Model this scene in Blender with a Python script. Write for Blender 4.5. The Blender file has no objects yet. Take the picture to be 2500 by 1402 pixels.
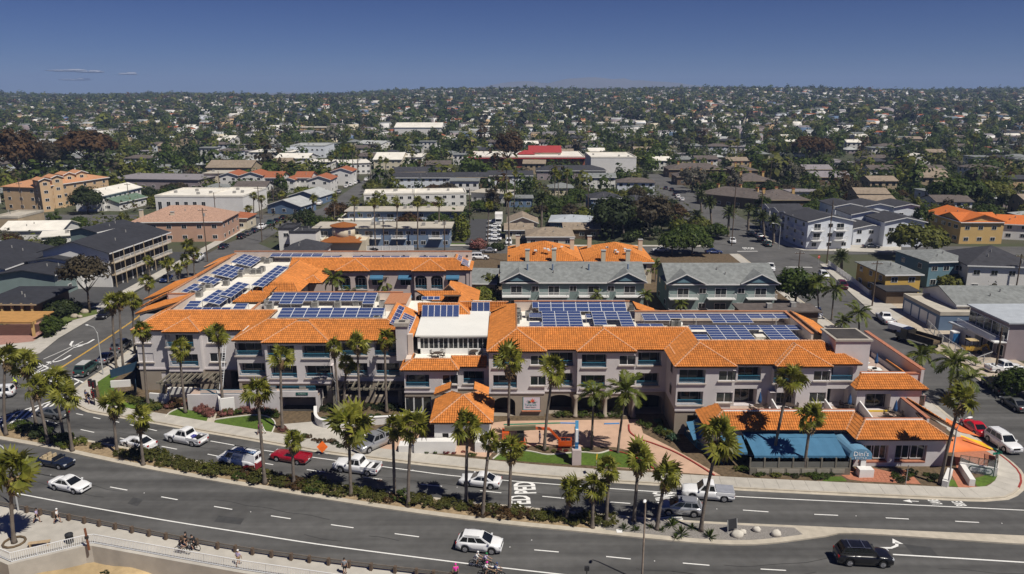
import bpy, bmesh, math, random
import numpy as np
from mathutils import Vector, Matrix
sc = bpy.context.scene
COL = sc.collection
R = math.radians
# ------------------------------------------------------------------ camera
FPX, PITCH, HCAM = 1866.0, R(14.313), 44.5
cam = bpy.data.cameras.new('camera')
cam.sensor_width = 36.0
cam.lens = 36.0 * FPX / 2500.0
cam.clip_start, cam.clip_end = 1.0, 60000.0
camo = bpy.data.objects.new('camera', cam)
COL.objects.link(camo)
camo.location = (0, 0, HCAM)
camo.rotation_euler = (R(90) - PITCH, 0, 0)
sc.camera = camo
# ------------------------------------------------------------------ sky, sun, exposure
SUN_EL, SUN_AZ = R(57), R(130.5)          # azimuth clockwise from +Y
world = bpy.data.worlds.new("World")
sc.world = world
world.use_nodes = True
wn = world.node_tree
wn.nodes.clear()
sky = wn.nodes.new('ShaderNodeTexSky')
sky.sky_type = 'NISHITA'
sky.sun_disc = False
sky.sun_elevation = SUN_EL
sky.sun_rotation = SUN_AZ
sky.altitude = 0.0
sky.air_density = 0.6
sky.dust_density = 0.0
sky.ozone_density = 8.0
bg = wn.nodes.new('ShaderNodeBackground')
bg.inputs['Strength'].default_value = 0.07
wo = wn.nodes.new('ShaderNodeOutputWorld')
_tc = wn.nodes.new('ShaderNodeTexCoord'); _sx = wn.nodes.new('ShaderNodeSeparateXYZ'); wn.links.new(_tc.outputs['Generated'], _sx.inputs[0])
_mr = wn.nodes.new('ShaderNodeMapRange'); _mr.inputs['From Max'].default_value = .34; wn.links.new(_sx.outputs['Z'], _mr.inputs['Value'])
_tm = wn.nodes.new('ShaderNodeMix'); _tm.data_type = 'RGBA'; _tm.inputs[6].default_value = (.40, .43, .57, 1); _tm.inputs[7].default_value = (.06, .145, .47, 1)   # deep polarised blue upwards
wn.links.new(_mr.outputs[0], _tm.inputs[0])
_mu = wn.nodes.new('ShaderNodeVectorMath'); _mu.operation = 'MULTIPLY'
wn.links.new(sky.outputs[0], _mu.inputs[0]); wn.links.new(_tm.outputs[2], _mu.inputs[1]); wn.links.new(_mu.outputs[0], bg.inputs['Color'])
wn.links.new(bg.outputs[0], wo.inputs['Surface'])
sl = bpy.data.lights.new('sun', 'SUN')
sl.energy = 4.7
sl.angle = R(0.5)
sl.color = (1.0, 0.95, 0.86)
suno = bpy.data.objects.new('sun', sl)
COL.objects.link(suno)
_sd = Vector((math.sin(SUN_AZ) * math.cos(SUN_EL), math.cos(SUN_AZ) * math.cos(SUN_EL), math.sin(SUN_EL)))
suno.rotation_euler = _sd.to_track_quat('Z', 'Y').to_euler()
suno.location = (60, -40, 120)
sc.view_settings.view_transform = 'Standard'
sc.view_settings.look = 'None'
sc.view_settings.gamma = 1.0
sc.view_settings.use_curve_mapping = False
sc.view_settings.exposure = 0.05
sc.cycles.max_bounces = 5
sc.cycles.diffuse_bounces = 2
sc.cycles.glossy_bounces = 2
sc.cycles.transmission_bounces = 3
sc.cycles.transparent_max_bounces = 6
sc.cycles.volume_bounces = 0
sc.cycles.caustics_reflective = False
sc.cycles.caustics_refractive = False
# ------------------------------------------------------------------ measuring helpers
_cp, _sp = math.cos(PITCH), math.sin(PITCH)
def _ray(px, py):
 x, y = px - 1250.0, -(py - 701.0)
 return (x, FPX * _cp + y * _sp, -FPX * _sp + y * _cp)
def G(px, py, z=0.0):
 """point of the level plane z seen at that place of the photograph"""
 d = _ray(px, py); t = (z - HCAM) / d[2]
 return (d[0] * t, d[1] * t, z)
def GX(px, Y, z):
 """world x of the photograph column px at distance Y and height z"""
 return (px - 1250.0) / FPX * (Y * _cp - (z - HCAM) * _sp)
def ZAT(px, py, Y):
 d = _ray(px, py); return HCAM + d[2] * Y / d[1]
# ------------------------------------------------------------------ materials
MATS = {}
def M(name, col, rough=.75, var=.12, scale=1.5, bump=0.0, metal=0.0, spec=.35, tint=0.0, detail=3.0, col2=None, coat=0.0, big=0.0, streak=0.0):
 if name in MATS: return MATS[name]
 m = bpy.data.materials.new(name); m.use_nodes = True
 nt = m.node_tree; b = nt.nodes['Principled BSDF']
 b.inputs['Roughness'].default_value = rough
 b.inputs['Metallic'].default_value = metal
 b.inputs['Specular IOR Level'].default_value = spec
 if coat: b.inputs['Coat Weight'].default_value = coat
 tc = nt.nodes.new('ShaderNodeTexCoord')
 nz = nt.nodes.new('ShaderNodeTexNoise'); nz.inputs['Scale'].default_value = scale; nz.inputs['Detail'].default_value = detail
 nt.links.new(tc.outputs['Object'], nz.inputs['Vector'])
 rp = nt.nodes.new('ShaderNodeMapRange'); rp.inputs['From Min'].default_value = .3; rp.inputs['From Max'].default_value = .7
 nt.links.new(nz.outputs['Fac'], rp.inputs['Value'])
 mx = nt.nodes.new('ShaderNodeMix'); mx.data_type = 'RGBA'
 a = [max(0, c * (1 - var)) for c in col]; c2 = col2 or [min(1, c * (1 + var)) for c in col]
 mx.inputs[6].default_value = (*a, 1); mx.inputs[7].default_value = (*c2, 1)
 nt.links.new(rp.outputs[0], mx.inputs[0])
 out = mx.outputs[2]
 if big:
  n2 = nt.nodes.new('ShaderNodeTexNoise'); n2.inputs['Scale'].default_value = .12; n2.inputs['Detail'].default_value = 4
  nt.links.new(tc.outputs['Object'], n2.inputs['Vector'])
  r2 = nt.nodes.new('ShaderNodeMapRange'); r2.inputs['From Min'].default_value = .3; r2.inputs['From Max'].default_value = .7
  r2.inputs['To Min'].default_value = 1 - big; r2.inputs['To Max'].default_value = 1 + big
  nt.links.new(n2.outputs['Fac'], r2.inputs['Value'])
  v = nt.nodes.new('ShaderNodeVectorMath'); v.operation = 'SCALE'
  nt.links.new(out, v.inputs[0]); nt.links.new(r2.outputs[0], v.inputs['Scale']); out = v.outputs[0]
 if streak:
  mp = nt.nodes.new('ShaderNodeMapping'); mp.inputs['Scale'].default_value = (.012, .55, 1); mp.inputs['Rotation'].default_value = (0, 0, .24); nt.links.new(tc.outputs['Object'], mp.inputs[0])
  n4 = nt.nodes.new('ShaderNodeTexNoise'); n4.inputs['Scale'].default_value = 1; n4.inputs['Detail'].default_value = 5; nt.links.new(mp.outputs[0], n4.inputs['Vector'])
  r4 = nt.nodes.new('ShaderNodeMapRange'); r4.inputs['From Min'].default_value = .3; r4.inputs['From Max'].default_value = .7; r4.inputs['To Min'].default_value = 1 - streak; r4.inputs['To Max'].default_value = 1 + streak; nt.links.new(n4.outputs['Fac'], r4.inputs['Value'])
  v = nt.nodes.new('ShaderNodeVectorMath'); v.operation = 'SCALE'; nt.links.new(out, v.inputs[0]); nt.links.new(r4.outputs[0], v.inputs['Scale']); out = v.outputs[0]
 if tint:
  at = nt.nodes.new('ShaderNodeAttribute'); at.attribute_name = 'tint'
  r3 = nt.nodes.new('ShaderNodeMapRange'); r3.inputs['To Min'].default_value = 1 - tint; r3.inputs['To Max'].default_value = 1 + tint
  nt.links.new(at.outputs['Fac'], r3.inputs['Value'])
  v = nt.nodes.new('ShaderNodeVectorMath'); v.operation = 'SCALE'
  nt.links.new(out, v.inputs[0]); nt.links.new(r3.outputs[0], v.inputs['Scale']); out = v.outputs[0]
 nt.links.new(out, b.inputs['Base Color'])
 if bump:
  bp = nt.nodes.new('ShaderNodeBump'); bp.inputs['Strength'].default_value = bump; bp.inputs['Distance'].default_value = .05
  n3 = nt.nodes.new('ShaderNodeTexNoise'); n3.inputs['Scale'].default_value = scale * 6
  nt.links.new(tc.outputs['Object'], n3.inputs['Vector'])
  nt.links.new(n3.outputs['Fac'], bp.inputs['Height']); nt.links.new(bp.outputs[0], b.inputs['Normal'])
 MATS[name] = m
 return m
def leafmat(name, col, col2, trans=.25, tint=.45, rough=.6):
 if name in MATS: return MATS[name]
 m = M(name, col, rough, .1, .6, tint=tint, col2=col2, spec=.25)
 nt = m.node_tree; b = nt.nodes['Principled BSDF']
 src = b.inputs['Base Color'].links[0].from_socket
 tr = nt.nodes.new('ShaderNodeBsdfTranslucent'); nt.links.new(src, tr.inputs['Color'])
 mx = nt.nodes.new('ShaderNodeMixShader'); mx.inputs[0].default_value = trans
 nt.links.new(b.outputs[0], mx.inputs[1]); nt.links.new(tr.outputs[0], mx.inputs[2])
 nt.links.new(mx.outputs[0], nt.nodes['Material Output'].inputs['Surface'])
 return m
# ------------------------------------------------------------------ mesh builder
class MB:
 def __init__(s): s.v = []; s.f = []; s.m = []
 def face(s, pts, m=0):
  i = len(s.v); s.v += [tuple(p) for p in pts]; s.f.append(tuple(range(i, i + len(pts)))); s.m.append(m); return s
 def hexa(s, c, m=0):
  """eight corners: bottom four counter-clockwise, top four"""
  i = len(s.v); s.v += [tuple(p) for p in c]
  for q in ((3, 2, 1, 0), (4, 5, 6, 7), (0, 1, 5, 4), (1, 2, 6, 5), (2, 3, 7, 6), (3, 0, 4, 7)):
   s.f.append(tuple(i + k for k in q)); s.m.append(m)
  return s
 def box(s, x0, x1, y0, y1, z0, z1, m=0):
  return s.hexa([(x0, y0, z0), (x1, y0, z0), (x1, y1, z0), (x0, y1, z0), (x0, y0, z1), (x1, y0, z1), (x1, y1, z1), (x0, y1, z1)], m)
 def bar(s, a, b, w, h, m=0, up=(0, 0, 1)):
  a, b = Vector(a), Vector(b); d = (b - a).normalized(); u = Vector(up)
  if abs(d.dot(u)) > .99: u = Vector((1, 0, 0))
  x = d.cross(u).normalized() * w / 2; y = x.cross(d).normalized() * h / 2
  return s.hexa([a - x - y, a + x - y, b + x - y, b - x - y, a - x + y, a + x + y, b + x + y, b - x + y], m)
 def tube(s, pts, rad, n=8, m=0, cap=True):
  pts = [Vector(p) for p in pts]; i0 = len(s.v)
  if not hasattr(rad, '__len__'): rad = [rad] * len(pts)
  for k, p in enumerate(pts):
   d = (pts[min(k + 1, len(pts) - 1)] - pts[max(k - 1, 0)]).normalized()
   u = Vector((0, 0, 1)) if abs(d.z) < .95 else Vector((1, 0, 0))
   x = d.cross(u).normalized(); y = x.cross(d)
   for j in range(n):
    a = 2 * math.pi * j / n
    s.v.append(tuple(p + (x * math.cos(a) + y * math.sin(a)) * rad[k]))
  for k in range(len(pts) - 1):
   for j in range(n):
    s.f.append((i0 + k * n + j, i0 + k * n + (j + 1) % n, i0 + (k + 1) * n + (j + 1) % n, i0 + (k + 1) * n + j)); s.m.append(m)
  if cap:
   s.f.append(tuple(i0 + j for j in range(n))[::-1]); s.m.append(m)
   s.f.append(tuple(i0 + (len(pts) - 1) * n + j for j in range(n))); s.m.append(m)
  return s
 def cyl(s, c, r, h, n=12, m=0, r2=None):
  return s.tube([c, (c[0], c[1], c[2] + h)], [r, r if r2 is None else r2], n, m)
 def prism(s, poly, z0, z1, m=0, mtop=None, bottom=True):
  n = len(poly)
  ar = sum(poly[i][0] * poly[(i + 1) % n][1] - poly[(i + 1) % n][0] * poly[i][1] for i in range(n))
  if ar < 0: poly = poly[::-1]
  i = len(s.v)
  s.v += [(p[0], p[1], z0) for p in poly] + [(p[0], p[1], z1) for p in poly]
  for k in range(n):
   s.f.append((i + k, i + (k + 1) % n, i + n + (k + 1) % n, i + n + k)); s.m.append(m)
  s.f.append(tuple(i + n + k for k in range(n))); s.m.append(m if mtop is None else mtop)
  if bottom: s.f.append(tuple(i + k for k in range(n))[::-1]); s.m.append(m)
  return s
 def ball(s, c, rx, ry, rz, n=8, k=5, m=0, jit=0, rnd=None):
  i0 = len(s.v)
  for a in range(1, k):
   th = math.pi * a / k
   for j in range(n):
    ph = 2 * math.pi * j / n; q = 1 + (rnd.uniform(-jit, jit) if rnd else 0)
    s.v.append((c[0] + rx * q * math.sin(th) * math.cos(ph), c[1] + ry * q * math.sin(th) * math.sin(ph), c[2] + rz * q * math.cos(th)))
  t = len(s.v); s.v += [(c[0], c[1], c[2] + rz), (c[0], c[1], c[2] - rz)]
  for a in range(k - 2):
   for j in range(n):
    s.f.append((i0 + a * n + j, i0 + (a + 1) * n + j, i0 + (a + 1) * n + (j + 1) % n, i0 + a * n + (j + 1) % n)); s.m.append(m)
  for j in range(n):
   s.f.append((t, i0 + j, i0 + (j + 1) % n)); s.m.append(m)
   s.f.append((t + 1, i0 + (k - 2) * n + (j + 1) % n, i0 + (k - 2) * n + j)); s.m.append(m)
  return s
 def mesh(s, name, mats, smooth=False):
  me = bpy.data.meshes.new(name)
  me.from_pydata(s.v, [], s.f)
  if not isinstance(mats, (list, tuple)): mats = [mats]
  for q in mats: me.materials.append(q)
  if len(mats) > 1: me.polygons.foreach_set('material_index', s.m)
  if smooth: me.polygons.foreach_set('use_smooth', [True] * len(s.f))
  me.update()
  return me
 def build(s, name, mats, parent=None, smooth=False, loc=None, rot=0):
  return put(name, s.mesh(name, mats, smooth), parent, loc, rot)
def put(name, mesh, parent=None, loc=None, rot=0, scale=None):
 o = bpy.data.objects.new(name, mesh)
 COL.objects.link(o)
 if parent is not None: o.parent = parent
 if loc is not None: o.location = loc
 if rot: o.rotation_euler = (0, 0, rot) if not hasattr(rot, '__len__') else rot
 if scale is not None: o.scale = (scale,) * 3 if not hasattr(scale, '__len__') else scale
 return o
def tag(o, label, cat, group=None):
 o['label'] = label; o['category'] = cat
 if group: o['group'] = group
 return o
def thing(name, label, cat, loc=(0, 0, 0), rot=0, group=None, scale=None):
 o = put(name, None, None, loc, rot, scale)
 return tag(o, label, cat, group)
def struct(o, kind='structure'):
 o['kind'] = kind; return o
def kids(o):
 return [c for c in COL.objects if c.parent == o]
def dup(src, loc, rot=0, label=None, group=None, scale=None):
 """a copy of a thing with copies of its parts and sub-parts (src: result of freeze())"""
 root, parts = src
 r = root.copy(); COL.objects.link(r); r.location = loc; r.rotation_euler = (0, 0, rot) if not hasattr(rot, '__len__') else rot
 if scale is not None: r.scale = (scale,) * 3 if not hasattr(scale, '__len__') else scale
 if label: r['label'] = label
 if group: r['group'] = group
 for p, subs in parts:
  c = p.copy(); COL.objects.link(c); c.parent = r
  for q in subs:
   d = q.copy(); COL.objects.link(d); d.parent = c
 return r
def freeze(root):
 al = list(COL.objects); par = {}
 for o in al:
  if o.parent: par.setdefault(o.parent.name, []).append(o)
 return (root, [(p, par.get(p.name, [])) for p in par.get(root.name, [])])
def arrays_mesh(name, V, F, mats, tint=None, smooth=False):
 """V (n,3), F (m,k) with k 3 or 4"""
 V = np.asarray(V, np.float32); F = np.asarray(F, np.int32); k = F.shape[1]
 me = bpy.data.meshes.new(name)
 me.vertices.add(len(V)); me.vertices.foreach_set('co', V.ravel())
 me.loops.add(F.size); me.loops.foreach_set('vertex_index', F.ravel())
 me.polygons.add(len(F)); me.polygons.foreach_set('loop_start', np.arange(0, F.size, k, dtype=np.int32))
 me.polygons.foreach_set('loop_total', np.full(len(F), k, np.int32))
 if smooth: me.polygons.foreach_set('use_smooth', np.ones(len(F), bool))
 if not isinstance(mats, (list, tuple)): mats = [mats]
 for q in mats: me.materials.append(q)
 if tint is not None:
  a = me.attributes.new('tint', 'FLOAT', 'FACE'); a.data.foreach_set('value', np.asarray(tint, np.float32))
 me.update(calc_edges=True); me.validate()
 return me
def sheet(name, poly, z, mat, parent=None, kind='structure'):
 o = MB().face([(p[0], p[1], z) for p in ccw(poly)]).build(name, mat, parent)
 if parent is None: struct(o, kind)
 return o
def ccw(poly):
 n = len(poly)
 ar = sum(poly[i][0] * poly[(i + 1) % n][1] - poly[(i + 1) % n][0] * poly[i][1] for i in range(n))
 return list(poly) if ar > 0 else list(poly)[::-1]
def smoothline(pts, step=1.0):
 """Catmull-Rom through 2D points, resampled"""
 P = [np.array(p[:2], float) for p in pts]; P = [2 * P[0] - P[1]] + P + [2 * P[-1] - P[-2]]; out = []
 for i in range(1, len(P) - 2):
  a, b, c, d = P[i - 1:i + 3]; n = max(1, int(np.linalg.norm(c - b) / step))
  for k in range(n):
   t = k / n
   out.append(.5 * (2 * b + (c - a) * t + (2 * a - 5 * b + 4 * c - d) * t * t + (3 * b - a - 3 * c + d) * t ** 3))
 out.append(P[-2]); return out
def offset(line, d):
 """shift a polyline to its left by d"""
 L = np.array(line); T = np.gradient(L, axis=0); T /= np.linalg.norm(T, axis=1)[:, None] + 1e-9
 return L + np.stack([-T[:, 1], T[:, 0]], 1) * d
def ribbon(mb, a, b, z, m=0):
 for i in range(len(a) - 1):
  mb.face([(*a[i], z), (*a[i + 1], z), (*b[i + 1], z), (*b[i], z)], m)
 return mb
def text_mesh(txt, size, mat, name='lettering', depth=.01):
 cu = bpy.data.curves.new('t', 'FONT'); cu.body = txt; cu.size = size; cu.extrude = depth
 cu.offset = .025 if name == 'road_lettering' else 0; cu.align_x = 'CENTER'; cu.align_y = 'CENTER'; cu.resolution_u = 2
 o = bpy.data.objects.new('t', cu); COL.objects.link(o)
 me = bpy.data.meshes.new_from_object(o.evaluated_get(bpy.context.evaluated_depsgraph_get()))
 bpy.data.objects.remove(o); me.name = name; me.materials.clear(); me.materials.append(mat)
 return me
ORD = 'first second third fourth fifth sixth seventh eighth ninth tenth eleventh twelfth thirteenth fourteenth fifteenth sixteenth seventeenth eighteenth nineteenth twentieth'.split() + ['twenty-' + w for w in 'first second third fourth fifth sixth seventh eighth ninth'.split()]
# ================================================================== the ground
rnd = random.Random(7)
def sstep(a, b, x):
 t = min(1, max(0, (x - a) / (b - a))); return t * t * (3 - 2 * t)
def terrain(x, y):
 r = sstep(520, 2300, y)
 z = 36 * r + (6 * math.sin(x / 310 + 1.3) + 4 * math.sin(x / 130 + y / 260) + 3.5 * math.sin(y / 170 + x / 420)) * r * r
 z += 9 * sstep(-100, 700, x) * sstep(900, 2200, y) - 3 * sstep(200, 900, -x) * r
 return z - 60 * sstep(2500, 4200, y)
asphalt = M('asphalt', (.090, .088, .085), .88, .12, .9, bump=.15, detail=8, big=.14, streak=.34)
asphalt2 = M('asphalt_street', (.10, .097, .094), .9, .13, .6, detail=8, big=.18)
concrete = M('concrete', (.45, .42, .37), .9, .1, .8, detail=6, big=.1)
kerbmat = M('kerb_concrete', (.47, .42, .34), .9, .12, 1.2, detail=6, big=.08)
soil = M('soil', (.12, .085, .05), .95, .35, 2.5, bump=.5, detail=8)
mulch = M('sandy_soil', (.30, .22, .13), .95, .3, 2.2, bump=.5, detail=8)
gravel = M('gravel', (.27, .25, .23), .95, .45, 14, bump=.8, detail=4)
lawnm = M('lawn', (.075, .125, .014), .9, .25, 3, bump=.5, detail=8, big=.2)
dryground = M('dry_ground', (.12, .105, .075), .95, .35, .05, detail=10, col2=(.055, .07, .03))
pinkcon = M('salmon_concrete', (.52, .345, .245), .9, .09, .7, detail=7, big=.08)
brickpave = M('terracotta_paving', (.42, .17, .10), .85, .15, 3)
sandm = M('sand', (.42, .31, .17), .95, .18, .8, bump=.6, detail=9, big=.25)
white_paint = M('road_paint', (.78, .77, .74), .7, .08, 4)
yellow_paint = M('yellow_paint', (.72, .42, .06), .7, .1, 4)
red_paint = M('red_kerb_paint', (.30, .045, .035), .75, .25, 3)
# one sheet to the horizon
xs = sorted(set([-6500, -5000, -4000, -3000] + list(range(-2400, 2401, 80)) + [3000, 4000, 5000, 6500]))
ys = sorted(set([-60, 0, 90, 100, 300] + list(range(420, 3000, 60)) + [3200, 3600, 4200, 5200, 7000, 10200]))
gv = [(x, y, terrain(x, y) - .06) for y in ys for x in xs]; nx = len(xs)
gf = [(j * nx + i, j * nx + i + 1, (j + 1) * nx + i + 1, (j + 1) * nx + i) for j in range(len(ys) - 1) for i in range(nx - 1)]
struct(put('ground', arrays_mesh('ground', gv, gf, dryground, smooth=True)))
# far mountain ridge behind the town
ridge_m = M('mountain', (.16, .15, .13), .95, .2, .0006)
mv = []; mf = []
rr = random.Random(3)
nxm = 120
prof = [(-9000, .12), (-5200, .2), (-3600, .16), (-1800, .2), (-700, .45), (150, .80), (700, .66), (1100, .95), (1500, 1.0), (2000, .9), (2700, .74), (3600, .5), (5200, .4), (9000, .3)]
for i in range(nxm + 1):
 x = (-9000 + 18000 * i / nxm) * .68
 h = np.interp(x, [p[0] * .6 for p in prof], [p[1] for p in prof]) * 205 + rr.uniform(-9, 9)
 for y, f in ((7300, 0), (7800, .35), (8300, .75), (8700, 1.0), (9700, .2)):
  mv.append((x, y + rr.uniform(-90, 90), -30 + (h + 30) * f * (1 if f in (0, 1) else rr.uniform(.85, 1.12))))
mf = [(i * 5 + j, (i + 1) * 5 + j, (i + 1) * 5 + j + 1, i * 5 + j + 1) for i in range(nxm) for j in range(4)]
struct(put('mountain_ridge', arrays_mesh('mountain_ridge', mv, mf, ridge_m, smooth=True)))
# ------------------------------------------------------------------ roads
sheet('highway', [(-330, 45), (330, 45), (330, 112), (-330, 112)], 0, asphalt)
sheet('beach_street', [(-86, 112), (-64, 112), (-66, 214), (-77, 228), (-77, 250), (-66.5, 285), (-66, 330), (-69, 430), (-78, 430), (-75.5, 300), (-83, 250), (-86.5, 228)], -.012, asphalt2)
sheet('corner_street', [(60, 112), (84, 112), (84, 430), (60, 430)], -.014, asphalt2)
sheet('back_street', [(-64, 213), (60, 211), (60, 222), (-64, 224)], -.016, asphalt2)
sheet('back_street_east', [(84, 212), (220, 210), (220, 222), (84, 224)], -.017, asphalt2)
sheet('cross_street', [(-230, 258), (-86, 256), (-86, 284), (-230, 284)], -.018, asphalt2)
sheet('parking_lot', [G(1130, 606)[:2], G(1215, 606)[:2], G(1222, 535)[:2], G(1150, 535)[:2]], .02, M('dark_asphalt', (.06, .06, .063), .9, .1, .5))
sheet('motel_forecourt', [(-86.5, 138), (-86.5, 215), (-100, 215), (-104, 150)], .02, MATS['dark_asphalt'])
# hotel block: kerb line from the back of the left street round the front to the right street
hc = [(-72, 213), (-71, 190), (-69.5, 150), (-67.6, 125), (-67.4, 113.5), (-66.6, 108.6), (-64.6, 105.4), (-61.6, 102.7), (-58.7, 101.4), (-49.6, 98.3), (-41.5, 95.4), (-35.3, 93.3), (-23.7, 89.3),
      (-12.7, 86.5), (-6.6, 85.1), (3.5, 83.0), (14.5, 81.4), (26.1, 80.0), (38.8, 78.7), (48.7, 77.8), (53, 77.5), (55.8, 77.9), (58.7, 79.9), (60.9, 83.0), (61.7, 86.5), (61.6, 92), (61.7, 101.2), (62.5, 112), (63, 130), (64, 212)]
kl = smoothline(hc, 1.5)
KL = np.array(kl)
block = [tuple(p) for p in offset(kl, .1)]
struct(MB().prism(block, -.05, .12).build('garden_bed', soil))
kb = MB(); a0, a1, a2 = offset(kl, -.45), kl, offset(kl, .2)
ribbon(kb, a1, a0, .006)
for i in range(len(kl) - 1):
 kb.hexa([(*a1[i], 0), (*a1[i + 1], 0), (*a2[i + 1], 0), (*a2[i], 0), (*a1[i], .15), (*a1[i + 1], .15), (*a2[i + 1], .15), (*a2[i], .15)])
struct(kb.build('kerb', kerbmat))
rk = MB(); b1, b2 = offset(kl, -.01), offset(kl, .21)
for i in range(len(kl) - 1):
 if KL[i][0] > 56.5 and 79 < KL[i][1] < 90: rk.hexa([(*b1[i], 0.01), (*b1[i + 1], 0.01), (*b2[i + 1], .01), (*b2[i], .01), (*b1[i], .156), (*b1[i + 1], .156), (*b2[i + 1], .156), (*b2[i], .156)])
struct(rk.build('red_kerb', red_paint))
walk = struct(ribbon(MB(), offset(kl, 2.5)[::1], offset(kl, .2)[::1], .126).build('sidewalk', concrete))
s0, s1 = offset(kl, .2), offset(kl, 2.5)
for i in range(len(kl) - 1):
 if KL[i][1] < 110 and KL[i][0] < 61:
  def inn(p, q, r, s, g=.012):
   c = (p + q + r + s) / 4; return [tuple(v + (c - v) / np.linalg.norm(c - v) * g * 1.6) for v in (p, q, r, s)]
  q = inn(s0[i], s0[i + 1], s1[i + 1], s1[i])
  z = .148 + rnd.uniform(-.004, .004)
  MB().hexa([(*p, .1) for p in q] + [(*p, z) for p in q]).build('paving_slab', concrete, walk)
# forecourt and lawns on the hotel block
def gp(*px): return [G(*p)[:2] for p in px]
fc = sheet('driveway', gp((868, 1112), (905, 1062), (1010, 1058), (1040, 1070), (1195, 1035), (1240, 1030), (1560, 1026), (1570, 1060), (1645, 1098), (1760, 1164), (1600, 1152), (1250, 1124), (1000, 1102)), .134, pinkcon)
sheet('planting_island', gp((1190, 1124), (1212, 1096), (1300, 1091), (1500, 1094), (1560, 1108), (1622, 1150), (1400, 1138)), .139, soil)
isl_lawn = smoothline(gp((1203, 1124), (1225, 1109), (1262, 1102), (1300, 1106), (1335, 1113), (1380, 1110), (1420, 1107), (1460, 1110), (1487, 1103), (1540, 1108), (1580, 1126), (1606, 1149)), .4)
sheet('lawn', isl_lawn + gp((1400, 1137), (1300, 1131)), .144, lawnm)
def kerbline(pts, w=.16, h=.12, z=.13, name='garden_edging', mat=None):
 L = smoothline(pts, .5); A, B = offset(L, w / 2), offset(L, -w / 2); m = MB()
 for i in range(len(L) - 1):
  m.hexa([(*A[i], z - .1), (*A[i + 1], z - .1), (*B[i + 1], z - .1), (*B[i], z - .1), (*A[i], z + h), (*A[i + 1], z + h), (*B[i + 1], z + h), (*B[i], z + h)])
 return struct(m.build(name, mat or M('edging_concrete', (.6, .57, .5), .9)))
kerbline(gp((1203, 1124), (1225, 1109), (1262, 1102), (1300, 1106), (1335, 1113), (1380, 1110), (1420, 1107), (1460, 1110), (1487, 1103)))
kerbline(gp((1535, 1040), (1538, 1058), (1560, 1074), (1600, 1088), (1645, 1106), (1690, 1130), (1744, 1164)), .2, .12, .13, 'red_kerb', red_paint)
kerbline(gp((1487, 1103), (1520, 1108), (1555, 1122), (1600, 1150)), .2, .1, .13, 'red_kerb', red_paint)
kerbline(gp((1230, 1040), (1300, 1038), (1368, 1036)), .2, .12, .13, 'green_kerb', M('green_kerb_paint', (.05, .22, .14), .7))
kerbline(gp((1368, 1036), (1412, 1037)), .2, .12, .13, 'blue_kerb', M('blue_kerb_paint', (.08, .25, .55), .7))
kerbline(gp((1475, 1038), (1512, 1037)), .2, .12, .13, 'blue_kerb', MATS['blue_kerb_paint'])
L1 = smoothline(gp((404, 1024), (415, 1010), (431, 1000), (460, 1003), (485, 1010), (507, 1022), (500, 1038)), .4)
sheet('lawn', L1 + gp((450, 1028)), .132, lawnm)
L2 = smoothline(gp((521, 1040), (530, 1027), (570, 1021), (625, 1016), (655, 1021), (672, 1036), (664, 1060)), .4)
sheet('lawn', L2 + gp((600, 1052)), .134, lawnm)
kerbline(gp((521, 1028), (570, 1021), (625, 1016), (655, 1021), (672, 1036), (664, 1061)))
kerbline(gp((404, 1022), (415, 1010), (436, 1000), (450, 999)))
sheet('lawn', gp((238, 935), (273, 912), (300, 895), (312, 905), (275, 930), (280, 955), (310, 985), (352, 985), (345, 1003), (300, 1000), (248, 985)), .136, lawnm)
sheet('garden_path', gp((500, 1042), (512, 1012), (530, 1012), (519, 1045)), .138, kerbmat)
sheet('garage_ramp', gp((690, 1038), (785, 1030), (800, 1044), (905, 1062), (870, 1110), (800, 1085), (715, 1066)), .142, concrete)
sheet('brick_terrace', gp((2028, 1148), (2130, 1145), (2175, 1155), (2190, 1182), (2105, 1178), (2072, 1173)), .14, M('terracotta_slab', (.40, .16, .095), .85, .2, 6))
sheet('brick_path', gp((2195, 1150), (2215, 1150), (2248, 1185), (2212, 1183)), .141, brickpave)
sheet('brick_path', gp((2318, 1150), (2350, 1150), (2382, 1192), (2340, 1194)), .141, brickpave)
sheet('brick_path', gp((2055, 1130), (2075, 1130), (2085, 1160), (2075, 1172), (2055, 1150)), .142, brickpave)
sheet('lawn', smoothline(gp((2007, 1178), (2016, 1169), (2035, 1166), (2054, 1166), (2068, 1178)), .5), .137, lawnm)
sheet('lawn', gp((2372, 1172), (2400, 1165), (2432, 1140), (2440, 1150), (2430, 1175), (2400, 1192), (2386, 1190)), .137, lawnm)
sheet('lawn', smoothline(gp((2302, 1188), (2310, 1172), (2335, 1178), (2344, 1192)), .5), .137, lawnm)
# terracotta slabs of the restaurant terrace, each a piece of its own
tp = gp((2100, 1152), (2168, 1155), (2186, 1180), (2108, 1176))
tpar = [o for o in COL.objects if o.name.startswith('brick_terrace')][0]
for i in range(7):
 for j in range(5):
  def bl(u, v):
   a, b, c, d = [np.array(p) for p in tp]; return (a * (1 - u) + b * u) * (1 - v) + (d * (1 - u) + c * u) * v
  e = .012; q = [bl(i / 7 + e, j / 5 + e), bl((i + 1) / 7 - e, j / 5 + e), bl((i + 1) / 7 - e, (j + 1) / 5 - e), bl(i / 7 + e, (j + 1) / 5 - e)]
  q = ccw(q); z = .165 + rnd.uniform(-.006, .006)
  MB().hexa([(*p, .12) for p in q] + [(*p, z) for p in q]).build('paving_tile', brickpave, tpar)
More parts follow.
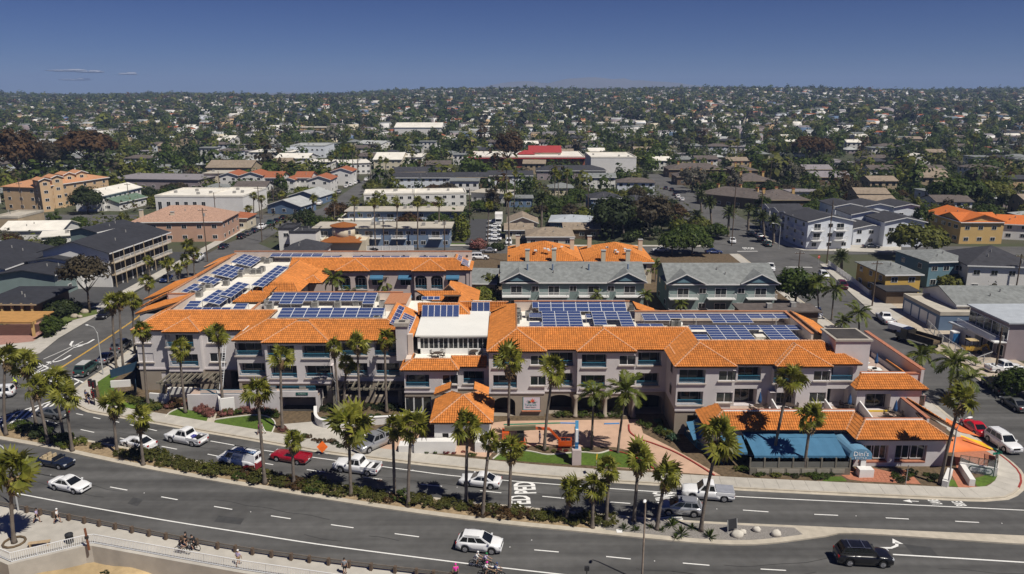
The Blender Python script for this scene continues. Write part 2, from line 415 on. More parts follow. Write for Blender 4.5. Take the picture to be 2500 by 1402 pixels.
# ------------------------------------------------------------------ planted median
mn = smoothline([(-74, 94.8), (-67.5, 92.7), (-58.9, 89.9), (-47.9, 85.8), (-36.4, 82.0), (-25.7, 78.8), (-13.5, 75.3), (-2.2, 72.6), (6.4, 71.0), (14.7, 69.5), (19.5, 68.75), (23.4, 68.5), (27.1, 68.9), (32.3, 70.0), (36, 70.55), (52, 68.6), (75, 66.5), (120, 63.5)], 1)
mf_ = smoothline([(-75, 98.0), (-67.5, 96.4), (-62.1, 94.6), (-52, 91.2), (-43.9, 88.4), (-35.1, 85.3), (-23.5, 81.6), (-11.6, 78.4), (3.2, 75.4), (11.1, 74.1), (19.7, 72.9), (32.3, 71.8), (52.8, 70.1), (75, 68.2), (120, 65)], 1)
struct(MB().prism([tuple(p) for p in mn] + [tuple(p) for p in mf_[::-1]], -.05, .15).build('median', kerbmat))
mi = [tuple(p) for p in offset(mn, .75) if p[0] < 9]; mo = [tuple(p) for p in offset(mf_, -.45) if p[0] < 9]
sheet('median_bed', mi + mo[::-1], .156, mulch)
mi = [tuple(p) for p in offset(mn, .75) if 9 <= p[0] < 30.5]; mo = [tuple(p) for p in offset(mf_, -.45) if 9 <= p[0] < 30.5]
sheet('median_gravel', mi + mo[::-1], .158, gravel)
# ------------------------------------------------------------------ the beach side: walk, wall, sand
gl = smoothline([(-75, 82.2), (-57, 76.3), (-46.1, 73.1), (-31.7, 68.8), (-22.4, 66.5), (-9.8, 64.0), (8, 61), (40, 57.5)], 1)
wall_l = [(-75, 62), (-50.7, 66.2), (-48.7, 65.2), (-43.0, 68.3), (-42.3, 68.4), (-32, 65.6), (-25.6, 63.9), (-10, 60.4), (20, 56), (40, 54)]
struct(MB().prism([tuple(p) for p in gl] + wall_l[::-1], -.05, .13).build('beach_walk', concrete))
sv = [(x, y, -1.5 + .3 * math.sin(x * .7) * math.cos(y * .9) - .02 * (75 - y)) for y in np.linspace(40, 72, 33) for x in np.linspace(-80, 45, 90)]
sf = [(j * 90 + i, j * 90 + i + 1, (j + 1) * 90 + i + 1, (j + 1) * 90 + i) for j in range(32) for i in range(89)]
# the sand lies below the walk, so the road sheet ends at the walk
o = COL.objects['highway']; me = o.data; bpy.data.objects.remove(o)
hw = MB().face([(p[0], p[1], 0) for p in ccw([tuple(q) for q in gl] + [(330, 57.5), (330, 112), (-330, 112), (-330, 83)])]).build('highway', asphalt); struct(hw)
g0 = COL.objects['ground']
for v in g0.data.vertices:
 if v.co.y <= 90.5: v.co.z = -3.4
struct(put('sand', arrays_mesh('sand', sv, sf, sandm, smooth=True)))
# ------------------------------------------------------------------ painted markings
mk = MB(); W = .15
def dash(a, b, w=W, z=.008, mb=None, m=0):
 a, b = np.array(a[:2]), np.array(b[:2]); d = (b - a) / np.linalg.norm(b - a); n = np.array([-d[1], d[0]]) * w / 2
 (mb or mk).face([(*(a - n), z), (*(b - n), z), (*(b + n), z), (*(a + n), z)], m)
def pd(x0, y0, x1, y1, w=W): dash(G(x0, y0), G(x1, y1), w)
for q in ((268.8, 1189.2, 310.8, 1197), (393.6, 1213.2, 433.9, 1220.4), (522.6, 1236.7, 567, 1244), (661.6, 1259.6, 709.6, 1266.8), (808, 1281.2, 863, 1288.9), (963.7, 1303.2, 1023, 1310.9), (1304.5, 1342.8, 1364, 1348), (1480, 1359, 1540, 1365), (1667, 1375, 1732, 1380.5), (1857, 1389.6, 1919, 1393), (60, 1143, 86, 1149),
          (1027, 1182.5, 1079, 1187.5), (1172, 1198, 1224, 1203.6), (1324, 1212, 1377, 1217), (1487, 1225.7, 1539, 1229.5), (1813.7, 1245.6, 1876, 1250), (1988, 1256, 2046, 1258.5), (2162.6, 1264.6, 2218.6, 1267.5), (2332, 1273, 2390, 1275.8), (506.8, 1109, 540, 1115.5), (630, 1129, 667, 1134.8), (749, 1146.8, 794, 1152.8), (886.7, 1164.8, 932.8, 1170.8),
          (186, 1010, 203, 1013.5), (228, 1019, 245, 1023), (277, 1028, 291, 1031.5), (317, 1037, 333, 1040.5), (361, 1047, 383, 1052), (111, 1027, 139, 1034), (197, 1049, 230, 1056), (293, 1069.5, 314, 1074), (395, 1090, 432, 1097)): pd(*q)
def pline(pts, w=W, m=0):
 L = smoothline([G(*p)[:2] for p in pts], 2.0); A, B = offset(L, w / 2), offset(L, -w / 2); ribbon(mk, B, A, .009, m)
pline([(36, 1204), (200, 1235), (400, 1270), (590, 1300), (770, 1328), (950, 1352), (1180, 1381), (1400, 1406)], .17)
pline([(514, 1077), (670, 1103.5), (980, 1145.5), (1150, 1166), (1540, 1196.5), (1800, 1212.5), (2100, 1227), (2500, 1246)], .15)
pline([(2180, 1354), (2350, 1364), (2560, 1377)], .2)
# crosswalks
def cross(a0, a1, b0, b1, n, w=.3):
 a0, a1, b0, b1 = [np.array(G(*p)[:2]) for p in (a0, a1, b0, b1)]
 dash(a0, a1, w); dash(b0, b1, w)
 for i in range(n):
  t = (i + .5) / n; dash(a0 + (a1 - a0) * t, b0 + (b1 - b0) * t, .35)
cross((0, 1020), (160, 969), (-30, 1056), (115, 1003), 7)
cross((56, 872), (203, 934), (5, 888), (178, 950), 10)
pline([(106, 877), (150, 858), (203, 834)]); pline([(80, 914), (122, 886), (163, 860), (185, 846)])
for dx in (0, 3):
 pline([(146 + dx, 899), (230 + dx, 846), (322 + dx, 784), (352 + dx, 760)], .13, 1)
def shape(pts, c, ang, s=1.0, m=0, z=.009):
 ca, sa = math.cos(ang), math.sin(ang)
 mk.face([(c[0] + (x * ca - y * sa) * s, c[1] + (x * sa + y * ca) * s, z) for x, y in pts], m)
def turn_arrow(c, ang, s=1.0, left=True):
 f = 1 if left else -1
 for q in ([(-.12, -1.4), (.12, -1.4), (.12, 0), (-.12, 0)], [(-.12, 0.001), (.12, 0.001), (-.25, .75), (-.42, .55)], [(-.42, .551), (-.25, .751), (-.75, 1.0), (-.85, .75)], [(-.7, .45), (-.6, 1.35), (-1.45, .8)]):
  p = [(x * f, y) for x, y in q]; shape(p if f > 0 else p[::-1], c, ang, s)
turn_arrow(G(172, 842), R(200), 1.6); turn_arrow(G(214, 838), R(180), 1.6, False); turn_arrow(G(155, 878), R(180), 1.6, False)
turn_arrow(G(2176, 1338), R(-90), 1.15)
# slow legends on the asphalt
def legend(txt, c, ang, w, h):
 me = text_mesh(txt, 1.0, white_paint, 'road_lettering', 0)
 co = np.empty(len(me.vertices) * 3, np.float32); me.vertices.foreach_get('co', co); co = co.reshape(-1, 3)
 sx = w / (co[:, 0].max() - co[:, 0].min()); sy = h / (co[:, 1].max() - co[:, 1].min())
 o = put('road_lettering', me, None, (c[0], c[1], .011), (0, 0, ang), (sx, sy, 1)); return struct(o)
for p in ((1284, 1191), (1271, 1225)): legend('PED', G(*p), R(93), 2.7, 2.5)
for p in ((1627, 1214), (1640, 1262)): legend('XING', G(*p), R(94), 2.4, 2.5)
legend('LANE', G(2284, 1226), R(93), 1.0, 1.2); legend('BIKE', G(2343, 1230), R(93), 1.0, 1.2)
dash(G(2222, 1223.5), G(2243, 1224.5), .12); shape([(0, -.35), (.0, .35), (-.9, 0)], G(2224, 1223.7), R(-5))
for p, t, an in (((1828, 607), 'STOP', 0), ((1943, 661), 'STOP', R(180))): legend(t, G(*p), an, 3.4, 2.8)
pd(1800, 614, 1850, 613.5, .5); pd(1919, 652, 1983, 653, .5)
for p in ((612, 1250), (1008, 1148), (1245, 1336), (1116, 1190), (831, 1157), (1598, 1370), (2090, 1260), (2446, 1278), (1750, 1243), (352, 1204), (124, 1160), (1298, 1319)):
 c = G(*p); mk.cyl((c[0], c[1], 0), .06, .02, 8)
tar = MB(); pat = M('asphalt_patch', (.055, .055, .055), .9, .15, 1.5)
for k in range(26):
 t0 = rnd.uniform(0, .8); far_ = k % 2; base_ = mf_ if far_ else mn; off_ = rnd.choice([1.6, 3.4, 5.2, 6.9, 8.6]) * (1 if far_ else -1); L_ = offset(base_, off_); n_ = len(L_); i0_ = int(t0 * n_ * .75); seg = L_[i0_:i0_ + rnd.randrange(4, 22)]
 if len(seg) > 3: seg = [p + np.array([0, .12 * math.sin(q * 1.3 + k)]) for q, p in enumerate(seg)]; ribbon(tar, offset(seg, -.035), offset(seg, .035), .0045)
for px, py, w_, d_ in ((560, 1270, 3, 1.2), (1390, 1205, 2.2, 1.6), (1950, 1300, 4, 1.4), (820, 1148, 1.6, 1.2), (2250, 1345, 2.4, 1.8), (330, 1225, 1.4, 1.4)):
 c_ = G(px, py); sheet('asphalt_patch', [(c_[0] - w_ / 2, c_[1] - d_ / 2 + .3), (c_[0] + w_ / 2, c_[1] - d_ / 2 - .3), (c_[0] + w_ / 2, c_[1] + d_ / 2 - .3), (c_[0] - w_ / 2, c_[1] + d_ / 2 + .3)], .0035, pat)
struct(tar.build('tar_seams', M('tar', (.03, .03, .03), .7, .1)))
struct(mk.build('lane_markings', [white_paint, yellow_paint]))
# ================================================================== building kit
tile_m = M('clay_tile', (.55, .195, .042), .75, .09, 1.0, tint=.16, big=.12, detail=6)
tile_dark = M('clay_tile_brown', (.46, .155, .035), .75, .1, 3.0, tint=.4, big=.15, detail=6)
ridge_mat = M('ridge_mortar', (.56, .30, .17), .85, .3, 2.5, detail=6)
fascia_m = M('dark_fascia', (.12, .075, .05), .8)
stucco = M('lavender_stucco', (.57, .535, .53), .93, .06, .6, bump=.1, detail=6, big=.08)
taupe = M('taupe_stucco', (.30, .255, .205), .93, .06, .6, bump=.1, detail=6, big=.06)
cream = M('cream_stucco', (.66, .55, .47), .93, .06, .6, detail=6, big=.06)
white_roof = M('white_roof_membrane', (.74, .70, .62), .85, .07, .5, detail=7, big=.1)
white_wall = M('white_stucco', (.72, .70, .67), .9, .05, .6, detail=6, big=.05)
trim_white = M('white_trim', (.80, .79, .77), .6, .04, 2)
teal_rail = M('teal_rail', (.05, .20, .30), .5, .06, 2)
glass = M('window_glass', (.018, .022, .026), .05, .5, .35, spec=.6)
glass2 = M('window_glass_curtained', (.05, .055, .05), .08, .7, .8, spec=.6)
shade_m = M('opening_shade', (.05, .045, .042), .9, .3, .6)  # near-black base colour stands in for the shade inside recesses and openings
floor_m = M('balcony_floor', (.28, .25, .23), .9)
awning_blue = M('blue_awning', (.055, .16, .27), .8, .07, 1.2, detail=5, big=.06)
def ridge_caps(lines, parent, mat=None, name='ridge_tile', r=.13):
 mb = MB()
 for a, b in lines:
  a, b = Vector(a), Vector(b); L = (b - a).length; n = max(1, int(L / .45)); d = (b - a) / n
  for k in range(n):
   p = a + d * k; q = p + d * 1.08
   mb.tube([p + Vector((0, 0, .05)), q + Vector((0, 0, .02))], [r * 1.05, r * .8], 5, 0, False)
 return mb.build(name, mat or ridge_mat, parent)
def tile_plane(polys, parent, mat=None, name='roof_tiles', cw=.30, ch=.42, amp=.095, lift=.03, segs=4, fascia=True, under=.22, fmat=None):
 """barrel tiles, each with its own arch and lap, laid over convex sloping polygons"""
 bmall = bmesh.new(); lay = bmall.faces.layers.float.new('tint'); fb = MB()
 for poly in polys:
  P = [Vector(p) for p in poly]
  n = (P[1] - P[0]).cross(P[2] - P[0])
  for i in range(2, len(P)):
   if n.length > 1e-3: break
   n = (P[1] - P[0]).cross(P[i] - P[0])
  if n.z < 0: n = -n; P = P[::-1]
  n.normalize()
  up = Vector((0, 0, 1)) - n * n.z; up.normalize(); ac = up.cross(n); o = P[0]
  U = [(p - o).dot(ac) for p in P]; Vv = [(p - o).dot(up) for p in P]
  c0, c1 = math.floor(min(U) / cw) - 1, math.ceil(max(U) / cw) + 1
  r1 = math.ceil((max(Vv) - min(Vv)) / ch) + 1; v0 = min(Vv)
  vs = []; fs = []; tn = []
  prof = [0, .75, 1, .75] if segs == 4 else [0, 1]
  ncol = (c1 - c0) * segs + 1
  rs = random.Random(int(abs(o.x * 13 + o.y * 7 + P[1].x * 3)) + len(P))
  for r in range(r1):
   for e in (0, 1):
    v = v0 + (r + e) * ch
    for c in range(ncol):
     h = prof[c % segs] * amp + (.045 if e == 0 else 0.0)
     vs.append(o + ac * ((c0 + c / segs) * cw) + up * v + n * h)
   b = len(vs) - 2 * ncol; tr = None
   for c in range(ncol - 1):
    if c % segs == 0: tr = rs.random()
    fs.append((b + c, b + c + 1, b + ncol + c + 1, b + ncol + c)); tn.append(tr)
  bm = bmesh.new(); bv = [bm.verts.new(v) for v in vs]; ly = bm.faces.layers.float.new('tint')
  for f, t in zip(fs, tn):
   q = bm.faces.new([bv[k] for k in f]); q[ly] = t
  k = len(P)
  for i in range(k):
   a, c = P[i], P[(i + 1) % k]
   if (c - a).length < 1e-4: continue
   pn = (c - a).cross(n)
   bmesh.ops.bisect_plane(bm, geom=bm.verts[:] + bm.edges[:] + bm.faces[:], plane_co=a, plane_no=pn.normalized(), clear_outer=True)
  me = bpy.data.meshes.new('t'); bm.to_mesh(me); bm.free(); bmall.from_mesh(me); bpy.data.meshes.remove(me)
  if fascia:
   i0 = len(fb.v); k = len(P)
   fb.face([p + n * -.01 for p in P]); fb.face([p - n * under for p in P][::-1])
   for i in range(k): fb.face([P[i] - n * .01, P[i] - n * under, P[(i + 1) % k] - n * under, P[(i + 1) % k] - n * .01])
 me = bpy.data.meshes.new(name); bmall.to_mesh(me); bmall.free(); me.materials.append(mat or tile_m)
 o = put(name, me, parent); o['kind'] = 'stuff'
 if fascia: fb.build('roof_deck', fmat or fascia_m, parent)['kind'] = 'stuff'
 return o
def wallface(mb, o, u, L, z0, z1, holes, depth, m=0, mrev=0, mback=None):
 """wall from o along u (2D unit) length L, z0..z1, its outside on the right of u; holes: (u0,u1,za,zb[,depth[,arch]]); reveals and back planes are added"""
 o = np.array(o[:2], float); u = np.array(u, float); nrm = np.array([u[1], -u[0]])      # outward
 def P(a, z, d=0.0): q = o + u * a - nrm * d; return (q[0], q[1], z)
 us = sorted(set([0, L] + [h[0] for h in holes] + [h[1] for h in holes])); zs = sorted(set([z0, z1] + [h[2] for h in holes] + [h[3] for h in holes]))
 us = [a for a in us if 0 <= a <= L]; zs = [z for z in zs if z0 <= z <= z1]
 for i in range(len(us) - 1):
  for j in range(len(zs) - 1):
   a, b, c, d = us[i], us[i + 1], zs[j], zs[j + 1]
   if b - a < 1e-6 or d - c < 1e-6: continue
   mu, mz = (a + b) / 2, (c + d) / 2
   if any(h[0] < mu < h[1] and h[2] < mz < h[3] for h in holes): continue
   mb.face([P(a, c), P(b, c), P(b, d), P(a, d)], m)
 for h in holes:
  a, b, c, d = h[:4]; dp = h[4] if len(h) > 4 and h[4] else depth; arch = len(h) > 5 and h[5]
  if arch:
   n = 8; rise = h[5]; arc = []
   for k in range(n + 1):
    t = math.pi * k / n; arc.append(((a + b) / 2 - (b - a) / 2 * math.cos(t), d - rise + rise * math.sin(t)))
   for k in range(n):
    p, q = arc[k], arc[k + 1]
    mb.face([P(p[0], p[1]), P(q[0], q[1]), P(q[0], d + 1e-4), P(p[0], d + 1e-4)], m)
    mb.face([P(p[0], p[1]), P(p[0], p[1], dp), P(q[0], q[1], dp), P(q[0], q[1])], mrev)
   d2 = d - rise
  else:
   d2 = d; mb.face([P(a, d), P(a, d, dp), P(b, d, dp), P(b, d)][::-1], mrev)
  mb.face([P(a, c), P(a, c, dp), P(a, d2, dp), P(a, d2)][::-1], mrev)
  mb.face([P(b, c), P(b, d2), P(b, d2, dp), P(b, c, dp)][::-1], mrev)
  mb.face([P(a, c), P(b, c), P(b, c, dp), P(a, c, dp)], mrev)
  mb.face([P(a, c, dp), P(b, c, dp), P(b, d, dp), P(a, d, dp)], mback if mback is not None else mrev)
 return mb
_WIN = {}
def window(w, h, parent, loc, ang=0, panes=2, frame=None, gl=None, ft=.07, name='window', door=False):
 """a framed window: the frame is the part, each pane a sub-part; local x along the wall, y outward negative"""
 frame = frame or trim_white; gl = gl or glass
 key = (round(w, 1), round(h, 1), panes, frame.name, ft); w, h = key[0], key[1]
 if key not in _WIN:
  f = MB()
  f.box(-w / 2, w / 2, -.05, .03, 0, ft).box(-w / 2, w / 2, -.05, .03, h - ft, h)
  f.box(-w / 2, -w / 2 + ft, -.05, .03, ft, h - ft).box(w / 2 - ft, w / 2, -.05, .03, ft, h - ft)
  pw = (w - 2 * ft) / panes
  for k in range(1, panes): f.box(-w / 2 + ft + k * pw - ft / 2, -w / 2 + ft + k * pw + ft / 2, -.045, .03, ft, h - ft)
  _WIN[key] = f.mesh('window', frame)
 o = put(name, _WIN[key], parent, loc, ang)
 pw = (w - 2 * ft) / panes
 pk = ('p', round(pw, 2), round(h - 2 * ft, 2), gl.name)
 if pk not in _WIN: _WIN[pk] = MB().box(-pw / 2 + .002, pw / 2 - .002, -.012, .012, 0, h - 2 * ft).mesh('pane', gl)
 for k in range(panes):
  put('pane', _WIN[pk], o, (-w / 2 + ft + (k + .5) * pw, 0, ft))
 return o
_RAIL = {}
def railing(L, h, parent, loc, ang=0, mat=None, sp=.16, name='balcony_railing', bar=.03):
 mat = mat or teal_rail; key = (round(L, 1), h, mat.name, sp, bar); L = key[0]
 if key not in _RAIL:
  m = MB().box(-L / 2, L / 2, -.03, .03, h - .06, h).box(-L / 2, L / 2, -.025, .025, .08, .13)
  n = int(L / sp)
  for k in range(n + 1):
   x = -L / 2 + L * k / n; m.box(x - bar / 2, x + bar / 2, -.012, .012, .13, h - .06)
  _RAIL[key] = m.mesh('balcony_railing', mat)
 return put(name, _RAIL[key], parent, loc, ang)
# ================================================================== the hotel
H = thing('hotel', 'long lavender three storey hotel with orange clay tile roofs and white flat decks', 'hotel', (-5, 110, 0))
Hinv = (5, -110, 0)
class HP:                                              # parts are built in world coordinates and moved under the hotel's base
 pass
def hfix(o):
 o.location = (o.location[0] + Hinv[0], o.location[1] + Hinv[1], o.location[2] + Hinv[2]); return o
S, EZ = .48, 9.85
def z_(h): return EZ + S * h
roofs = []; caps = []
def bayroof(x0, x1, Yb, Ym, hmax=None):
 """hipped bay in front of a slope whose eave is at Ym"""
 h = (x1 - x0) / 2
 if hmax is None or h <= hmax:
  xm = (x0 + x1) / 2; t = z_(h)
  roofs.append([(x0, Yb, EZ), (x1, Yb, EZ), (xm, Yb + h, t)])
  roofs.append([(x0, Ym, EZ), (x0, Yb, EZ), (xm, Yb + h, t), (xm, Ym + h, t)])
  roofs.append([(x1, Yb, EZ), (x1, Ym, EZ), (xm, Ym + h, t), (xm, Yb + h, t)])
  caps.extend([((x0, Yb, EZ), (xm, Yb + h, t)), ((x1, Yb, EZ), (xm, Yb + h, t)), ((xm, Yb + h, t), (xm, Ym + h, t))])
 else:
  h = hmax; t = z_(h)
  roofs.append([(x0, Yb, EZ), (x1, Yb, EZ), (x1 - h, Yb + h, t), (x0 + h, Yb + h, t)])
  roofs.append([(x0, Ym, EZ), (x0, Yb, EZ), (x0 + h, Yb + h, t), (x0 + h, Ym + h, t)])
  roofs.append([(x1, Yb, EZ), (x1, Ym, EZ), (x1 - h, Ym + h, t), (x1 - h, Yb + h, t)])
  caps.extend([((x0, Yb, EZ), (x0 + h, Yb + h, t)), ((x1, Yb, EZ), (x1 - h, Yb + h, t)), ((x0 + h, Yb + h, t), (x1 - h, Yb + h, t))])
def rp(*p): roofs.append(list(p))
def pt(x, Y, h): return (x, Y, z_(h))
# right centre
h1 = 4.15
bayroof(-3.5, 4.8, 99.7, 100.5); bayroof(8.9, 17.2, 99.7, 100.5)
rp(pt(4.8, 100.5, 0), pt(8.9, 100.5, 0), pt(13.05, 104.65, h1), pt(.65, 104.65, h1))
rp(pt(17.2, 100.5, 0), pt(21.1, 100.5, 0), pt(25.25, 104.65, h1), pt(13.05, 104.65, h1))
rp(pt(-3.5, 123.5, 0), pt(-3.5, 100.5, 0), pt(.65, 104.65, h1), pt(.65, 117.2, h1))
caps += [(pt(.65, 104.65, h1), pt(25.25, 104.65, h1)), (pt(.65, 104.65, h1), pt(.65, 117.2, h1)), (pt(21.1, 100.5, 0), pt(25.25, 104.65, h1))]
# right wing
bayroof(21.1, 29.3, 93.7, 94.6); bayroof(34.4, 41.8, 93.7, 94.6)
rp(pt(21.1, 100.5, 0), pt(21.1, 94.6, 0), pt(25.2, 98.7, 4.1), pt(25.25, 104.65, h1))
rp(pt(29.3, 94.6, 0), pt(34.4, 94.6, 0), pt(38.1, 98.3, 3.7), pt(38.1, 98.7, 4.1), pt(25.2, 98.7, 4.1))
rp(pt(41.8, 94.6, 0), pt(46, 94.6, 0), pt(41.9, 98.7, 4.1), pt(38.1, 98.7, 4.1), pt(38.1, 98.3, 3.7))
rp(pt(46, 94.6, 0), pt(46, 96.4, 0), pt(42.5, 98.7, 3.5), pt(41.9, 98.7, 4.1))
caps += [(pt(25.2, 98.7, 4.1), pt(41.9, 98.7, 4.1)), (pt(46, 94.6, 0), pt(41.9, 98.7, 4.1)), (pt(34.4, 94.6, 0), pt(38.1, 98.3, 3.7))]
# right wing, roof band beside the stair tower, and small hip at the back
rp((46.2, 103.0, 10.4), (46.2, 112.6, 10.4), (42.6, 112.6, 12), (42.6, 101.3, 12))
caps += [((42.6, 101.3, 12.03), (42.6, 112.6, 12.03))]
rp((19.2, 117.6, 12.1), (19.2, 113.2, 12.1), (22.6, 113.2, 10.9), (22.6, 117.6, 10.9))
# left centre
bayroof(-35.8, -25.9, 103.5, 104.6, 4.1)
rp(pt(-40.4, 104.6, 0), pt(-35.8, 104.6, 0), pt(-31.7, 108.7, 4.1), pt(-36.3, 108.7, 4.1))
rp(pt(-40.4, 112, 0), pt(-40.4, 104.6, 0), pt(-36.3, 108.7, 4.1), pt(-36.3, 113.6, 4.1))
rp(pt(-25.9, 104.6, 0), pt(-14.4, 104.6, 0), pt(-18.5, 108.7, 4.1), pt(-30, 108.7, 4.1))
rp(pt(-14.4, 104.6, 0), pt(-14.4, 118, 0), pt(-18.5, 118, 4.1), pt(-18.5, 108.7, 4.1))
caps += [(pt(-40.4, 104.6, 0), pt(-36.3, 108.7, 4.1)), (pt(-36.3, 108.7, 4.1), pt(-18.5, 108.7, 4.1)), (pt(-14.4, 104.6, 0), pt(-18.5, 108.7, 4.1)), (pt(-18.5, 108.7, 4.1), pt(-18.5, 118, 4.1)), (pt(-36.3, 108.7, 4.1), pt(-36.3, 113.6, 4.1))]
# left front
bayroof(-52.2, -46.4, 108.5, 109.5)
rp(pt(-57.3, 109.5, 0), pt(-52.2, 109.5, 0), pt(-49.3, 112.4, 2.9), pt(-49.3, 113.6, 4.1), pt(-53.2, 113.6, 4.1))
rp(pt(-46.4, 109.5, 0), pt(-40.4, 109.5, 0), pt(-36.3, 113.6, 4.1), pt(-49.3, 113.6, 4.1), pt(-49.3, 112.4, 2.9))
rp(pt(-57.3, 118.4, 0), pt(-57.3, 109.5, 0), pt(-53.2, 113.6, 4.1), pt(-53.3, 118.4, 4.1))
caps += [(pt(-57.3, 109.5, 0), pt(-53.2, 113.6, 4.1)), (pt(-53.2, 113.6, 4.1), pt(-36.3, 113.6, 4.1)), (pt(-53.2, 113.6, 4.1), pt(-53.3, 118.4, 4.1))]
# left wing, street side
ZR = z_(4.1)
rp((-60.7, 124.5, EZ), (-60.7, 118.0, EZ), (-53.4, 118.4, ZR), (-53.4, 123.6, ZR)); rp((-61.8, 127, EZ), (-61.8, 122.2, EZ), (-57.7, 124.2, ZR), (-57.7, 127, ZR))
rp((-63.4, 139.8, EZ), (-63.4, 126.8, EZ), (-57.8, 127, ZR), (-57.8, 136.2, ZR)); rp((-63.4, 139.8, EZ), (-57.8, 136.2, ZR), (-57.8, 139.8, EZ))
rp((-62.8, 160.5, EZ), (-62.8, 152, EZ), (-57.7, 153.6, ZR), (-57.7, 157, ZR)); rp((-58.9, 153, ZR - .4), (-58.9, 136, ZR - .4), (-57.6, 136, ZR), (-57.6, 153, ZR))
caps += [((-53.4, 113.6, ZR), (-53.4, 123.6, ZR)), ((-60.7, 124.5, EZ), (-53.4, 123.6, ZR)), ((-57.7, 124.2, ZR), (-57.8, 136.2, ZR)), ((-62.8, 152, EZ), (-57.7, 153.6, ZR)), ((-57.7, 153.6, ZR), (-57.7, 157, ZR)), ((-63.4, 139.8, EZ), (-57.8, 136.2, ZR))]
# back wing
bayroof(-35.4, -28.4, 148.4, 149.2); bayroof(-20.1, -13.2, 148.4, 149.2)
h2 = 3.7
rp(pt(-45, 149.2, 0), pt(-35.4, 149.2, 0), pt(-31.9, 152.7, 3.5), pt(-31.9, 152.9, h2), pt(-45, 152.9, h2))
rp(pt(-28.4, 149.2, 0), pt(-20.1, 149.2, 0), pt(-16.65, 152.65, 3.45), pt(-16.65, 152.9, h2), pt(-31.9, 152.9, h2), pt(-31.9, 152.7, 3.5))
rp(pt(-13.2, 149.2, 0), pt(-8, 149.2, 0), pt(-11.7, 152.9, h2), pt(-16.65, 152.9, h2), pt(-16.65, 152.65, 3.45))
rp(pt(-8, 149.2, 0), pt(-8, 157.2, 0), pt(-11.7, 157.2, h2), pt(-11.7, 152.9, h2))
caps += [(pt(-45, 152.9, h2), pt(-11.7, 152.9, h2)), (pt(-8, 149.2, 0), pt(-11.7, 152.9, h2)), (pt(-11.7, 152.9, h2), pt(-11.7, 157.2, h2))]
# left wing, courtyard side: slope, its small hip and the stepped pieces
a, b, c, d = G(662, 690, ZR), G(718, 647, ZR), G(790, 650, EZ), G(728, 692, EZ)
xr = (a[0] + b[0]) / 2; ya, yb = a[1], b[1] + 4
rp((xr + 4.6, ya, EZ), (xr + 4.6, yb, EZ), (xr, yb, ZR), (xr, ya, ZR)); caps.append(((xr, ya, ZR), (xr, yb, ZR)))
e1, e2 = G(731, 692, EZ), G(785, 693, EZ); xe = (e1[0] + e2[0]) / 2; he = (e2[0] - e1[0]) / 2; ye = e1[1]
rp((e1[0], ye, EZ), (e2[0], ye, EZ), (xe, ye + he, z_(he))); rp((e2[0], ye, EZ), (e2[0], ye + 2 * he + 2, EZ), (xe, ye + 2 * he + 2, z_(he)), (xe, ye + he, z_(he))); rp((e1[0], ye + 2 * he + 2, EZ), (e1[0], ye, EZ), (xe, ye + he, z_(he)), (xe, ye + 2 * he + 2, z_(he)))
caps += [((e1[0], ye, EZ), (xe, ye + he, z_(he))), ((e2[0], ye, EZ), (xe, ye + he, z_(he)))]
f1, f2, f3, f4 = G(640, 712, 10.3), G(726, 712, 10.3), G(716, 690, 11.8), G(662, 690, 11.8); rp(f1, (f2[0], f1[1], 10.3), (f3[0], f4[1], 11.8), (f4[0], f4[1], 11.8))
g1 = G(566, 738, 10.7); g2 = G(640, 738, 10.7); rp(g1, (g2[0], g1[1], 10.7), (g2[0] + .8, g1[1] + 2.2, 11.5), (g1[0] + 1.2, g1[1] + 2.2, 11.5))
g1 = G(596, 721, 10.7); g2 = G(655, 721, 10.7); rp(g1, (g2[0], g1[1], 10.7), (g2[0] + .8, g1[1] + 2.4, 11.6), (g1[0] + 1.2, g1[1] + 2.4, 11.6))
# small roofs round the lobby: panel slope, its hip, the trio slope, hip tower
p1, p2, p3, p4 = G(1021, 769, 10.5), G(1147, 771, 10.5), G(1117, 742, 12.1), G(985, 732, 12.1)
rp(p1, (p2[0], p1[1], 10.5), (p3[0], p3[1] + .4, 12.1), (p1[0] - .2, p3[1] + .4, 12.1))
rp((p2[0], p1[1], 10.5), (p2[0], p1[1] + 8, 10.5), (p3[0], p1[1] + 8, 12.1), (p3[0], p3[1] + .4, 12.1))
caps += [((p1[0], p3[1] + .4, 12.1), (p3[0], p3[1] + .4, 12.1)), ((p2[0], p1[1], 10.5), (p3[0], p3[1] + .4, 12.1))]
q1, q2, q3 = G(1148, 760, 10.5), G(1200, 760, 10.5), G(1200, 737, 12)
rp((q1[0], q1[1], 10.5), (-3.5, q1[1], 10.5), (-.6, q3[1], 12), (q1[0] - 1.6, q3[1], 12)); caps.append(((q1[0] - 1.6, q3[1], 12), (-.6, q3[1], 12)))
rp((q1[0] - 4.5, q1[1] + 8, 10.9), (q1[0] - 1.7, q1[1] + 8, 10.9), (q1[0] - 1.7, q1[1] + 3, 12.4), (q1[0] - 4.5, q1[1] + 3, 12.4))
t1, t2, t3 = G(1074, 717, 9.3), G(1119, 717, 9.3), G(1100, 696, 11)
rp(t1, (t2[0], t1[1], 9.3), ((t1[0] + t2[0]) / 2, t3[1], 11)); tx = (t1[0] + t2[0]) / 2
rp((t2[0], t1[1], 9.3), (t2[0], t1[1] + 8, 9.3), (tx, t3[1] + 3, 11), (tx, t3[1], 11)); rp((t2[0], t1[1] + .1, 9.2), (t2[0] + 3.6, t1[1] + .1, 7.7), (t2[0] + 3.6, t1[1] + 8, 7.7), (t2[0], t1[1] + 8, 9.2))
caps += [(t1, (tx, t3[1], 11)), ((t2[0], t1[1], 9.3), (tx, t3[1], 11))]
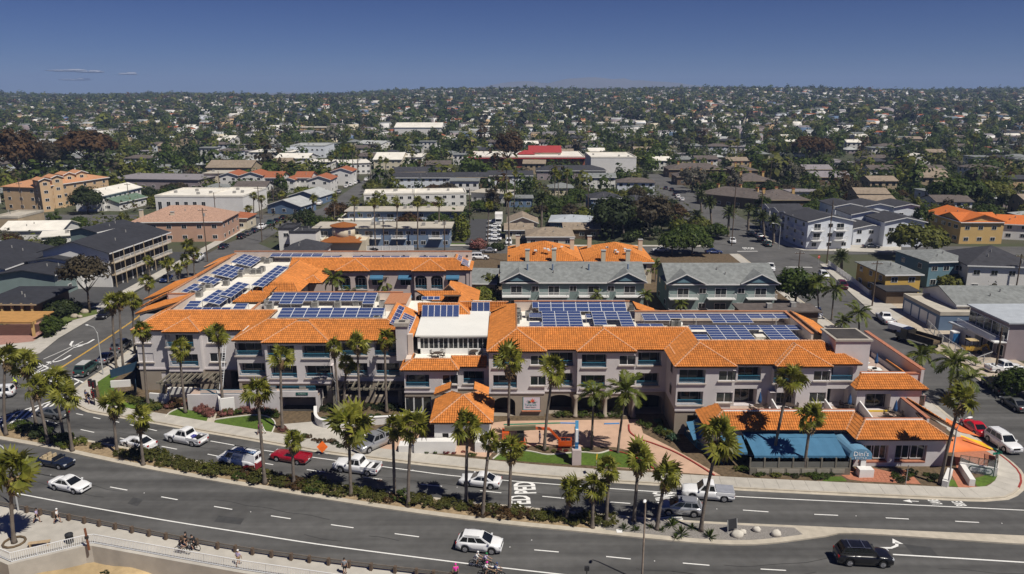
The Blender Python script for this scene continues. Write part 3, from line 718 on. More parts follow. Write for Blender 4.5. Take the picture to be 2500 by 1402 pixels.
s1, s2 = G(1056, 735, 10.6), G(1130, 735, 10.6); rp((s1[0], s1[1], 10.6), (s2[0], s1[1], 10.6), (s2[0] - 1, s1[1] + 2.4, 11.7), (s1[0] - 3, s1[1] + 2.4, 11.7))
LOBBY = (p1, p3, q1, q3)
# terrace mansards
rp((-15.6, 100.0, 7.0), (-7.4, 100.0, 7.0), (-8.7, 102.0, 8.0), (-14.0, 102.0, 8.0)); rp((-15.6, 104.5, 7), (-15.6, 100, 7), (-14, 102, 8), (-14, 104.5, 8)); rp((-7.4, 100, 7), (-7.4, 101.4, 7), (-8.7, 102.6, 8), (-8.7, 102, 8))
rp((-7.4, 101.4, 7.0), (-3.6, 101.4, 7.0), (-3.6, 103.2, 8.0), (-8.7, 103.2, 8.0))
caps += [((-15.6, 100, 7), (-14, 102, 8)), ((-7.4, 100, 7), (-8.7, 102, 8)), ((-14, 102, 8.02), (-8.7, 102, 8.02)), ((-8.7, 103.2, 8.02), (-3.6, 103.2, 8.02))]
# east two storey wing and restaurant
rp((44.7, 93.0, 7), (54.2, 93.0, 7), (52.2, 95.4, 8.3), (46.3, 95.4, 8.3)); rp((44.7, 94.6, 7), (44.7, 93, 7), (46.3, 95.4, 8.3)); rp((54.2, 93, 7), (54.2, 101, 7), (52.2, 101, 8.3), (52.2, 95.4, 8.3))
rp((24.0, 87.1, 4.0), (41.3, 87.1, 4.0), (43.2, 89.6, 5.5), (26.6, 89.6, 5.5)); rp((24.0, 93.2, 4.0), (24.0, 87.1, 4.0), (26.6, 89.6, 5.5), (26.6, 92, 5.5))
rp((41.3, 84.4, 4.0), (53.0, 84.4, 4.0), (50.4, 86.9, 5.5), (43.4, 86.9, 5.5)); rp((41.3, 87.1, 4.0), (41.3, 84.4, 4.0), (43.4, 86.9, 5.5), (43.2, 89.6, 5.5)); rp((53, 84.4, 4), (53, 86.2, 4.0), (54.2, 88, 4.0), (50.8, 89.3, 5.5), (50.4, 86.9, 5.5))
rp((55.2, 87.4, 4), (53.8, 94.5, 4.2), (51.6, 94.5, 5.6), (51.8, 89.5, 5.5))
caps += [((24, 87.1, 4), (26.6, 89.6, 5.5)), ((41.3, 84.4, 4), (43.4, 86.9, 5.5)), ((53, 84.4, 4), (50.4, 86.9, 5.5)), ((41.3, 87.1, 4.0), (43.2, 89.6, 5.5))]
# gatehouse
gx0, gx1, gy0, gy1, gz = -10.4, -2.4, 89.2, 97.0, 4.0
rp((gx0, gy0, gz), (gx1, gy0, gz), (-6.3, 93.6, 6.0), (-6.5, 93.6, 6.0)); rp((gx0, gy1, gz), (gx0, gy0, gz), (-6.5, 93.6, 6.0), (-8.2, gy1, 5.1)); rp((gx1, gy0, gz), (gx1, gy1, gz), (-4.6, gy1, 5.1), (-6.3, 93.6, 6.0))
rp((-10.6, 99.6, 4.6), (-10.6, 97.0, 4.6), (-8.4, 97.0, 5.5), (-8.4, 99.6, 5.5)); rp((-3.2, 97.0, 4.6), (-3.2, 99.6, 4.6), (-5.2, 99.6, 5.5), (-5.2, 97.0, 5.5))
caps += [((gx0, gy0, gz), (-6.4, 93.6, 6.02)), ((gx1, gy0, gz), (-6.4, 93.6, 6.02)), ((-6.4, 93.6, 6.02), (-8.2, gy1, 5.12)), ((-6.4, 93.6, 6.02), (-4.6, gy1, 5.12))]
rt = tile_plane(roofs, H); hfix(rt); hfix([o for o in COL.objects if o.name.startswith('roof_deck')][0]); hfix(ridge_caps(caps, H))
# ---- solid bodies with their flat white decks
body = MB()
def blk(x0, x1, y0, y1, z0, z1, m=0, top=1): body.prism([(x0, y0), (x1, y0), (x1, y1), (x0, y1)], z0, z1, m, top, False)
FZ = 10.35
blk(.0, 21.9, 103.75, 118.0, 0, FZ); blk(-3.0, 0.0, 103.75, 118, 0, 9.8, 0, 0); blk(21.9, 45.4, 97.4, 112.0, 0, FZ); blk(-39.8, -15.1, 107.6, 124.5, 0, FZ); blk(-56.6, -40.5, 112.2, 118.8, 0, FZ)
blk(-57.7, -46.0, 124, 156.5, 0, FZ); blk(-56.6, -46.0, 118.8, 124, 0, FZ); blk(-46, -8.6, 151.2, 156.4, 0, FZ + .1); blk(-46.0, -41.5, 118.8, 130, 0, FZ - .05)
blk(-46, -41.2, 130, 151.2, 0, 9.6)
# parapets
def wallbox(x0, x1, y0, y1, z0, z1, m=2, cap=True):
 body.box(x0, x1, y0, y1, z0, z1, m)
 if cap: body.box(x0 - .06, x1 + .06, y0 - .06, y1 + .06, z1, z1 + .1, 3)
wallbox(.4, 18.8, 118.0, 118.3, 9, 12.0); wallbox(18.8, 42, 112.2, 112.5, 9, 12.0); wallbox(41.6, 41.9, 101.3, 112.2, 10, 11.95)
wallbox(-58, -8.4, 156.5, 156.9, 9, 12.2); wallbox(-40, -18.4, 124.5, 124.8, 9, 11.8); wallbox(-20.4, -17.0, 118, 124.5, 9.5, 11.6)
wallbox(-57.9, -57.6, 123.9, 156.4, 10, 11.75); wallbox(-53.5, -53.2, 113.4, 124, 10, 11.75); wallbox(-57.6, -53.5, 123.7, 124, 10, 11.75); wallbox(-41.2, -40.9, 113.9, 120, 10, 11.2)
for yy in (131.3, 141.5): body.box(-57.4, -46.3, yy, yy + .25, 10, 10.75, 1)
for k in range(9): body.box(-36 + k * 4.4, -35.6 + k * 4.4, 156.42, 156.52, 11.1, 11.45, 4)
for k in range(4): body.box(-30 + 3.3 * k, -29.6 + 3.3 * k, 124.42, 124.52, 10.9, 11.25, 4)
# stair tower, chimney
wallbox(43.0, 47.6, 96.4, 101.2, 0, 12.5, 0, False); body.box(42.8, 47.8, 96.2, 101.4, 12.5, 12.75, 5); body.box(43.2, 47.4, 96.7, 100.9, 12.75, 12.8, 4)
wallbox(-16.6, -14.9, 104.0, 105.6, 7, 12.2, 0, False); body.box(-16.8, -14.7, 103.8, 105.8, 12.2, 12.7, 5); body.box(-16.2, -15.3, 104.4, 105.2, 12.7, 12.75, 4)
body.box(-14.9, -14.2, 103.9, 104.5, 6.9, 11, 2)
# terrace block, sunroom, deck
blk(-15.0, -3.4, 104.3, 118, 0, 6.95, 0, 1); blk(-15.0, -3.4, 102.2, 104.3, 6.6, 6.95, 0, 1); blk(-15, -3.4, 117.2, 124.5, 6.95, 10.4)
body.box(-14.3, -8.6, 101.9, 102.15, 6.9, 7.95, 2); body.box(-8.6, -3.5, 103.1, 103.3, 6.9, 7.95, 2); body.box(-15.1, -14.2, 102.2, 104, 6.9, 7.9, 2)
hfix(body.build('wall', [stucco, white_roof, cream, M('coping_tile', (.45, .2, .1), .85, .15, 3), shade_m, M('cap_stone', (.40, .36, .31), .9)], H))
sun = MB().hexa([(-14.2, 106.7, 9.75), (-3.6, 106.7, 9.75), (-3.6, 117.1, 10.5), (-14.2, 117.1, 10.5), (-14.2, 106.7, 9.95), (-3.6, 106.7, 9.95), (-3.6, 117.1, 10.7), (-14.2, 117.1, 10.7)]).build('sunroom_roof', M('white_metal_roof', (.76, .75, .70), .5, .03, .4), H); hfix(sun)
sm = MB().box(-13.9, -3.6, 107.1, 107.3, 6.95, 7.75).box(-13.9, -3.6, 107.1, 107.3, 9.45, 9.75).box(-13.9, -13.5, 107.1, 117, 6.95, 9.75).build('sunroom_wall', trim_white, H); hfix(sm)
for k in range(7): hfix(window(1.4, 1.7, H, (-13.0 + k * 1.45, 107.2, 7.75), 0, 2))
hfix(MB().box(-13.4, -3.7, 107.6, 107.7, 7, 9.7).build('sunroom_back', shade_m, H))
# ---- facades
fac = MB()                                            # 0 lavender, 1 taupe, 2 white reveals, 3 dark, 4 floor
F2, F3 = (4.35, 6.25), (7.4, 9.3)
def X(px, Y, z=7): return GX(px, Y, z)
loggias = []
def front(x0, x1, Y, upper, ground=None, z0=0.0, ztop=9.9, split=3.6, deep=1.5, ret=None):
 hs = []
 for kind, a, b, fl in upper:
  if kind == 'w':
   zb, zt = (fl[0] + .35, fl[1] - .12); hs.append((a - x0, b - x0, zb, zt, .22))
   window_at.append(((a + b) / 2, Y + .12, zb, b - a, zt - zb, 2))
  else:
   hs.append((a - x0, b - x0, fl[0], fl[1], deep)); loggias.append((a, b, Y, fl, kind, deep))
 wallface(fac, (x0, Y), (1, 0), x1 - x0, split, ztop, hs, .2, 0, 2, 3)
 if split > z0:
  wallface(fac, (x0, Y), (1, 0), x1 - x0, z0, split, [(g[0] - x0, g[1] - x0, *g[2:]) for g in (ground or [])], 1.8, 1, 1, 3)
  fac.box(x0 - .05, x1 + .05, Y - .14, Y - .002, split - .1, split + .12, 2)
 else: fac.box(x0 - .05, x1 + .05, Y - .08, Y - .002, ztop - .6, ztop - .5, 0)
 r = ret if ret is not None else 2.6
 fac.face([(x0, Y + r, split), (x0, Y, split), (x0, Y, ztop), (x0, Y + r, ztop)], 0); fac.face([(x1, Y, split), (x1, Y + r, split), (x1, Y + r, ztop), (x1, Y, ztop)], 0)
 if split > z0:
  fac.face([(x0, Y + r, z0), (x0, Y, z0), (x0, Y, split), (x0, Y + r, split)], 1); fac.face([(x1, Y, z0), (x1, Y + r, z0), (x1, Y + r, split), (x1, Y, split)], 1)
window_at = []
DOORF = M('door_frame', (.30, .29, .32), .6)
Yc = 100.2
b0 = lambda p: X(p, Yc); c0 = lambda p: X(p, 101.0)
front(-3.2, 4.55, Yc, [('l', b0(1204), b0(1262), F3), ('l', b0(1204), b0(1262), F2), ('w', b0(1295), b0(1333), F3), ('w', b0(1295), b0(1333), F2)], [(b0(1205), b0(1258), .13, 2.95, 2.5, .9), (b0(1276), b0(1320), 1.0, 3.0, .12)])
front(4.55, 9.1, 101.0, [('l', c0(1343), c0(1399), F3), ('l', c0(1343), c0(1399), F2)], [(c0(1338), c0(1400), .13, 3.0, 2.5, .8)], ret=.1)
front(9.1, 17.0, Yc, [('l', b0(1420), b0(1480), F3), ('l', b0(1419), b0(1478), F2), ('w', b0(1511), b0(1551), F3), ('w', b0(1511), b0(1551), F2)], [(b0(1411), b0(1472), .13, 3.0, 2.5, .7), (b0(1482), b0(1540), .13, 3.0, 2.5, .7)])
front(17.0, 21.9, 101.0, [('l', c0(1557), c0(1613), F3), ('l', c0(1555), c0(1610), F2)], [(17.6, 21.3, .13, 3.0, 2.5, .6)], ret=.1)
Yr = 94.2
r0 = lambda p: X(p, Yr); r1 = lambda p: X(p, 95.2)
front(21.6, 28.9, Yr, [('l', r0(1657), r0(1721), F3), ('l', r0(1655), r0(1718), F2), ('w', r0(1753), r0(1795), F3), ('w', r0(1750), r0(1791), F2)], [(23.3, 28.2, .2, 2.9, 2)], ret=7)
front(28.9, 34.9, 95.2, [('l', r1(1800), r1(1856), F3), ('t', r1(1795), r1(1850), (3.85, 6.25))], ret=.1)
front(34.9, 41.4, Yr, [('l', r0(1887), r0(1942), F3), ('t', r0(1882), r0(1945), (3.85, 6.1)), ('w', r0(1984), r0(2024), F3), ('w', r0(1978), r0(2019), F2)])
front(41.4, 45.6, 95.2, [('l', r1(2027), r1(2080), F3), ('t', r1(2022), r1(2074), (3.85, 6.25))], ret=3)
for Yw, x, zz in ((97.2, 21.6, F3), (97.2, 21.6, F2)):
 fac.box(x - .06, x - .001, Yw - .7, Yw + .7, zz[0] + .3, zz[1] - .1, 2); fac.box(x - .08, x - .06, Yw - .58, Yw + .58, zz[0] + .42, zz[1] - .22, 3)
Yl = 104.0
l0 = lambda p: X(p, Yl); l1 = lambda p: X(p, 105.1)
gr = [(-39.6, -36.6, .9, 3.1, 2)]
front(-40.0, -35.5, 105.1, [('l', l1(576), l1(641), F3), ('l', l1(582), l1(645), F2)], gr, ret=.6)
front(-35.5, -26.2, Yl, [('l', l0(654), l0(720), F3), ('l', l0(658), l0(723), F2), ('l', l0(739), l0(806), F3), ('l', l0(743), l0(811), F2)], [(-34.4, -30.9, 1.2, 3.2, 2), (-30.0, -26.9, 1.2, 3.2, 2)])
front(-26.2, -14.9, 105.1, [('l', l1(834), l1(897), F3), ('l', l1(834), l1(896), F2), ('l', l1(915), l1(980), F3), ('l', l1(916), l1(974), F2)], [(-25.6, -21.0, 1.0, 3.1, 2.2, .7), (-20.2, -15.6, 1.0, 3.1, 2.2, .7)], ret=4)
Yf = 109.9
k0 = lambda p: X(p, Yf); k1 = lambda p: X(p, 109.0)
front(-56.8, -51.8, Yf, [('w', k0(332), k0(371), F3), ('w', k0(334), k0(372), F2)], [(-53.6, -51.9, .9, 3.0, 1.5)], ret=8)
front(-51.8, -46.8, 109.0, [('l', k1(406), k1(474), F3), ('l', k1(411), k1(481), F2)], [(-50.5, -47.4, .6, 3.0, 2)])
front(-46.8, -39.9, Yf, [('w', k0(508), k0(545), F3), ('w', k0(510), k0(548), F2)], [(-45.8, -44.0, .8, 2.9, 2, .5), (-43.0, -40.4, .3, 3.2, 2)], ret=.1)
# terrace block
Yt = 100.6
tt = lambda p: X(p, Yt, 5)
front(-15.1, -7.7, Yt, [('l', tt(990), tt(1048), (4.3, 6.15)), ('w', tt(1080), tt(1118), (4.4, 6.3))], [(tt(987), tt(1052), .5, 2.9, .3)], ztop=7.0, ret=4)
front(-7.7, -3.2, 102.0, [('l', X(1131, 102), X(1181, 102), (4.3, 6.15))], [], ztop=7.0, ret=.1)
for k in range(3): window_at.append((tt(987) + (k + .5) * (tt(1052) - tt(987)) / 3, Yt + .15, .5, (tt(1052) - tt(987)) / 3, 2.4, 1))
# street side of the left wing and right end of the back wing
for (xx, ya_, yb_) in ((-56.8, 110, 118.4), (-60.0, 118.2, 121.3), (-61.0, 121.3, 126.8), (-62.4, 126.8, 140.4), (-57.6, 140.4, 151.2), (-61.8, 151.2, 160)):
 fac.face([(xx, yb_, 0), (xx, ya_, 0), (xx, ya_, 9.9), (xx, yb_, 9.9)], 0); fac.face([(xx, ya_, 0), (xx + 6, ya_, 0), (xx + 6, ya_, 9.9), (xx, ya_, 9.9)], 0)
fac.face([(-8.5, 149.4, 0), (-8.5, 157, 0), (-8.5, 157, 10), (-8.5, 149.4, 10)], 5)
fac.face([(-9.2, 149.5, 0), (-8.5, 149.5, 0), (-8.5, 149.5, 10), (-9.2, 149.5, 10)], 5)
# back wing over the courtyard
Yb, Ym_ = 148.9, 149.7
q0 = lambda p: GX(p, Yb, 7); q1 = lambda p: GX(p, Ym_, 7)
def backpart(x0, x1, Y, ar, wi):
 hs = [(a - x0, b - x0, c, d, 1.4, .75) for a, b, c, d in ar] + [(a - x0, b - x0, c, d, .2) for a, b, c, d in wi]
 wallface(fac, (x0, Y), (1, 0), x1 - x0, 0, 9.9, hs, .2, 5, 5, 3)
 fac.face([(x1, Y, 0), (x1, Y + .9, 0), (x1, Y + .9, 9.9), (x1, Y, 9.9)], 5)
 for a, b, c, d in ar: loggia2.append((a, b, Y, c))
 for a, b, c, d in wi:
  window_at.append(((a + b) / 2, Y + .1, c, b - a, d - c, 2)); awn_at.append(((a + b) / 2, Y, d + .15, b - a + .5))
loggia2 = []; awn_at = []
backpart(-41, -34.8, Ym_, [], [])
backpart(-34.8, -28.9, Yb, [(q0(826), q0(856), 6.0, 8.9), (q0(866), q0(896), 6.0, 8.9), (q0(866), q0(896), 2.4, 5.2)], [])
backpart(-28.9, -19.6, Ym_, [], [(q1(908), q1(934), 6.6, 8.6), (q1(977), q1(1003), 6.6, 8.6), (q1(908), q1(934), 3.0, 4.6), (q1(977), q1(1003), 3.0, 4.6)])
backpart(-19.6, -13.7, Yb, [(q0(1013), q0(1042), 6.0, 8.9), (q0(1052), q0(1081), 6.0, 8.9), (q0(1014), q0(1043), 2.4, 4.9), (q0(1052), q0(1081), 2.4, 4.9)], [])
backpart(-13.7, -9.2, Ym_, [], [(q1(1093), q1(1119), 6.6, 8.6)])
# east wing and restaurant walls
wy = 93.5
e0 = lambda p: GX(p, wy, 5)
wallface(fac, (45.2, wy), (1, 0), 8.4, 0, 7.0, [(e0(2111) - 45.2, e0(2173) - 45.2, 3.8, 6.2, 1.4), (e0(2243) - 45.2, e0(2258) - 45.2, 4.4, 6.0, .2)], .2, 0, 2, 3)
window_at.append(((e0(2243) + e0(2258)) / 2, wy + .1, 4.4, .8, 1.6, 1)); loggias.append((e0(2111), e0(2173), wy, (3.8, 6.2), 't', 1.4))
fac.face([(53.6, wy, 0), (53.6, 108, 0), (53.6, 108, 7), (53.6, wy, 7)], 0); fac.face([(45.2, 97, 0), (45.2, wy, 0), (45.2, wy, 7), (45.2, 97, 7)], 0)
ry = 85.2
w0 = lambda p: GX(p, ry, 2)
hs = [(w0(a) - 41.7, w0(b) - 41.7, .75, 2.9, .55) for a, b in ((2098, 2168), (2186, 2262))]
wallface(fac, (41.7, ry), (1, 0), 11.0, 0, 4.0, hs, .2, 0, 2, 3)
for a, b in ((2098, 2168), (2186, 2262)):
 A, B = w0(a), w0(b); n = 2
 for k in range(n): window_at.append((A + (k + .5) * (B - A) / n, ry + .4, 1.0, (B - A) / n - .2, 1.75, 2))
 fac.box(A + .01, B - .01, ry - .05, ry + .5, .66, .8, 6)
fac.face([(52.7, ry, 0), (52.7, 87, 0), (52.7, 87, 4), (52.7, ry, 4)], 0); fac.face([(52.7, 87, 0), (54, 88.4, 0), (54, 88.4, 4), (52.7, 87, 4)], 0); fac.face([(54, 88.4, 0), (53.4, 94, 0), (53.4, 94, 4), (54, 88.4, 4)], 0)
wallface(fac, (24.6, 88.0), (1, 0), 17.2, 0, 4.0, [(2.5, 15.8, .3, 2.9, 2.5)], .2, 0, 1, 3); fac.face([(24.6, 94, 0), (24.6, 88, 0), (24.6, 88, 4), (24.6, 94, 4)], 0)
# restaurant terraces on the roof
for (x0, x1, y0, y1) in ((26.2, 45.3, 89.2, 95.3), (43.2, 53.2, 86.6, 93.5)):
 pass
fac.box(26.6, 43.4, 89.6, 95.1, 3.4, 3.8, 4); fac.box(43.41, 51.2, 87.0, 93.45, 3.4, 3.79, 4)
fac.box(26.6, 43.2, 89.45, 89.62, 3.5, 5.62, 7); fac.box(43.4, 50.4, 86.78, 86.95, 3.5, 5.62, 7); fac.box(26.5, 43.3, 89.62, 89.8, 5.4, 5.7, 6); fac.box(43.3, 50.5, 86.95, 87.15, 5.4, 5.7, 6)
for xx in (34.2, 41.2, 45.6): fac.hexa([(xx, 89.8, 3.8), (xx + .16, 89.8, 3.8), (xx + .16, 94.0, 3.8), (xx, 94.0, 3.8), (xx, 89.8, 4.6), (xx + .16, 89.8, 4.6), (xx + .16, 94, 5.3), (xx, 94, 5.3)], 7)
fac.box(51.0, 51.3, 87, 93.5, 3.8, 5.6, 0); fac.box(50.9, 51.4, 87, 93.5, 5.6, 5.75, 6)
for xa, xb in ((r1(1797), r1(1850)), (r0(1884), r0(1944)), (r1(2024), r1(2072))): fac.box(xa, xb, 93.6, 93.75, 3.8, 4.0, 8)
fac.box(e0(2113), e0(2172), 93.2, 93.35, 3.8, 4.0, 8)
# upper east terrace with its street wall
fac.box(45.6, 55.2, 96.2, 112, 5.9, 6.3, 4); fac.box(54.6, 55.0, 96.0, 113, 0, 8.6, 0); fac.box(54.5, 55.1, 96, 113, 8.6, 8.72, 6); fac.box(46.4, 52.2, 95.4, 95.6, 6.9, 8.42, 7); fac.box(46.3, 52.3, 95.6, 95.85, 7.6, 8.45, 6)
fac.box(52.4, 54.6, 96.2, 96.5, 5.9, 8.0, 0); fac.box(52.3, 54.7, 96.1, 96.6, 8.0, 8.12, 6)
# gatehouse walls
for a, b, hole in ((-9.9, -2.9, (2.75, 5.1, 0.13, 2.75, 3.0, .6)),):
 wallface(fac, (a, 89.9), (1, 0), b - a, 0, 4.0, [hole, (1.0, 1.8, 1.6, 2.3, .25)], 3.0, 9, 9, 3)
fac.face([(-9.9, 96.6, 0), (-9.9, 89.9, 0), (-9.9, 89.9, 4), (-9.9, 96.6, 4)], 9); fac.face([(-2.9, 89.9, 0), (-2.9, 96.6, 0), (-2.9, 96.6, 4), (-2.9, 89.9, 4)], 9)
fac.box(-12.4, -7.2, 88.6, 89.7, 0, 1.75, 9); fac.box(-4.7, -2.0, 88.9, 89.7, 0, 1.5, 9); fac.box(-14.4, -12.5, 88.9, 90.4, 0, 1.0, 9); fac.box(-1.9, -.6, 88.6, 89.6, 0, 1.2, 9)
hfix(fac.build('facade', [stucco, taupe, M('pale_reveal', (.56, .51, .51), .9, .05), shade_m, M('terrace_paving', (.44, .33, .27), .9, .12, 1.5), M('rose_stucco', (.50, .42, .40), .93, .06, .6), brickpave, trim_white, M('yellow_step', (.66, .45, .04), .8), white_wall], H))
for (x, y, z, w, h, n) in window_at: hfix(window(w, h, H, (x, y, z), 0, n, gl=glass2 if rnd.random() < .45 else glass))
sill = MB()
for (x, y, z, w, h, n) in window_at:
 if h < 1.8 and z > 3: sill.box(x - w / 2 - .12, x + w / 2 + .12, y - .35, y - .12, z - .14, z - .005)
for (a, b, Y, fl, kind, dp) in loggias:
 # sliding door in the back, railing in front, floor slab
 dw = min(2.6, (b - a) * .72); n = 2 if dw < 2.2 else 3
 hfix(window(dw, fl[1] - fl[0] - .12, H, (b - dw / 2 - .2 if rnd.random() < .5 else a + dw / 2 + .2, Y + dp - .06, fl[0] + .03), 0, 2, DOORF, None, .05))
 if kind == 'l':
  hfix(railing(b - a - .04, .72, H, ((a + b) / 2, Y + .1, fl[0]), 0)); sill.box(a - .15, b + .15, Y - .2, Y - .003, fl[0] - .16, fl[0] - .001)
for (a, b, Y, c) in loggia2:
 dw = (b - a) * .6; hfix(window(dw, 2.0, H, ((a + b) / 2, Y + 1.3, c + .05), 0, 2)); hfix(railing(b - a - .04, .8, H, ((a + b) / 2, Y + .1, c), 0)); sill.box(a - .1, b + .1, Y - .2, Y - .003, c - .15, c - .001)
hfix(sill.build('window_sill', M('sill_grey', (.42, .37, .33), .9), H))['kind'] = 'stuff'
for (x, y, z, w) in awn_at:
 m = MB().hexa([(x - w / 2, y - .9, z - .5), (x + w / 2, y - .9, z - .5), (x + w / 2, y - .9, z - .45), (x - w / 2, y - .9, z - .45), (x - w / 2, y - .01, z), (x + w / 2, y - .01, z), (x + w / 2, y - .01, z + .05), (x - w / 2, y - .01, z + .05)])
 m.face([(x - w / 2, y - .905, z - .72), (x + w / 2, y - .905, z - .72), (x + w / 2, y - .905, z - .46), (x - w / 2, y - .905, z - .46)])
 hfix(m.build('window_awning', awning_blue, H))
# columns of the porch
for px in (1405, 1477, 1546):
 x = GX(px, 99.9, 1.5); hfix(MB().tube([(x, 99.8, .13), (x, 99.8, .5), (x, 99.8, .55), (x, 99.8, 2.8), (x, 99.8, 3.4)], [.42, .42, .27, .24, .4], 12).build('column', taupe, H, True))
# ================================================================== solar arrays on the roofs
cell_m = bpy.data.materials.new('solar_cells'); cell_m.use_nodes = True
_n = cell_m.node_tree; _b = _n.nodes['Principled BSDF']
_tc = _n.nodes.new('ShaderNodeTexCoord'); _bk = _n.nodes.new('ShaderNodeTexBrick'); _bk.offset = 0; _bk.squash = 1
_bk.inputs['Scale'].default_value = 1; _bk.inputs['Brick Width'].default_value = .162; _bk.inputs['Row Height'].default_value = .162; _bk.inputs['Mortar Size'].default_value = .006
_bk.inputs['Color1'].default_value = (.022, .045, .15, 1); _bk.inputs['Color2'].default_value = (.03, .055, .17, 1); _bk.inputs['Mortar'].default_value = (.16, .19, .28, 1)
_n.links.new(_tc.outputs['Object'], _bk.inputs['Vector']); _n.links.new(_bk.outputs['Color'], _b.inputs['Base Color'])
_b.inputs['Roughness'].default_value = .22; _b.inputs['Specular IOR Level'].default_value = .5
alu = M('aluminium_frame', (.78, .79, .80), .45, .04, 2)
galv = M('galvanised_post', (.45, .45, .44), .5, .1, 2)
_PAN = {}
def panel_mesh(w, h):
 k = (round(w, 2), round(h, 2))
 if k not in _PAN:
  t = .035
  _PAN[k] = (MB().box(t, w - t, t, h - t, 0, .03).mesh('solar_panel', cell_m), MB().box(0, w, 0, t, -.02, .035).box(0, w, h - t, h, -.02, .035).box(0, t, t, h - t, -.02, .035).box(w - t, w, t, h - t, -.02, .035).mesh('panel_frame', alu))
 return _PAN[k]
narr = 0
def solar(label, O, u, v, cells, mw, mh, deck=None, gap=.03):
 """O: far or upper corner; u, v unit vectors along columns and down the rows; cells: (column, row)"""
 global narr; narr += 1
 u, v = Vector(u).normalized(), Vector(v).normalized(); n = u.cross(v)
 if n.z < 0: n = -n
 t = thing('solar_array', label, 'solar panels', O, 0, 'solar arrays on the hotel roof')
 a, b = panel_mesh(mw - gap, mh - gap); O = Vector(O)
 w = -v; mat3 = Matrix((u, w, u.cross(w))).transposed()
 for c, r in cells:
  o = put('solar_panel', a, t); p = u * c * mw + v * ((r + 1) * mh - gap)
  o.matrix_local = Matrix.Translation(p) @ mat3.to_4x4(); put('panel_frame', b, o)
 if deck is not None:
  lg = MB(); cs = sorted(set(c for c, r in cells))
  for c in cs[::2] + [cs[-1] + 1]:
   rs = [r for cc, r in cells if cc == min(c, cs[-1])]
   for r in (min(rs) + .15, max(rs) + .85):
    p = u * c * mw + v * r * mh; q = O + p
    lg.box(p.x - .03, p.x + .03, p.y - .03, p.y + .03, deck - O.z, p.z - .03)
   a0 = u * c * mw + v * min(rs) * mh; a1 = u * c * mw + v * (max(rs) + 1) * mh
   lg.bar(a0 - n * .06, a1 - n * .06, .06, .06)
  lg.build('support_frame', galv, t)['kind'] = 'stuff'
 return t
def cols(*counts, start=0): return [(start + i, r) for i, n in enumerate(counts) for r in range(*(n if isinstance(n, tuple) else (n,)))]
def tiltY(deg): return (0, -math.cos(R(deg)), -math.sin(R(deg)))
def tiltX(deg): return (math.cos(R(deg)), 0, -math.sin(R(deg)))
UX, UY = (1, 0, 0), (0, -1, 0)
def pit(px, z, Y): return px / FPX * (Y * _cp - (z - HCAM) * _sp)
D = 10.35
o = G(668, 715, 11.9); solar('wide back row array above the left front roof, with a longer last column', o, UX, tiltY(12), cols(3, 4, 4, 3, 3, 3, 3, 3) + [(8, 0), (8, 1), (8, 2), (8, 3)], pit(28.3, 11.9, o[1]), 1.02, D)
o = G(689, 752, 11.6); solar('even three row array right behind the left front ridge, beside the chimney', o, UX, tiltY(13), cols(*[3] * 8), pit(31.5, 11.6, o[1]), 1.02, D)
o = G(464, 735, 11.5); solar('single stack of three panels at the left edge behind the front ridge', o, UX, tiltY(12), cols(3), 2.0, 1.0, D)
o = G(473, 751, 11.2); solar('low strip of four panels tucked behind the left front ridge', o, UX, tiltY(10), cols(1, 1, 1, 1), pit(23.4, 11.2, o[1]), 1.0, D)
o = G(577, 741, 11.4); solar('single stack of three panels beside the stepped tile wells', o, UX, tiltY(12), cols(3), 2.0, 1.0, D)
o = G(665, 619, 11.9); solar('two row array along the far left back parapet', o, UX, tiltY(8), cols(2, 2, 2, 2, 2), pit(25, 11.9, o[1]), 1.0, D)
for x, n, l in ((788, 2, 'pair of panels along the back parapet'), (862, 6, 'strip of six panels along the back parapet'), (1024, 3, 'strip of three panels along the back parapet near its right end')):
 o = G(x, 624, 11.3); solar(l, o, UX, tiltY(8), cols(*[1] * n), pit(23.3, 11.3, o[1]), 1.15, D)
o = G(596, 620, 11.9); solar('square array nearest the back corner of the left wing', o, UY, tiltX(13), cols(4, 4, 4, 4), 1.98, 1.02, D)
o = G(551, 645, 11.9); solar('largest square array in the middle of the left wing', o, UY, tiltX(13), cols(4, 4, 4, 4), 1.98, 1.05, D)
o = G(501, 673, 11.7); solar('small square array on the left wing, in front of the largest one', o, UY, tiltX(13), cols(3, 3), 1.98, 1.05, D)
o = G(474, 692, 11.5); solar('small stepped array beside the left parapet', o, UY, tiltX(13), cols(2, 2, 1), 1.9, 1.05, D)
o = G(581, 688, 12.0); solar('long narrow array of two columns left of the tile wells', o, UY, tiltX(12), cols(2, 2, 2, 2, 2), 1.8, 1.05, D)
o = G(532, 707, 12.0); solar('raised array on posts in front of the rooftop units', o, UY, tiltX(12), cols(3, 3, 3, 3), 1.8, 1.0, D)
o = G(678, 648, 12.3); solar('longest narrow array along the courtyard slope', o, UY, tiltX(10), cols(*[2] * 8), 1.92, 1.05, D)
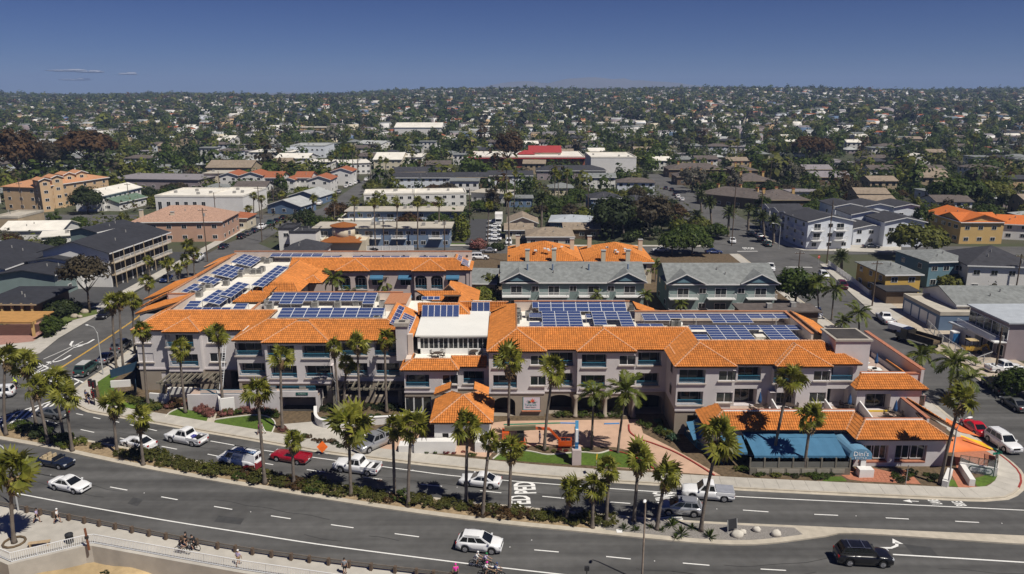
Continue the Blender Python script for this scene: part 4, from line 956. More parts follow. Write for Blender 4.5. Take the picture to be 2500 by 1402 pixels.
# on the tile slopes
up = Vector((1, 0, -S)).normalized()
def onslope(l, x, Y, nu, nv, mw, mh, x0, z0):
 z = z0 - S * (x - x0) + .14; solar(l, (x, Y, z), UY, tuple(up), [(i, j) for i in range(nu) for j in range(nv)], mw, mh)
onslope('narrow stack of five panels on the tile slope behind the chimney', -17.95, 117.0, 5, 1, 1.95, 1.05, -18.5, z_(4.1))
onslope('fan of seven thin panels on the tile slope behind the chimney', -16.8, 114.6, 7, 1, 1.03, 1.95, -18.5, z_(4.1))
onslope('small pair of panels on the right end slope of the back wing', -11.2, 156.6, 3, 1, 1.5, 1.0, -11.7, z_(3.7))
onslope('block of thin panels on the right end slope of the back wing', -10.2, 155.2, 5, 1, 1.0, 1.8, -11.7, z_(3.7))
_P1, _P3, _Q1, _Q3 = LOBBY
vv = Vector((0, _P1[1] - (_P3[1] + .4), 10.5 - 12.1)).normalized()
o = G(1031, 745, 12.15); solar('row of six upright panels on the tile slope above the sunroom', o, UX, tuple(vv), cols(*[1] * 6), pit(15.1, 12, o[1]), 2.0)
vv = Vector((0, _Q1[1] - _Q3[1], -1.5)).normalized()
o = G(1151, 738, 12.1); solar('row of three upright panels on the tile slope right of the sunroom', o, UX, tuple(vv), cols(1, 1, 1), pit(15, 12, o[1]), 2.0)
o = G(1030, 724, 12.0); solar('short single strip of panels on the small lobby roof', o, UX, tiltY(30), cols(1, 1, 1), 1.0, .8)
# right side
o = G(1314, 733, 12.1); solar('seven column array at the back of the right centre deck', o, UX, tiltY(21), cols(*[3] * 7), pit(30.2, 12.1, o[1]), 1.02, D)
o = G(1299, 738, 11.9); solar('one upright panel at the left end of the seven column array', o, UX, tiltY(12), cols(1), 1.0, 2.0, D)
o = G(1322, 760, 11.4); solar('block of three columns and six rows behind the middle front ridge', o, UX, tiltY(7), cols(*[6] * 3), pit(31.6, 11.4, o[1]), 1.02, D)
o = G(1291, 765, 11.1); solar('pair of panels left of the six row block', o, UX, tiltY(2), cols(2), pit(31, 11.1, o[1]), 1.0, D)
o = G(1292, 787, 11.1); solar('pair of panels close behind the ridge, left of the six row block', o, UX, tiltY(2), cols(2), pit(31, 11.1, o[1]), .95, D)
o = G(1443, 761.6, 11.6); solar('stepped block of panels with columns of five, three and six', o, UX, tiltY(6), cols(5, 3, 6), pit(31.3, 11.6, o[1]), 1.04, D)
o = G(1429, 767, 11.3); solar('single panel left of the stepped block', o, UX, tiltY(2), cols(2), 1.0, .95, D)
o = G(1554, 791, 11.3); solar('pair of panels right behind the ridge where the roof turns', o, UX, tiltY(2), cols(1, 1), pit(32, 11.3, o[1]), 1.15, D)
o = G(1565, 766.6, 11.8); solar('longest array, eleven columns along the right back parapet', o, UX, tiltY(3), cols(3, 3, 2, 2, 2, 4, 4, 4, 2, 2, 2), pit(32.1, 11.8, o[1]), 1.0, D)
o = G(1680, 794.4, 11.5); solar('stepped array of eight columns in front on the right deck', o, UX, tiltY(2), cols(2, 6, 6, 6, 2, 6, 6, 2), pit(33.8, 11.5, o[1]), 1.0, D)
o = G(1692, 817, 11.3); solar('pair of panels under the stepped front array', o, UX, tiltY(2), cols(2), pit(33.8, 11.3, o[1]), 1.0, D)
# rooftop air conditioners
acm = M('weathered_grey_metal', (.33, .32, .30), .7, .2, 2); acd = M('dark_grille', (.05, .05, .05), .7)
ac = thing('air_conditioner', 'grey air conditioning unit standing on a white flat roof deck', 'air conditioner', (0, 0, 0), 0, 'rooftop air conditioners')
MB().box(-.5, .5, -.5, .5, .12, 1.0).box(-.45, .45, -.45, .45, 0, .12).build('housing', acm, ac)
MB().cyl((0, 0, 1.0), .4, .05, 12).build('fan_guard', acd, ac)
for k in range(4): MB().box(-.44, .44, -.505, -.499, .25 + k * .18, .36 + k * .18).build('louvre', acd, ac)
acf = freeze(ac); first = True
for px, py in ((643, 640), (654, 643), (648, 628), (662, 640), (669, 634), (604, 667), (620, 669), (634, 668), (588, 676), (590, 672), (553, 697), (493, 712), (487, 725), (510, 706), (641, 663), (655, 745), (660, 755), (950, 746), (958, 754), (934, 749), (770, 750), (825, 750), (870, 746), (920, 735), (1264, 768), (1266, 780), (1261, 789), (1290, 757), (1653, 797), (1646, 797), (920, 788), (1290, 775), (1540, 755)):
 g = G(px, py, D);
 if first: ac.location = g; first = False
 else: dup(acf, g, rnd.choice([0, 0, R(90), R(180)]))
for px, py in ((1655, 795), (1840, 812)):
 g = G(px, py, D); tag(MB().ball((0, 0, .35), .75, .75, .6, 12, 6).build('roof_dome', M('white_dome', (.78, .77, .74), .5), None, True, g), 'white plastic skylight dome on the right roof deck' if px < 1700 else 'small white roof dome in front of the last stepped array', 'skylight')
for k, (px, py, w) in enumerate(((1815, 835, 1.6), (1855, 832, 1.4))):
 g = G(px, py, D); tag(MB().box(-w / 2, w / 2, -.6, .6, 0, .7).box(-w / 2 - .08, w / 2 + .08, -.68, .68, .7, .8).build('roof_hatch', white_roof, None, False, g), ('left' if k == 0 else 'right') + ' white roof hatch behind the right front ridge', 'roof hatch')
# ------------------------------------------------------------------ awnings over the restaurant patio
def slope_awning(name, x0, x1, yt, zt, yb, zb, n, mat, parent, xs0=None, xs1=None):
 m = MB(); xs0 = x0 if xs0 is None else xs0; xs1 = x1 if xs1 is None else xs1
 for k in range(n):
  a, b, c, d = [p + (q - p) * t for p, q, t in ((x0, x1, k / n), (x0, x1, (k + 1) / n), (xs0, xs1, (k + 1) / n), (xs0, xs1, k / n))]
  zs = .05
  m.face([(d, yb, zb), ((d + c) / 2, yb, zb - zs), ((a + b) / 2, yt, zt - zs), (a, yt, zt)]); m.face([((d + c) / 2, yb, zb - zs), (c, yb, zb), (b, yt, zt), ((a + b) / 2, yt, zt - zs)])
  for q in range(3):
   s0, s1 = d + (c - d) * q / 3, d + (c - d) * (q + 1) / 3
   m.face([(s0, yb - .01, zb - .25), ((s0 + s1) / 2, yb - .01, zb - .33), (s1, yb - .01, zb - .25), (s1, yb, zb), (s0, yb, zb)])
 o = m.build(name, mat, parent); md = o.modifiers.new('thick', 'SOLIDIFY'); md.thickness = .03; return o
hfix(slope_awning('patio_awning', 28.6, 40.0, 87.9, 3.55, 86.6, 3.3, 7, awning_blue, H))
hfix(slope_awning('patio_awning', 28.8, 39.9, 86.59, 3.28, 83.6, 2.35, 7, awning_blue, H, 29.0, 40.1))
hfix(slope_awning('side_awning', 25.6, 28.5, 87.4, 3.2, 84.6, 2.3, 2, awning_blue, H))
m = MB(); a, b, c, d = G(1675, 1030, 3.2), G(1692, 1028, 3.2), G(1713, 1070, 2.4), G(1693, 1075, 2.3)
m.face([d, c, b, a]); o = m.build('side_awning', awning_blue, H); o.modifiers.new('thick', 'SOLIDIFY').thickness = .04; hfix(o)
m = MB(); a2, b2 = (a[0] + 1.0, a[1], 3.2), (24.4, 92, 3.6); m.face([b, (24.5, 92.0, 3.7), (24.5, 88, 3.5), c]); o = m.build('side_awning', awning_blue, H); o.modifiers.new('thick', 'SOLIDIFY').thickness = .04; hfix(o)
# barrel entry awning with its lettering
lettering_w = M('white_lettering', (.82, .84, .86), .6, .02)
ex, ez = 41.0, 2.35
m = MB(); nA = 10
def arcp(k, y, r=1.05, x=None): t = math.pi * k / nA; return ((x or ex) - 1.35 * math.cos(t), y, ez + r * math.sin(t) ** .7 * 1.0)
def eang(y): return ex + (87.6 - y) * .12
for k in range(nA):
 m.face([arcp(k, 83.2, x=eang(83.2)), arcp(k + 1, 83.2, x=eang(83.2)), arcp(k + 1, 87.8, x=eang(87.8)), arcp(k, 87.8, x=eang(87.8))][::-1])
m.face([arcp(k, 83.2, x=eang(83.2)) for k in range(nA + 1)]); m.face([(eang(83.2) - 1.35, 83.2, ez), (eang(83.2) - 1.35, 83.2, ez - .3), (eang(83.2) + 1.35, 83.2, ez - .3), (eang(83.2) + 1.35, 83.2, ez)])
ea = hfix(m.build('entry_awning', M('light_blue_awning', (.13, .27, .40), .75, .06), H)); ea.modifiers.new('thick', 'SOLIDIFY').thickness = .02
put('lettering', text_mesh("Dini's", .82, lettering_w), ea, (eang(83.2), 83.15, ez + .42), (R(90), 0, 0))
put('lettering', text_mesh("B I S T R O", .3, lettering_w), ea, (eang(83.2), 83.15, ez - .08), (R(90), 0, 0))
hfix(MB().box(41.7, 42.3, 83.3, 83.9, 0, 2.1).box(41.2, 42.9, 82.3, 83.3, 0, 1.15).build('entry_pier', white_wall, H)); hfix(MB().tube([(40.2, 83.3, 0), (40.2, 83.3, 2.1)], .05, 6).build('awning_post', galv, H))
# patio wall, posts and windscreen
pw = MB(); pw.box(28.4, 40.4, 83.0, 83.25, 0, 1.05)
for k in range(8): pw.box(28.4 + k * 1.7 - .08, 28.4 + k * 1.7 + .08, 83.02, 83.23, 1.05, 2.3)
hfix(pw.build('patio_wall', M('olive_panel', (.17, .155, .125), .85, .1, 1), H))
pg = M('clear_windscreen', (.12, .12, .11), .1, .1); hfix(MB().box(28.5, 40.3, 83.1, 83.13, 1.05, 1.8).build('windscreen', pg, H))
for k in range(6): hfix(MB().box(29.2 + k * 1.8, 30.7 + k * 1.8, 82.95, 82.99, .35, .95).build('patio_panel', M('tan_panel', (.30, .27, .22), .8), H))
# sail shades on the corner terrace
def sail(label, pts, mat):
 P = [Vector(p) for p in pts]; n = 8; V = []; F = []
 for i in range(n + 1):
  for j in range(n + 1):
   u, v = i / n, j / n; p = (P[0] * (1 - u) + P[1] * u) * (1 - v) + (P[3] * (1 - u) + P[2] * u) * v
   p = p - Vector((0, 0, .5)) * (math.sin(math.pi * u) * math.sin(math.pi * v)); V.append(tuple(p))
 F = [(i * (n + 1) + j, (i + 1) * (n + 1) + j, (i + 1) * (n + 1) + j + 1, i * (n + 1) + j + 1) for i in range(n) for j in range(n)]
 c = P[0]; o = put('shade_sail', arrays_mesh('shade_sail', [tuple(Vector(v) - c) for v in V], F, mat, smooth=True), None, c)
 return tag(o, label, 'shade sail')
or_s = M('orange_sailcloth', (.72, .20, .06), .7, .06); ye_s = M('yellow_sailcloth', (.85, .52, .02), .7, .06)
sail('larger orange shade sail over the corner terrace', [G(2315, 1105, 2.7), G(2425, 1100, 2.4), G(2350, 1066, 3.5), G(2318, 1068, 3.2)], or_s)
sail('narrow orange shade sail reaching toward the red parked car', [G(2310, 1020, 3.6), G(2392, 1066, 2.7), G(2345, 1055, 3.4), G(2308, 1032, 3.4)], or_s)
sail('yellow shade sail between the two orange ones', [G(2344, 1062, 3.4), G(2352, 1074, 3.2), G(2432, 1101, 2.5), G(2395, 1078, 2.9)], ye_s)
# corner terrace: low wall, glass rail, piers, sign
ct = thing('terrace_wall', 'white low wall with glass rail round the corner terrace', 'wall', (53, 82, 0))
def ctp(m, name, mat): o = m.build(name, mat, ct); o.location = (-53, -82, 0); return o
A, B, C_ = G(2340, 1150), G(2430, 1165), G(2432, 1118)
m = MB()
for p, q in ((A, B), (B, C_)):
 d = (Vector(q) - Vector(p)).normalized(); m.bar(Vector(p) + Vector((0, 0, .6)), Vector(q) + Vector((0, 0, .6)), .25, 1.2)
ctp(m, 'wall', white_wall)
gm = MB(); fm = MB()
for p, q in ((A, B), (B, C_)):
 for k in range(4):
  s = Vector(p).lerp(Vector(q), k / 4); e = Vector(p).lerp(Vector(q), (k + 1) / 4)
  gm.bar(s + Vector((0, 0, 1.65)), e + Vector((0, 0, 1.65)), .02, .8); fm.box(s.x - .03, s.x + .03, s.y - .03, s.y + .03, 1.2, 2.1)
 fm.bar(Vector(p) + Vector((0, 0, 2.1)), Vector(q) + Vector((0, 0, 2.1)), .06, .05)
tg = bpy.data.materials.new('terrace_glass'); tg.use_nodes = True; tb = tg.node_tree.nodes['Principled BSDF']; tb.inputs['Base Color'].default_value = (.5, .55, .52, 1); tb.inputs['Alpha'].default_value = .25; tb.inputs['Roughness'].default_value = .05
ctp(gm, 'glass_panel', tg); ctp(fm, 'rail', M('bronze_rail', (.16, .14, .10), .5))
m = MB(); p = G(2305, 1192); q = G(2318, 1160); m.bar((p[0], p[1], .45), (q[0], q[1], .45), .6, .9); p = G(2372, 1190); q = G(2345, 1148); m.bar((p[0], p[1], .5), (q[0], q[1], .5), .6, 1.0); ctp(m, 'stair_pier', white_wall)['kind'] = 'stuff'
sheet('terrace_paving', [G(2335, 1146)[:2], G(2428, 1160)[:2], G(2431, 1118)[:2], G(2360, 1075)[:2], G(2325, 1085)[:2]], .15, brickpave)
d = (Vector(B) - Vector(A)); d.normalize(); nn = Vector((d.y, -d.x, 0)); ang = math.atan2(d.y, d.x)
rs_ = thing('restaurant_sign', 'white restaurant sign with dark green rim on the corner terrace wall', 'sign', tuple(Vector(A).lerp(Vector(B), .58) + nn * .15 + Vector((0, 0, .65))), ang)
def rrect(w, h, c, y):
 return [(-w / 2 + c, y, -h / 2), (w / 2 - c, y, -h / 2), (w / 2, y, -h / 2 + c), (w / 2, y, h / 2 - c), (w / 2 - c, y, h / 2), (-w / 2 + c, y, h / 2), (-w / 2, y, h / 2 - c), (-w / 2, y, -h / 2 + c)]
gmat = M('sign_green', (.02, .07, .06), .5); m = MB(); f = rrect(2.5, .8, .22, -.03); bk = rrect(2.5, .8, .22, .03); m.face(f); m.face(bk[::-1])
for k in range(8): m.face([f[k], bk[k], bk[(k + 1) % 8], f[(k + 1) % 8]])
m.build('board', gmat, rs_); MB().face(rrect(2.3, .62, .18, -.04)).build('face_panel', M('sign_white', (.8, .8, .8), .5, .02), rs_)
put('lettering', text_mesh("Dini's by the Sea", .27, M('sign_grey', (.2, .25, .27), .6)), rs_, (0, -.05, .06), (R(90), 0, 0)); put('lettering', text_mesh("RESTAURANT", .17, gmat), rs_, (0, -.05, -.2), (R(90), 0, 0))
# wall sign of the hotel with its bird of paradise emblem
hsg = thing('hotel_sign', 'square hotel sign with a red and orange bird of paradise flower on the taupe wall', 'sign', ((b0(1276) + b0(1320)) / 2, Yc + .05, 2.0))
ws = b0(1320) - b0(1276) - .1
MB().box(-ws / 2, ws / 2, -.02, .05, -.98, .98).build('board', M('sign_lilac', (.62, .56, .62), .7, .03), hsg); MB().box(-ws / 2, ws / 2, -.05, .0, -.98, -.9).box(-ws / 2, -ws / 2 + .08, -.05, 0, -.9, .98).build('border', M('sign_teal', (.05, .28, .30), .6), hsg)
def petal(m, x, z, ang, L, w):
 ca, sa = math.cos(R(ang)), math.sin(R(ang)); m.face([(x, -.03, z), (x + ca * L * .5 + sa * w, -.03, z + sa * L * .5 - ca * w), (x + ca * L, -.03, z + sa * L), (x + ca * L * .5 - sa * w, -.03, z + sa * L * .5 + ca * w)])
m = MB(); [petal(m, .1, .15, a_, L_, .07) for a_, L_ in ((60, .75), (85, .7), (110, .55), (35, .6))]; m.build('emblem', M('sign_red', (.6, .04, .02), .6), hsg)
m = MB(); [petal(m, -.05, .12, a_, L_, .08) for a_, L_ in ((75, .6), (120, .45))]; o = m.build('emblem', M('sign_orange', (.75, .2, .03), .6), hsg); o.location.y = -.004
m = MB(); [petal(m, 0, .1, a_, L_, .06) for a_, L_ in ((10, .95), (165, .8), (145, .75), (-5, .7), (185, .6))]; o = m.build('emblem', M('sign_leaf', (.05, .13, .12), .6), hsg); o.location.y = -.008
put('lettering', text_mesh('Tamarack', .42, MATS['sign_teal']), hsg, (-.1, -.035, -.2), (R(90), 0, 0)); put('lettering', text_mesh('Beach Resort', .26, M('sign_ink', (.15, .17, .2), .6)), hsg, (-.1, -.035, -.55), (R(90), 0, 0))
MB().box(-ws / 2 - .15, ws / 2 + .15, -.35, .05, -1.12, -1.0).build('ledge', brickpave, hsg)
# garage entrance under the left front
ge = MB(); gxa, gxb = X(683, 101.5, 1), X(772, 101.5, 1)
ge.box(gxa - 4.2, gxb + .3, 101.5, 101.8, 2.45, 3.3, 0); ge.box(gxa - 4.2, gxa, 101.5, 104.9, 0, 2.45, 0); ge.box(gxb, gxb + .3, 101.5, 104.9, 0, 2.45, 0); ge.box(gxa, gxb, 104.6, 104.8, 0, 2.5, 1); ge.box(gxa - 4.2, gxb + .3, 101.8, 104.5, 2.45, 2.6, 2); ge.box(gxa, gxb, 101.9, 104.6, .15, .16, 1)
ge.box(gxa - 13.4, gxa - 4.3, 102.2, 102.5, 0, 2.5, 0); ge.box(gxa - 13.4, gxa - 4.3, 102.5, 105, 2.0, 2.2, 2)
hfix(ge.build('garage_front', [stucco, shade_m, MATS['terrace_paving']], H))
for a_, b_ in ((gxa - 4.0, gxa - .3), (gxa + .1, gxb)): hfix(railing(b_ - a_, .75, H, ((a_ + b_) / 2, 101.7, 3.3), 0))
hfix(railing(6.0, .75, H, (gxa - 8.5, 102.4, 2.5), 0))
ps = thing('parking_sign', 'small dark green parking sign over the garage entrance', 'sign', ((gxa + gxb) / 2 + .7, 101.46, 2.95)); MB().box(-.85, .85, -.03, .03, -.2, .2).build('plate', M('dark_green_plate', (.02, .09, .08), .6), ps); put('lettering', text_mesh('PARKING', .26, M('faded_lettering', (.35, .45, .42), .6)), ps, (0, -.04, 0), (R(90), 0, 0))
# pergolas
pm = M('olive_timber', (.20, .18, .14), .85, .15, 2)
def pergola(label, x0, x1, y0, y1, z, n):
 t = thing('pergola', label, 'pergola', (x0, y0, 0))
 for k in range(n):
  x = (x1 - x0) * (k + .5) / n; MB().box(x - .09, x + .09, -.7, y1 - y0, z, z + .3).build('rafter', pm, t)
 for y in (.0, ): MB().box(-.4, x1 - x0 + .4, y - .1, y + .1, z - .32, z - .001).build('beam', pm, t)
 for x in (.5, x1 - x0 - .5): MB().box(x - .28, x + .28, -.28, .28, 0, z - .322).build('pillar', pm, t)
pergola('olive timber pergola with heavy rafters at the left front of the hotel', -52.2, -43.2, 106.0, 109.0, 3.0, 11)
pergola('thin shaded pergola over the arches left of the terrace block', -26.0, -15.6, 103.0, 105, 3.2, 12)
# walls of the front gardens
gw = thing('garden_wall', 'white curved garden wall sweeping past the garage ramp', 'wall', G(790, 1045))
L = smoothline([G(*p)[:2] for p in ((771, 1012), (773, 1035), (790, 1046), (830, 1046), (880, 1041), (985, 1035))], .5); a_, b_ = offset(L, .15), offset(L, -.15); m = MB(); g0_ = Vector(gw.location)
for i in range(len(L) - 1): m.hexa([(*a_[i], .1), (*b_[i], .1), (*b_[i + 1], .1), (*a_[i + 1], .1), (*a_[i], 1.2), (*b_[i], 1.2), (*b_[i + 1], 1.2), (*a_[i + 1], 1.2)])
o = m.build('wall', white_wall, gw); o.location = -g0_
m = MB()
for i in range(len(L) - 1): m.hexa([(*offset(L, .22)[i], 1.2), (*offset(L, -.22)[i], 1.2), (*offset(L, -.22)[i + 1], 1.2), (*offset(L, .22)[i + 1], 1.2), (*offset(L, .22)[i], 1.3), (*offset(L, -.22)[i], 1.3), (*offset(L, -.22)[i + 1], 1.3), (*offset(L, .22)[i + 1], 1.3)])
o = m.build('coping', trim_white, gw); o.location = -g0_
for lab, pts, hh in (('white patio wall in front of the left pergola', ((368, 984), (412, 988), (415, 970), (495, 972), (498, 990), (530, 990)), 1.6), ('white stair wall beside the garden path at the left front', ((535, 990), (540, 1012), (575, 1008)), 2.4), ('white planter wall by the corner lawn and the blue fence', ((272, 948), (320, 945)), 1.2)):
 P = [G(*p) for p in pts]; m = MB(); c = P[0]
 for p, q in zip(P, P[1:]): m.bar((p[0] - c[0], p[1] - c[1], hh / 2), (q[0] - c[0], q[1] - c[1], hh / 2), .3, hh)
 tag(m.build('garden_wall', white_wall, None, False, c), lab, 'wall')
# ------------------------------------------------------------------ terrace furniture
irn = M('bronze_iron', (.07, .05, .04), .6); cloth_b = M('navy_umbrella', (.03, .09, .22), .8)
tb = thing('terrace_table', 'round dark metal table on the hotel terrace', 'table', (0, 0, 0), 0, 'round terrace tables')
MB().cyl((0, 0, .7), .62, .04, 14).build('tabletop', irn, tb); MB().cyl((0, 0, .05), .05, .65, 6).build('post', irn, tb); MB().cyl((0, 0, 0), .3, .05, 10).build('base', irn, tb); tbf = freeze(tb)
ch = thing('terrace_chair', 'dark metal armchair beside a round terrace table', 'chair', (0, 0, 0), 0, 'terrace chairs')
MB().box(-.25, .25, -.25, .25, .42, .47).build('seat', irn, ch); m = MB()
for k in range(5): m.box(-.23 + k * .11, -.2 + k * .11, .23, .26, .47, .95)
m.box(-.26, .26, .22, .27, .92, .97); m.build('backrest', irn, ch)
for sx in (-1, 1):
 MB().box(sx * .26 - .02, sx * .26 + .02, -.25, .25, .65, .69).build('armrest', irn, ch)
 for sy in (-1, 1): MB().box(sx * .23 - .02, sx * .23 + .02, sy * .23 - .02, sy * .23 + .02, 0, .42).build('leg', irn, ch)
chf = freeze(ch); used = [0, 0]
um = thing('parasol', 'closed navy blue parasol standing at a terrace table', 'parasol', (0, 0, 0), 0, 'closed blue parasols')
MB().cyl((0, 0, 0), .03, 2.5, 6, 0).build('pole', galv, um); MB().tube([(0, 0, 1.0), (0, 0, 1.3), (0, 0, 1.9), (0, 0, 2.5)], [.22, .27, .17, .03], 8).build('canopy', cloth_b, um); umf = freeze(um)
def tableset(px, py, z, n, a0, umb=False, xyz=None, chairs='terrace chairs'):
 g = xyz or G(px, py, z);
 if not used[0]: tb.location = g; used[0] = 1
 else: dup(tbf, g)
 for k in range(n):
  a = R(a0) + k * 2 * math.pi / n; p = (g[0] + .95 * math.cos(a), g[1] + .95 * math.sin(a), g[2])
  if not used[1]: ch.location = p; ch.rotation_euler[2] = a - R(90); used[1] = 1
  else: dup(chf, p, a - R(90))
tableset(1085, 858, 6.95, 4, 20); tableset(1068, 873, 6.95, 4, 60); tableset(1150, 858, 6.95, 4, 35); tableset(1158, 868, 6.95, 3, 10)
tableset(1850, 1003, 3.8, 2, 10); tableset(2072, 1000, 3.8, 3, 20); tableset(2180, 1020, 3.8, 4, 0); tableset(1925, 1000, 3.8, 1, 0)
us = [(1853, 1000, 3.8, 'closed blue parasol on the terrace left of the palm'), (2072, 1004, 3.8, 'closed blue parasol on the middle restaurant terrace'), (2183, 1021, 3.8, 'closed blue parasol on the right front terrace above the restaurant'), (2112, 890, 6.3, 'closed blue parasol by the stair tower on the upper terrace'), (2137, 903, 6.3, 'closed blue parasol beside white tables on the upper terrace')]
for i, (px, py, z, l) in enumerate(us):
 g = G(px, py, z)
 if i == 0: um.location = g; um['label'] = l
 else: dup(umf, g, 0, l)
wt = M('white_plastic', (.78, .77, .73), .6)
for i, (px, py, l) in enumerate(((2110, 897, 'left white round table on the upper terrace'), (2127, 910, 'middle white round table on the upper terrace'), (2140, 913, 'right white round table on the upper terrace'))):
 t = thing('white_table', l, 'table', G(px, py, 6.3), 0, 'white tables on the upper terrace'); MB().cyl((0, 0, .7), .7, .05, 14).build('tabletop', wt, t); MB().cyl((0, 0, 0), .08, .7, 6).build('post', wt, t)
# ================================================================== plants
nr = np.random.default_rng(11)
pf_m = leafmat('fan_palm_leaf', (.095, .12, .014), (.29, .27, .045), .34, .4, .45)
dead_m = leafmat('dead_frond', (.16, .10, .05), (.30, .21, .11), .1, .3)
pin_m = leafmat('feather_palm_leaf', (.055, .085, .012), (.15, .16, .025), .2, .35, .5)
date_m = leafmat('date_palm_leaf', (.035, .055, .015), (.10, .11, .03), .15, .35, .5)
bark_m = M('palm_trunk', (.17, .14, .115), .95, .3, 1.2, bump=.6, detail=8)
bark2 = M('tree_bark', (.15, .11, .08), .95, .3, 2, bump=.6)
LEAF = {k: leafmat('leaf_' + k, a, b, .36, .34) for k, a, b in (('green', (.036, .064, .010), (.092, .124, .02)), ('dark', (.022, .036, .011), (.052, .068, .02)), ('olive', (0.0798, 0.0943, 0.0188), (0.189, 0.189, 0.0362)), ('lime', (0.099, 0.132, 0.0165), (0.209, 0.209, 0.033)),
  ('rust', (.055, .037, .016), (.13, .07, .026)), ('hedge', (0.058, 0.0725, 0.0145), (0.138, 0.123, 0.029)), ('grey', (0.087, 0.087, 0.0653), (0.174, 0.16, 0.116)), ('brown', (0.0508, 0.0406, 0.0232), (0.102, 0.0798, 0.0435)), ('pink', (0.1, 0.06, 0.03), (0.42, 0.16, 0.15)), ('teal', (0.0435, 0.102, 0.058), (0.116, 0.189, 0.116)), ('red', (0.13, 0.015, 0.012), (0.28, 0.03, 0.03)))}
def fan_frond(seed, L=1.0, pet=.75, n=12, m=None):
 r = np.random.default_rng(seed); V = []; F = []; T = []
 def q(*p): i = len(V); V.extend(p); F.append((i, i + 1, i + 2, i + 3)); T.append(r.random())
 q((0, -.03, 0), (pet, -.02, .05), (pet, .02, .05), (0, .03, 0))
 for k in range(n):
  a = math.radians(-105 + 210 * k / (n - 1)) + r.normal(0, .05); l = L * (.72 + .28 * math.cos(a * .8)) * r.uniform(.85, 1.1); w = .075 * L * 1.5
  d = np.array([math.cos(a), math.sin(a), 0]); s = np.array([-math.sin(a), math.cos(a), 0]); b = np.array([pet, 0, .05]); dz = r.uniform(.05, .12)
  mid = b + d * l * .55 + np.array([0, 0, dz * .3]); tip = b + d * l + np.array([0, 0, -r.uniform(.15, .55) * L])
  q(b, mid - s * w + [0, 0, -.03], mid + [0, 0, .02], mid + s * w + [0, 0, -.03]); q(mid - s * w + [0, 0, -.03], tip, tip + s * .02, mid + s * w + [0, 0, -.03])
 return V, F, T
FANS = [arrays_mesh('frond', *fan_frond(40 + i)[:2], pf_m, fan_frond(40 + i)[2]) for i in range(4)]
def pinnate(seed, L, droop, n=16, lw=.06, ll=.55, m=None):
 r = np.random.default_rng(seed); V = []; F = []; T = []
 def q(*p): i = len(V); V.extend(p); F.append((i, i + 1, i + 2, i + 3)); T.append(r.random())
 pts = []
 for k in range(n + 1):
  t = k / n; pts.append(np.array([L * (t - droop * .25 * t * t), 0, L * (.28 * t - droop * t * t * .62)]))
 for k in range(n):
  a, b = pts[k], pts[k + 1]; q(a + [0, -.03, 0], b + [0, -.03, 0], b + [0, .03, 0], a + [0, .03, 0])
  if k < 1: continue
  f = math.sin(math.pi * min(1, (k + 1.5) / (n + 2))) ** .6; l = ll * f * r.uniform(.8, 1.15); d = (b - a) / np.linalg.norm(b - a)
  for s in (-1, 1):
   o = d * l * .55 + np.array([0, s * l * .75, -l * r.uniform(.15, .6)]); m_ = (a + b) / 2
   q(m_, m_ + o * .5 + d * lw * 1.6, m_ + o, m_ + o * .5 - d * lw * 1.6)
 return V, F, T
def join_fronds(parts):
 V = []; F = []; T = []
 for (v, f, t), mt in parts:
  i = len(V); v = np.asarray(v) @ np.asarray(mt)[:3, :3].T + np.asarray(mt)[:3, 3]; V.extend(v); F.extend([tuple(x + i for x in q) for q in f]); T.extend(t)
 return V, F, T
def frond_rot(az, el, roll=0): return Matrix.Rotation(az, 4, 'Z') @ Matrix.Rotation(-el, 4, 'Y') @ Matrix.Rotation(roll, 4, 'X')
def skirt_mesh(seed, n=16, s=1.0):
 r = np.random.default_rng(seed)
 return arrays_mesh('skirt', *(lambda j: (j[0], j[1], dead_m, j[2]))(join_fronds([(fan_frond(200 + k, .75 * s, .5, 7), Matrix.Translation((0, 0, -r.uniform(.0, .9) * s)) @ frond_rot(r.uniform(0, 6.28), math.radians(r.uniform(-88, -58)))) for k in range(n)])))
SKIRT = [skirt_mesh(i) for i in range(3)]
def palm_dist(seed, n=30):
 r = np.random.default_rng(seed); out = []
 for k in range(n):
  t = k / n; el = math.radians(84 - 138 * t ** 1.1 + r.uniform(-17, 17)); az = k * 2.39996 + r.uniform(-.45, .45); out.append((az, el, r.uniform(-.8, .8), r.uniform(.62, 1.22)))
 return out
def trunk(name, base, top, r0, r1, parent, mat, bulge=1.5, n=9, bend=.5):
 b, t = Vector((0, 0, 0)), Vector(top) - Vector(base); k = 8; pts = []; rad = []
 for i in range(k + 1):
  s = i / k; pts.append(Vector((t.x * s ** (1 + bend), t.y * s ** (1 + bend), t.z * s))); rad.append(r0 + (r1 - r0) * s + (r0 * (bulge - 1) * max(0, 1 - s * 9)))
 m = MB()
 pp = []; rr_ = []
 for i in range(k):
  for j in range(3):
   s = j / 3; pp.append(pts[i].lerp(pts[i + 1], s)); rr_.append((rad[i] + (rad[i + 1] - rad[i]) * s) * (1.06 if j % 3 == 0 else .97))
 pp.append(pts[-1]); rr_.append(rad[-1]); return m.tube(pp, rr_, n).build(name, mat, parent, True)
npalm = 0
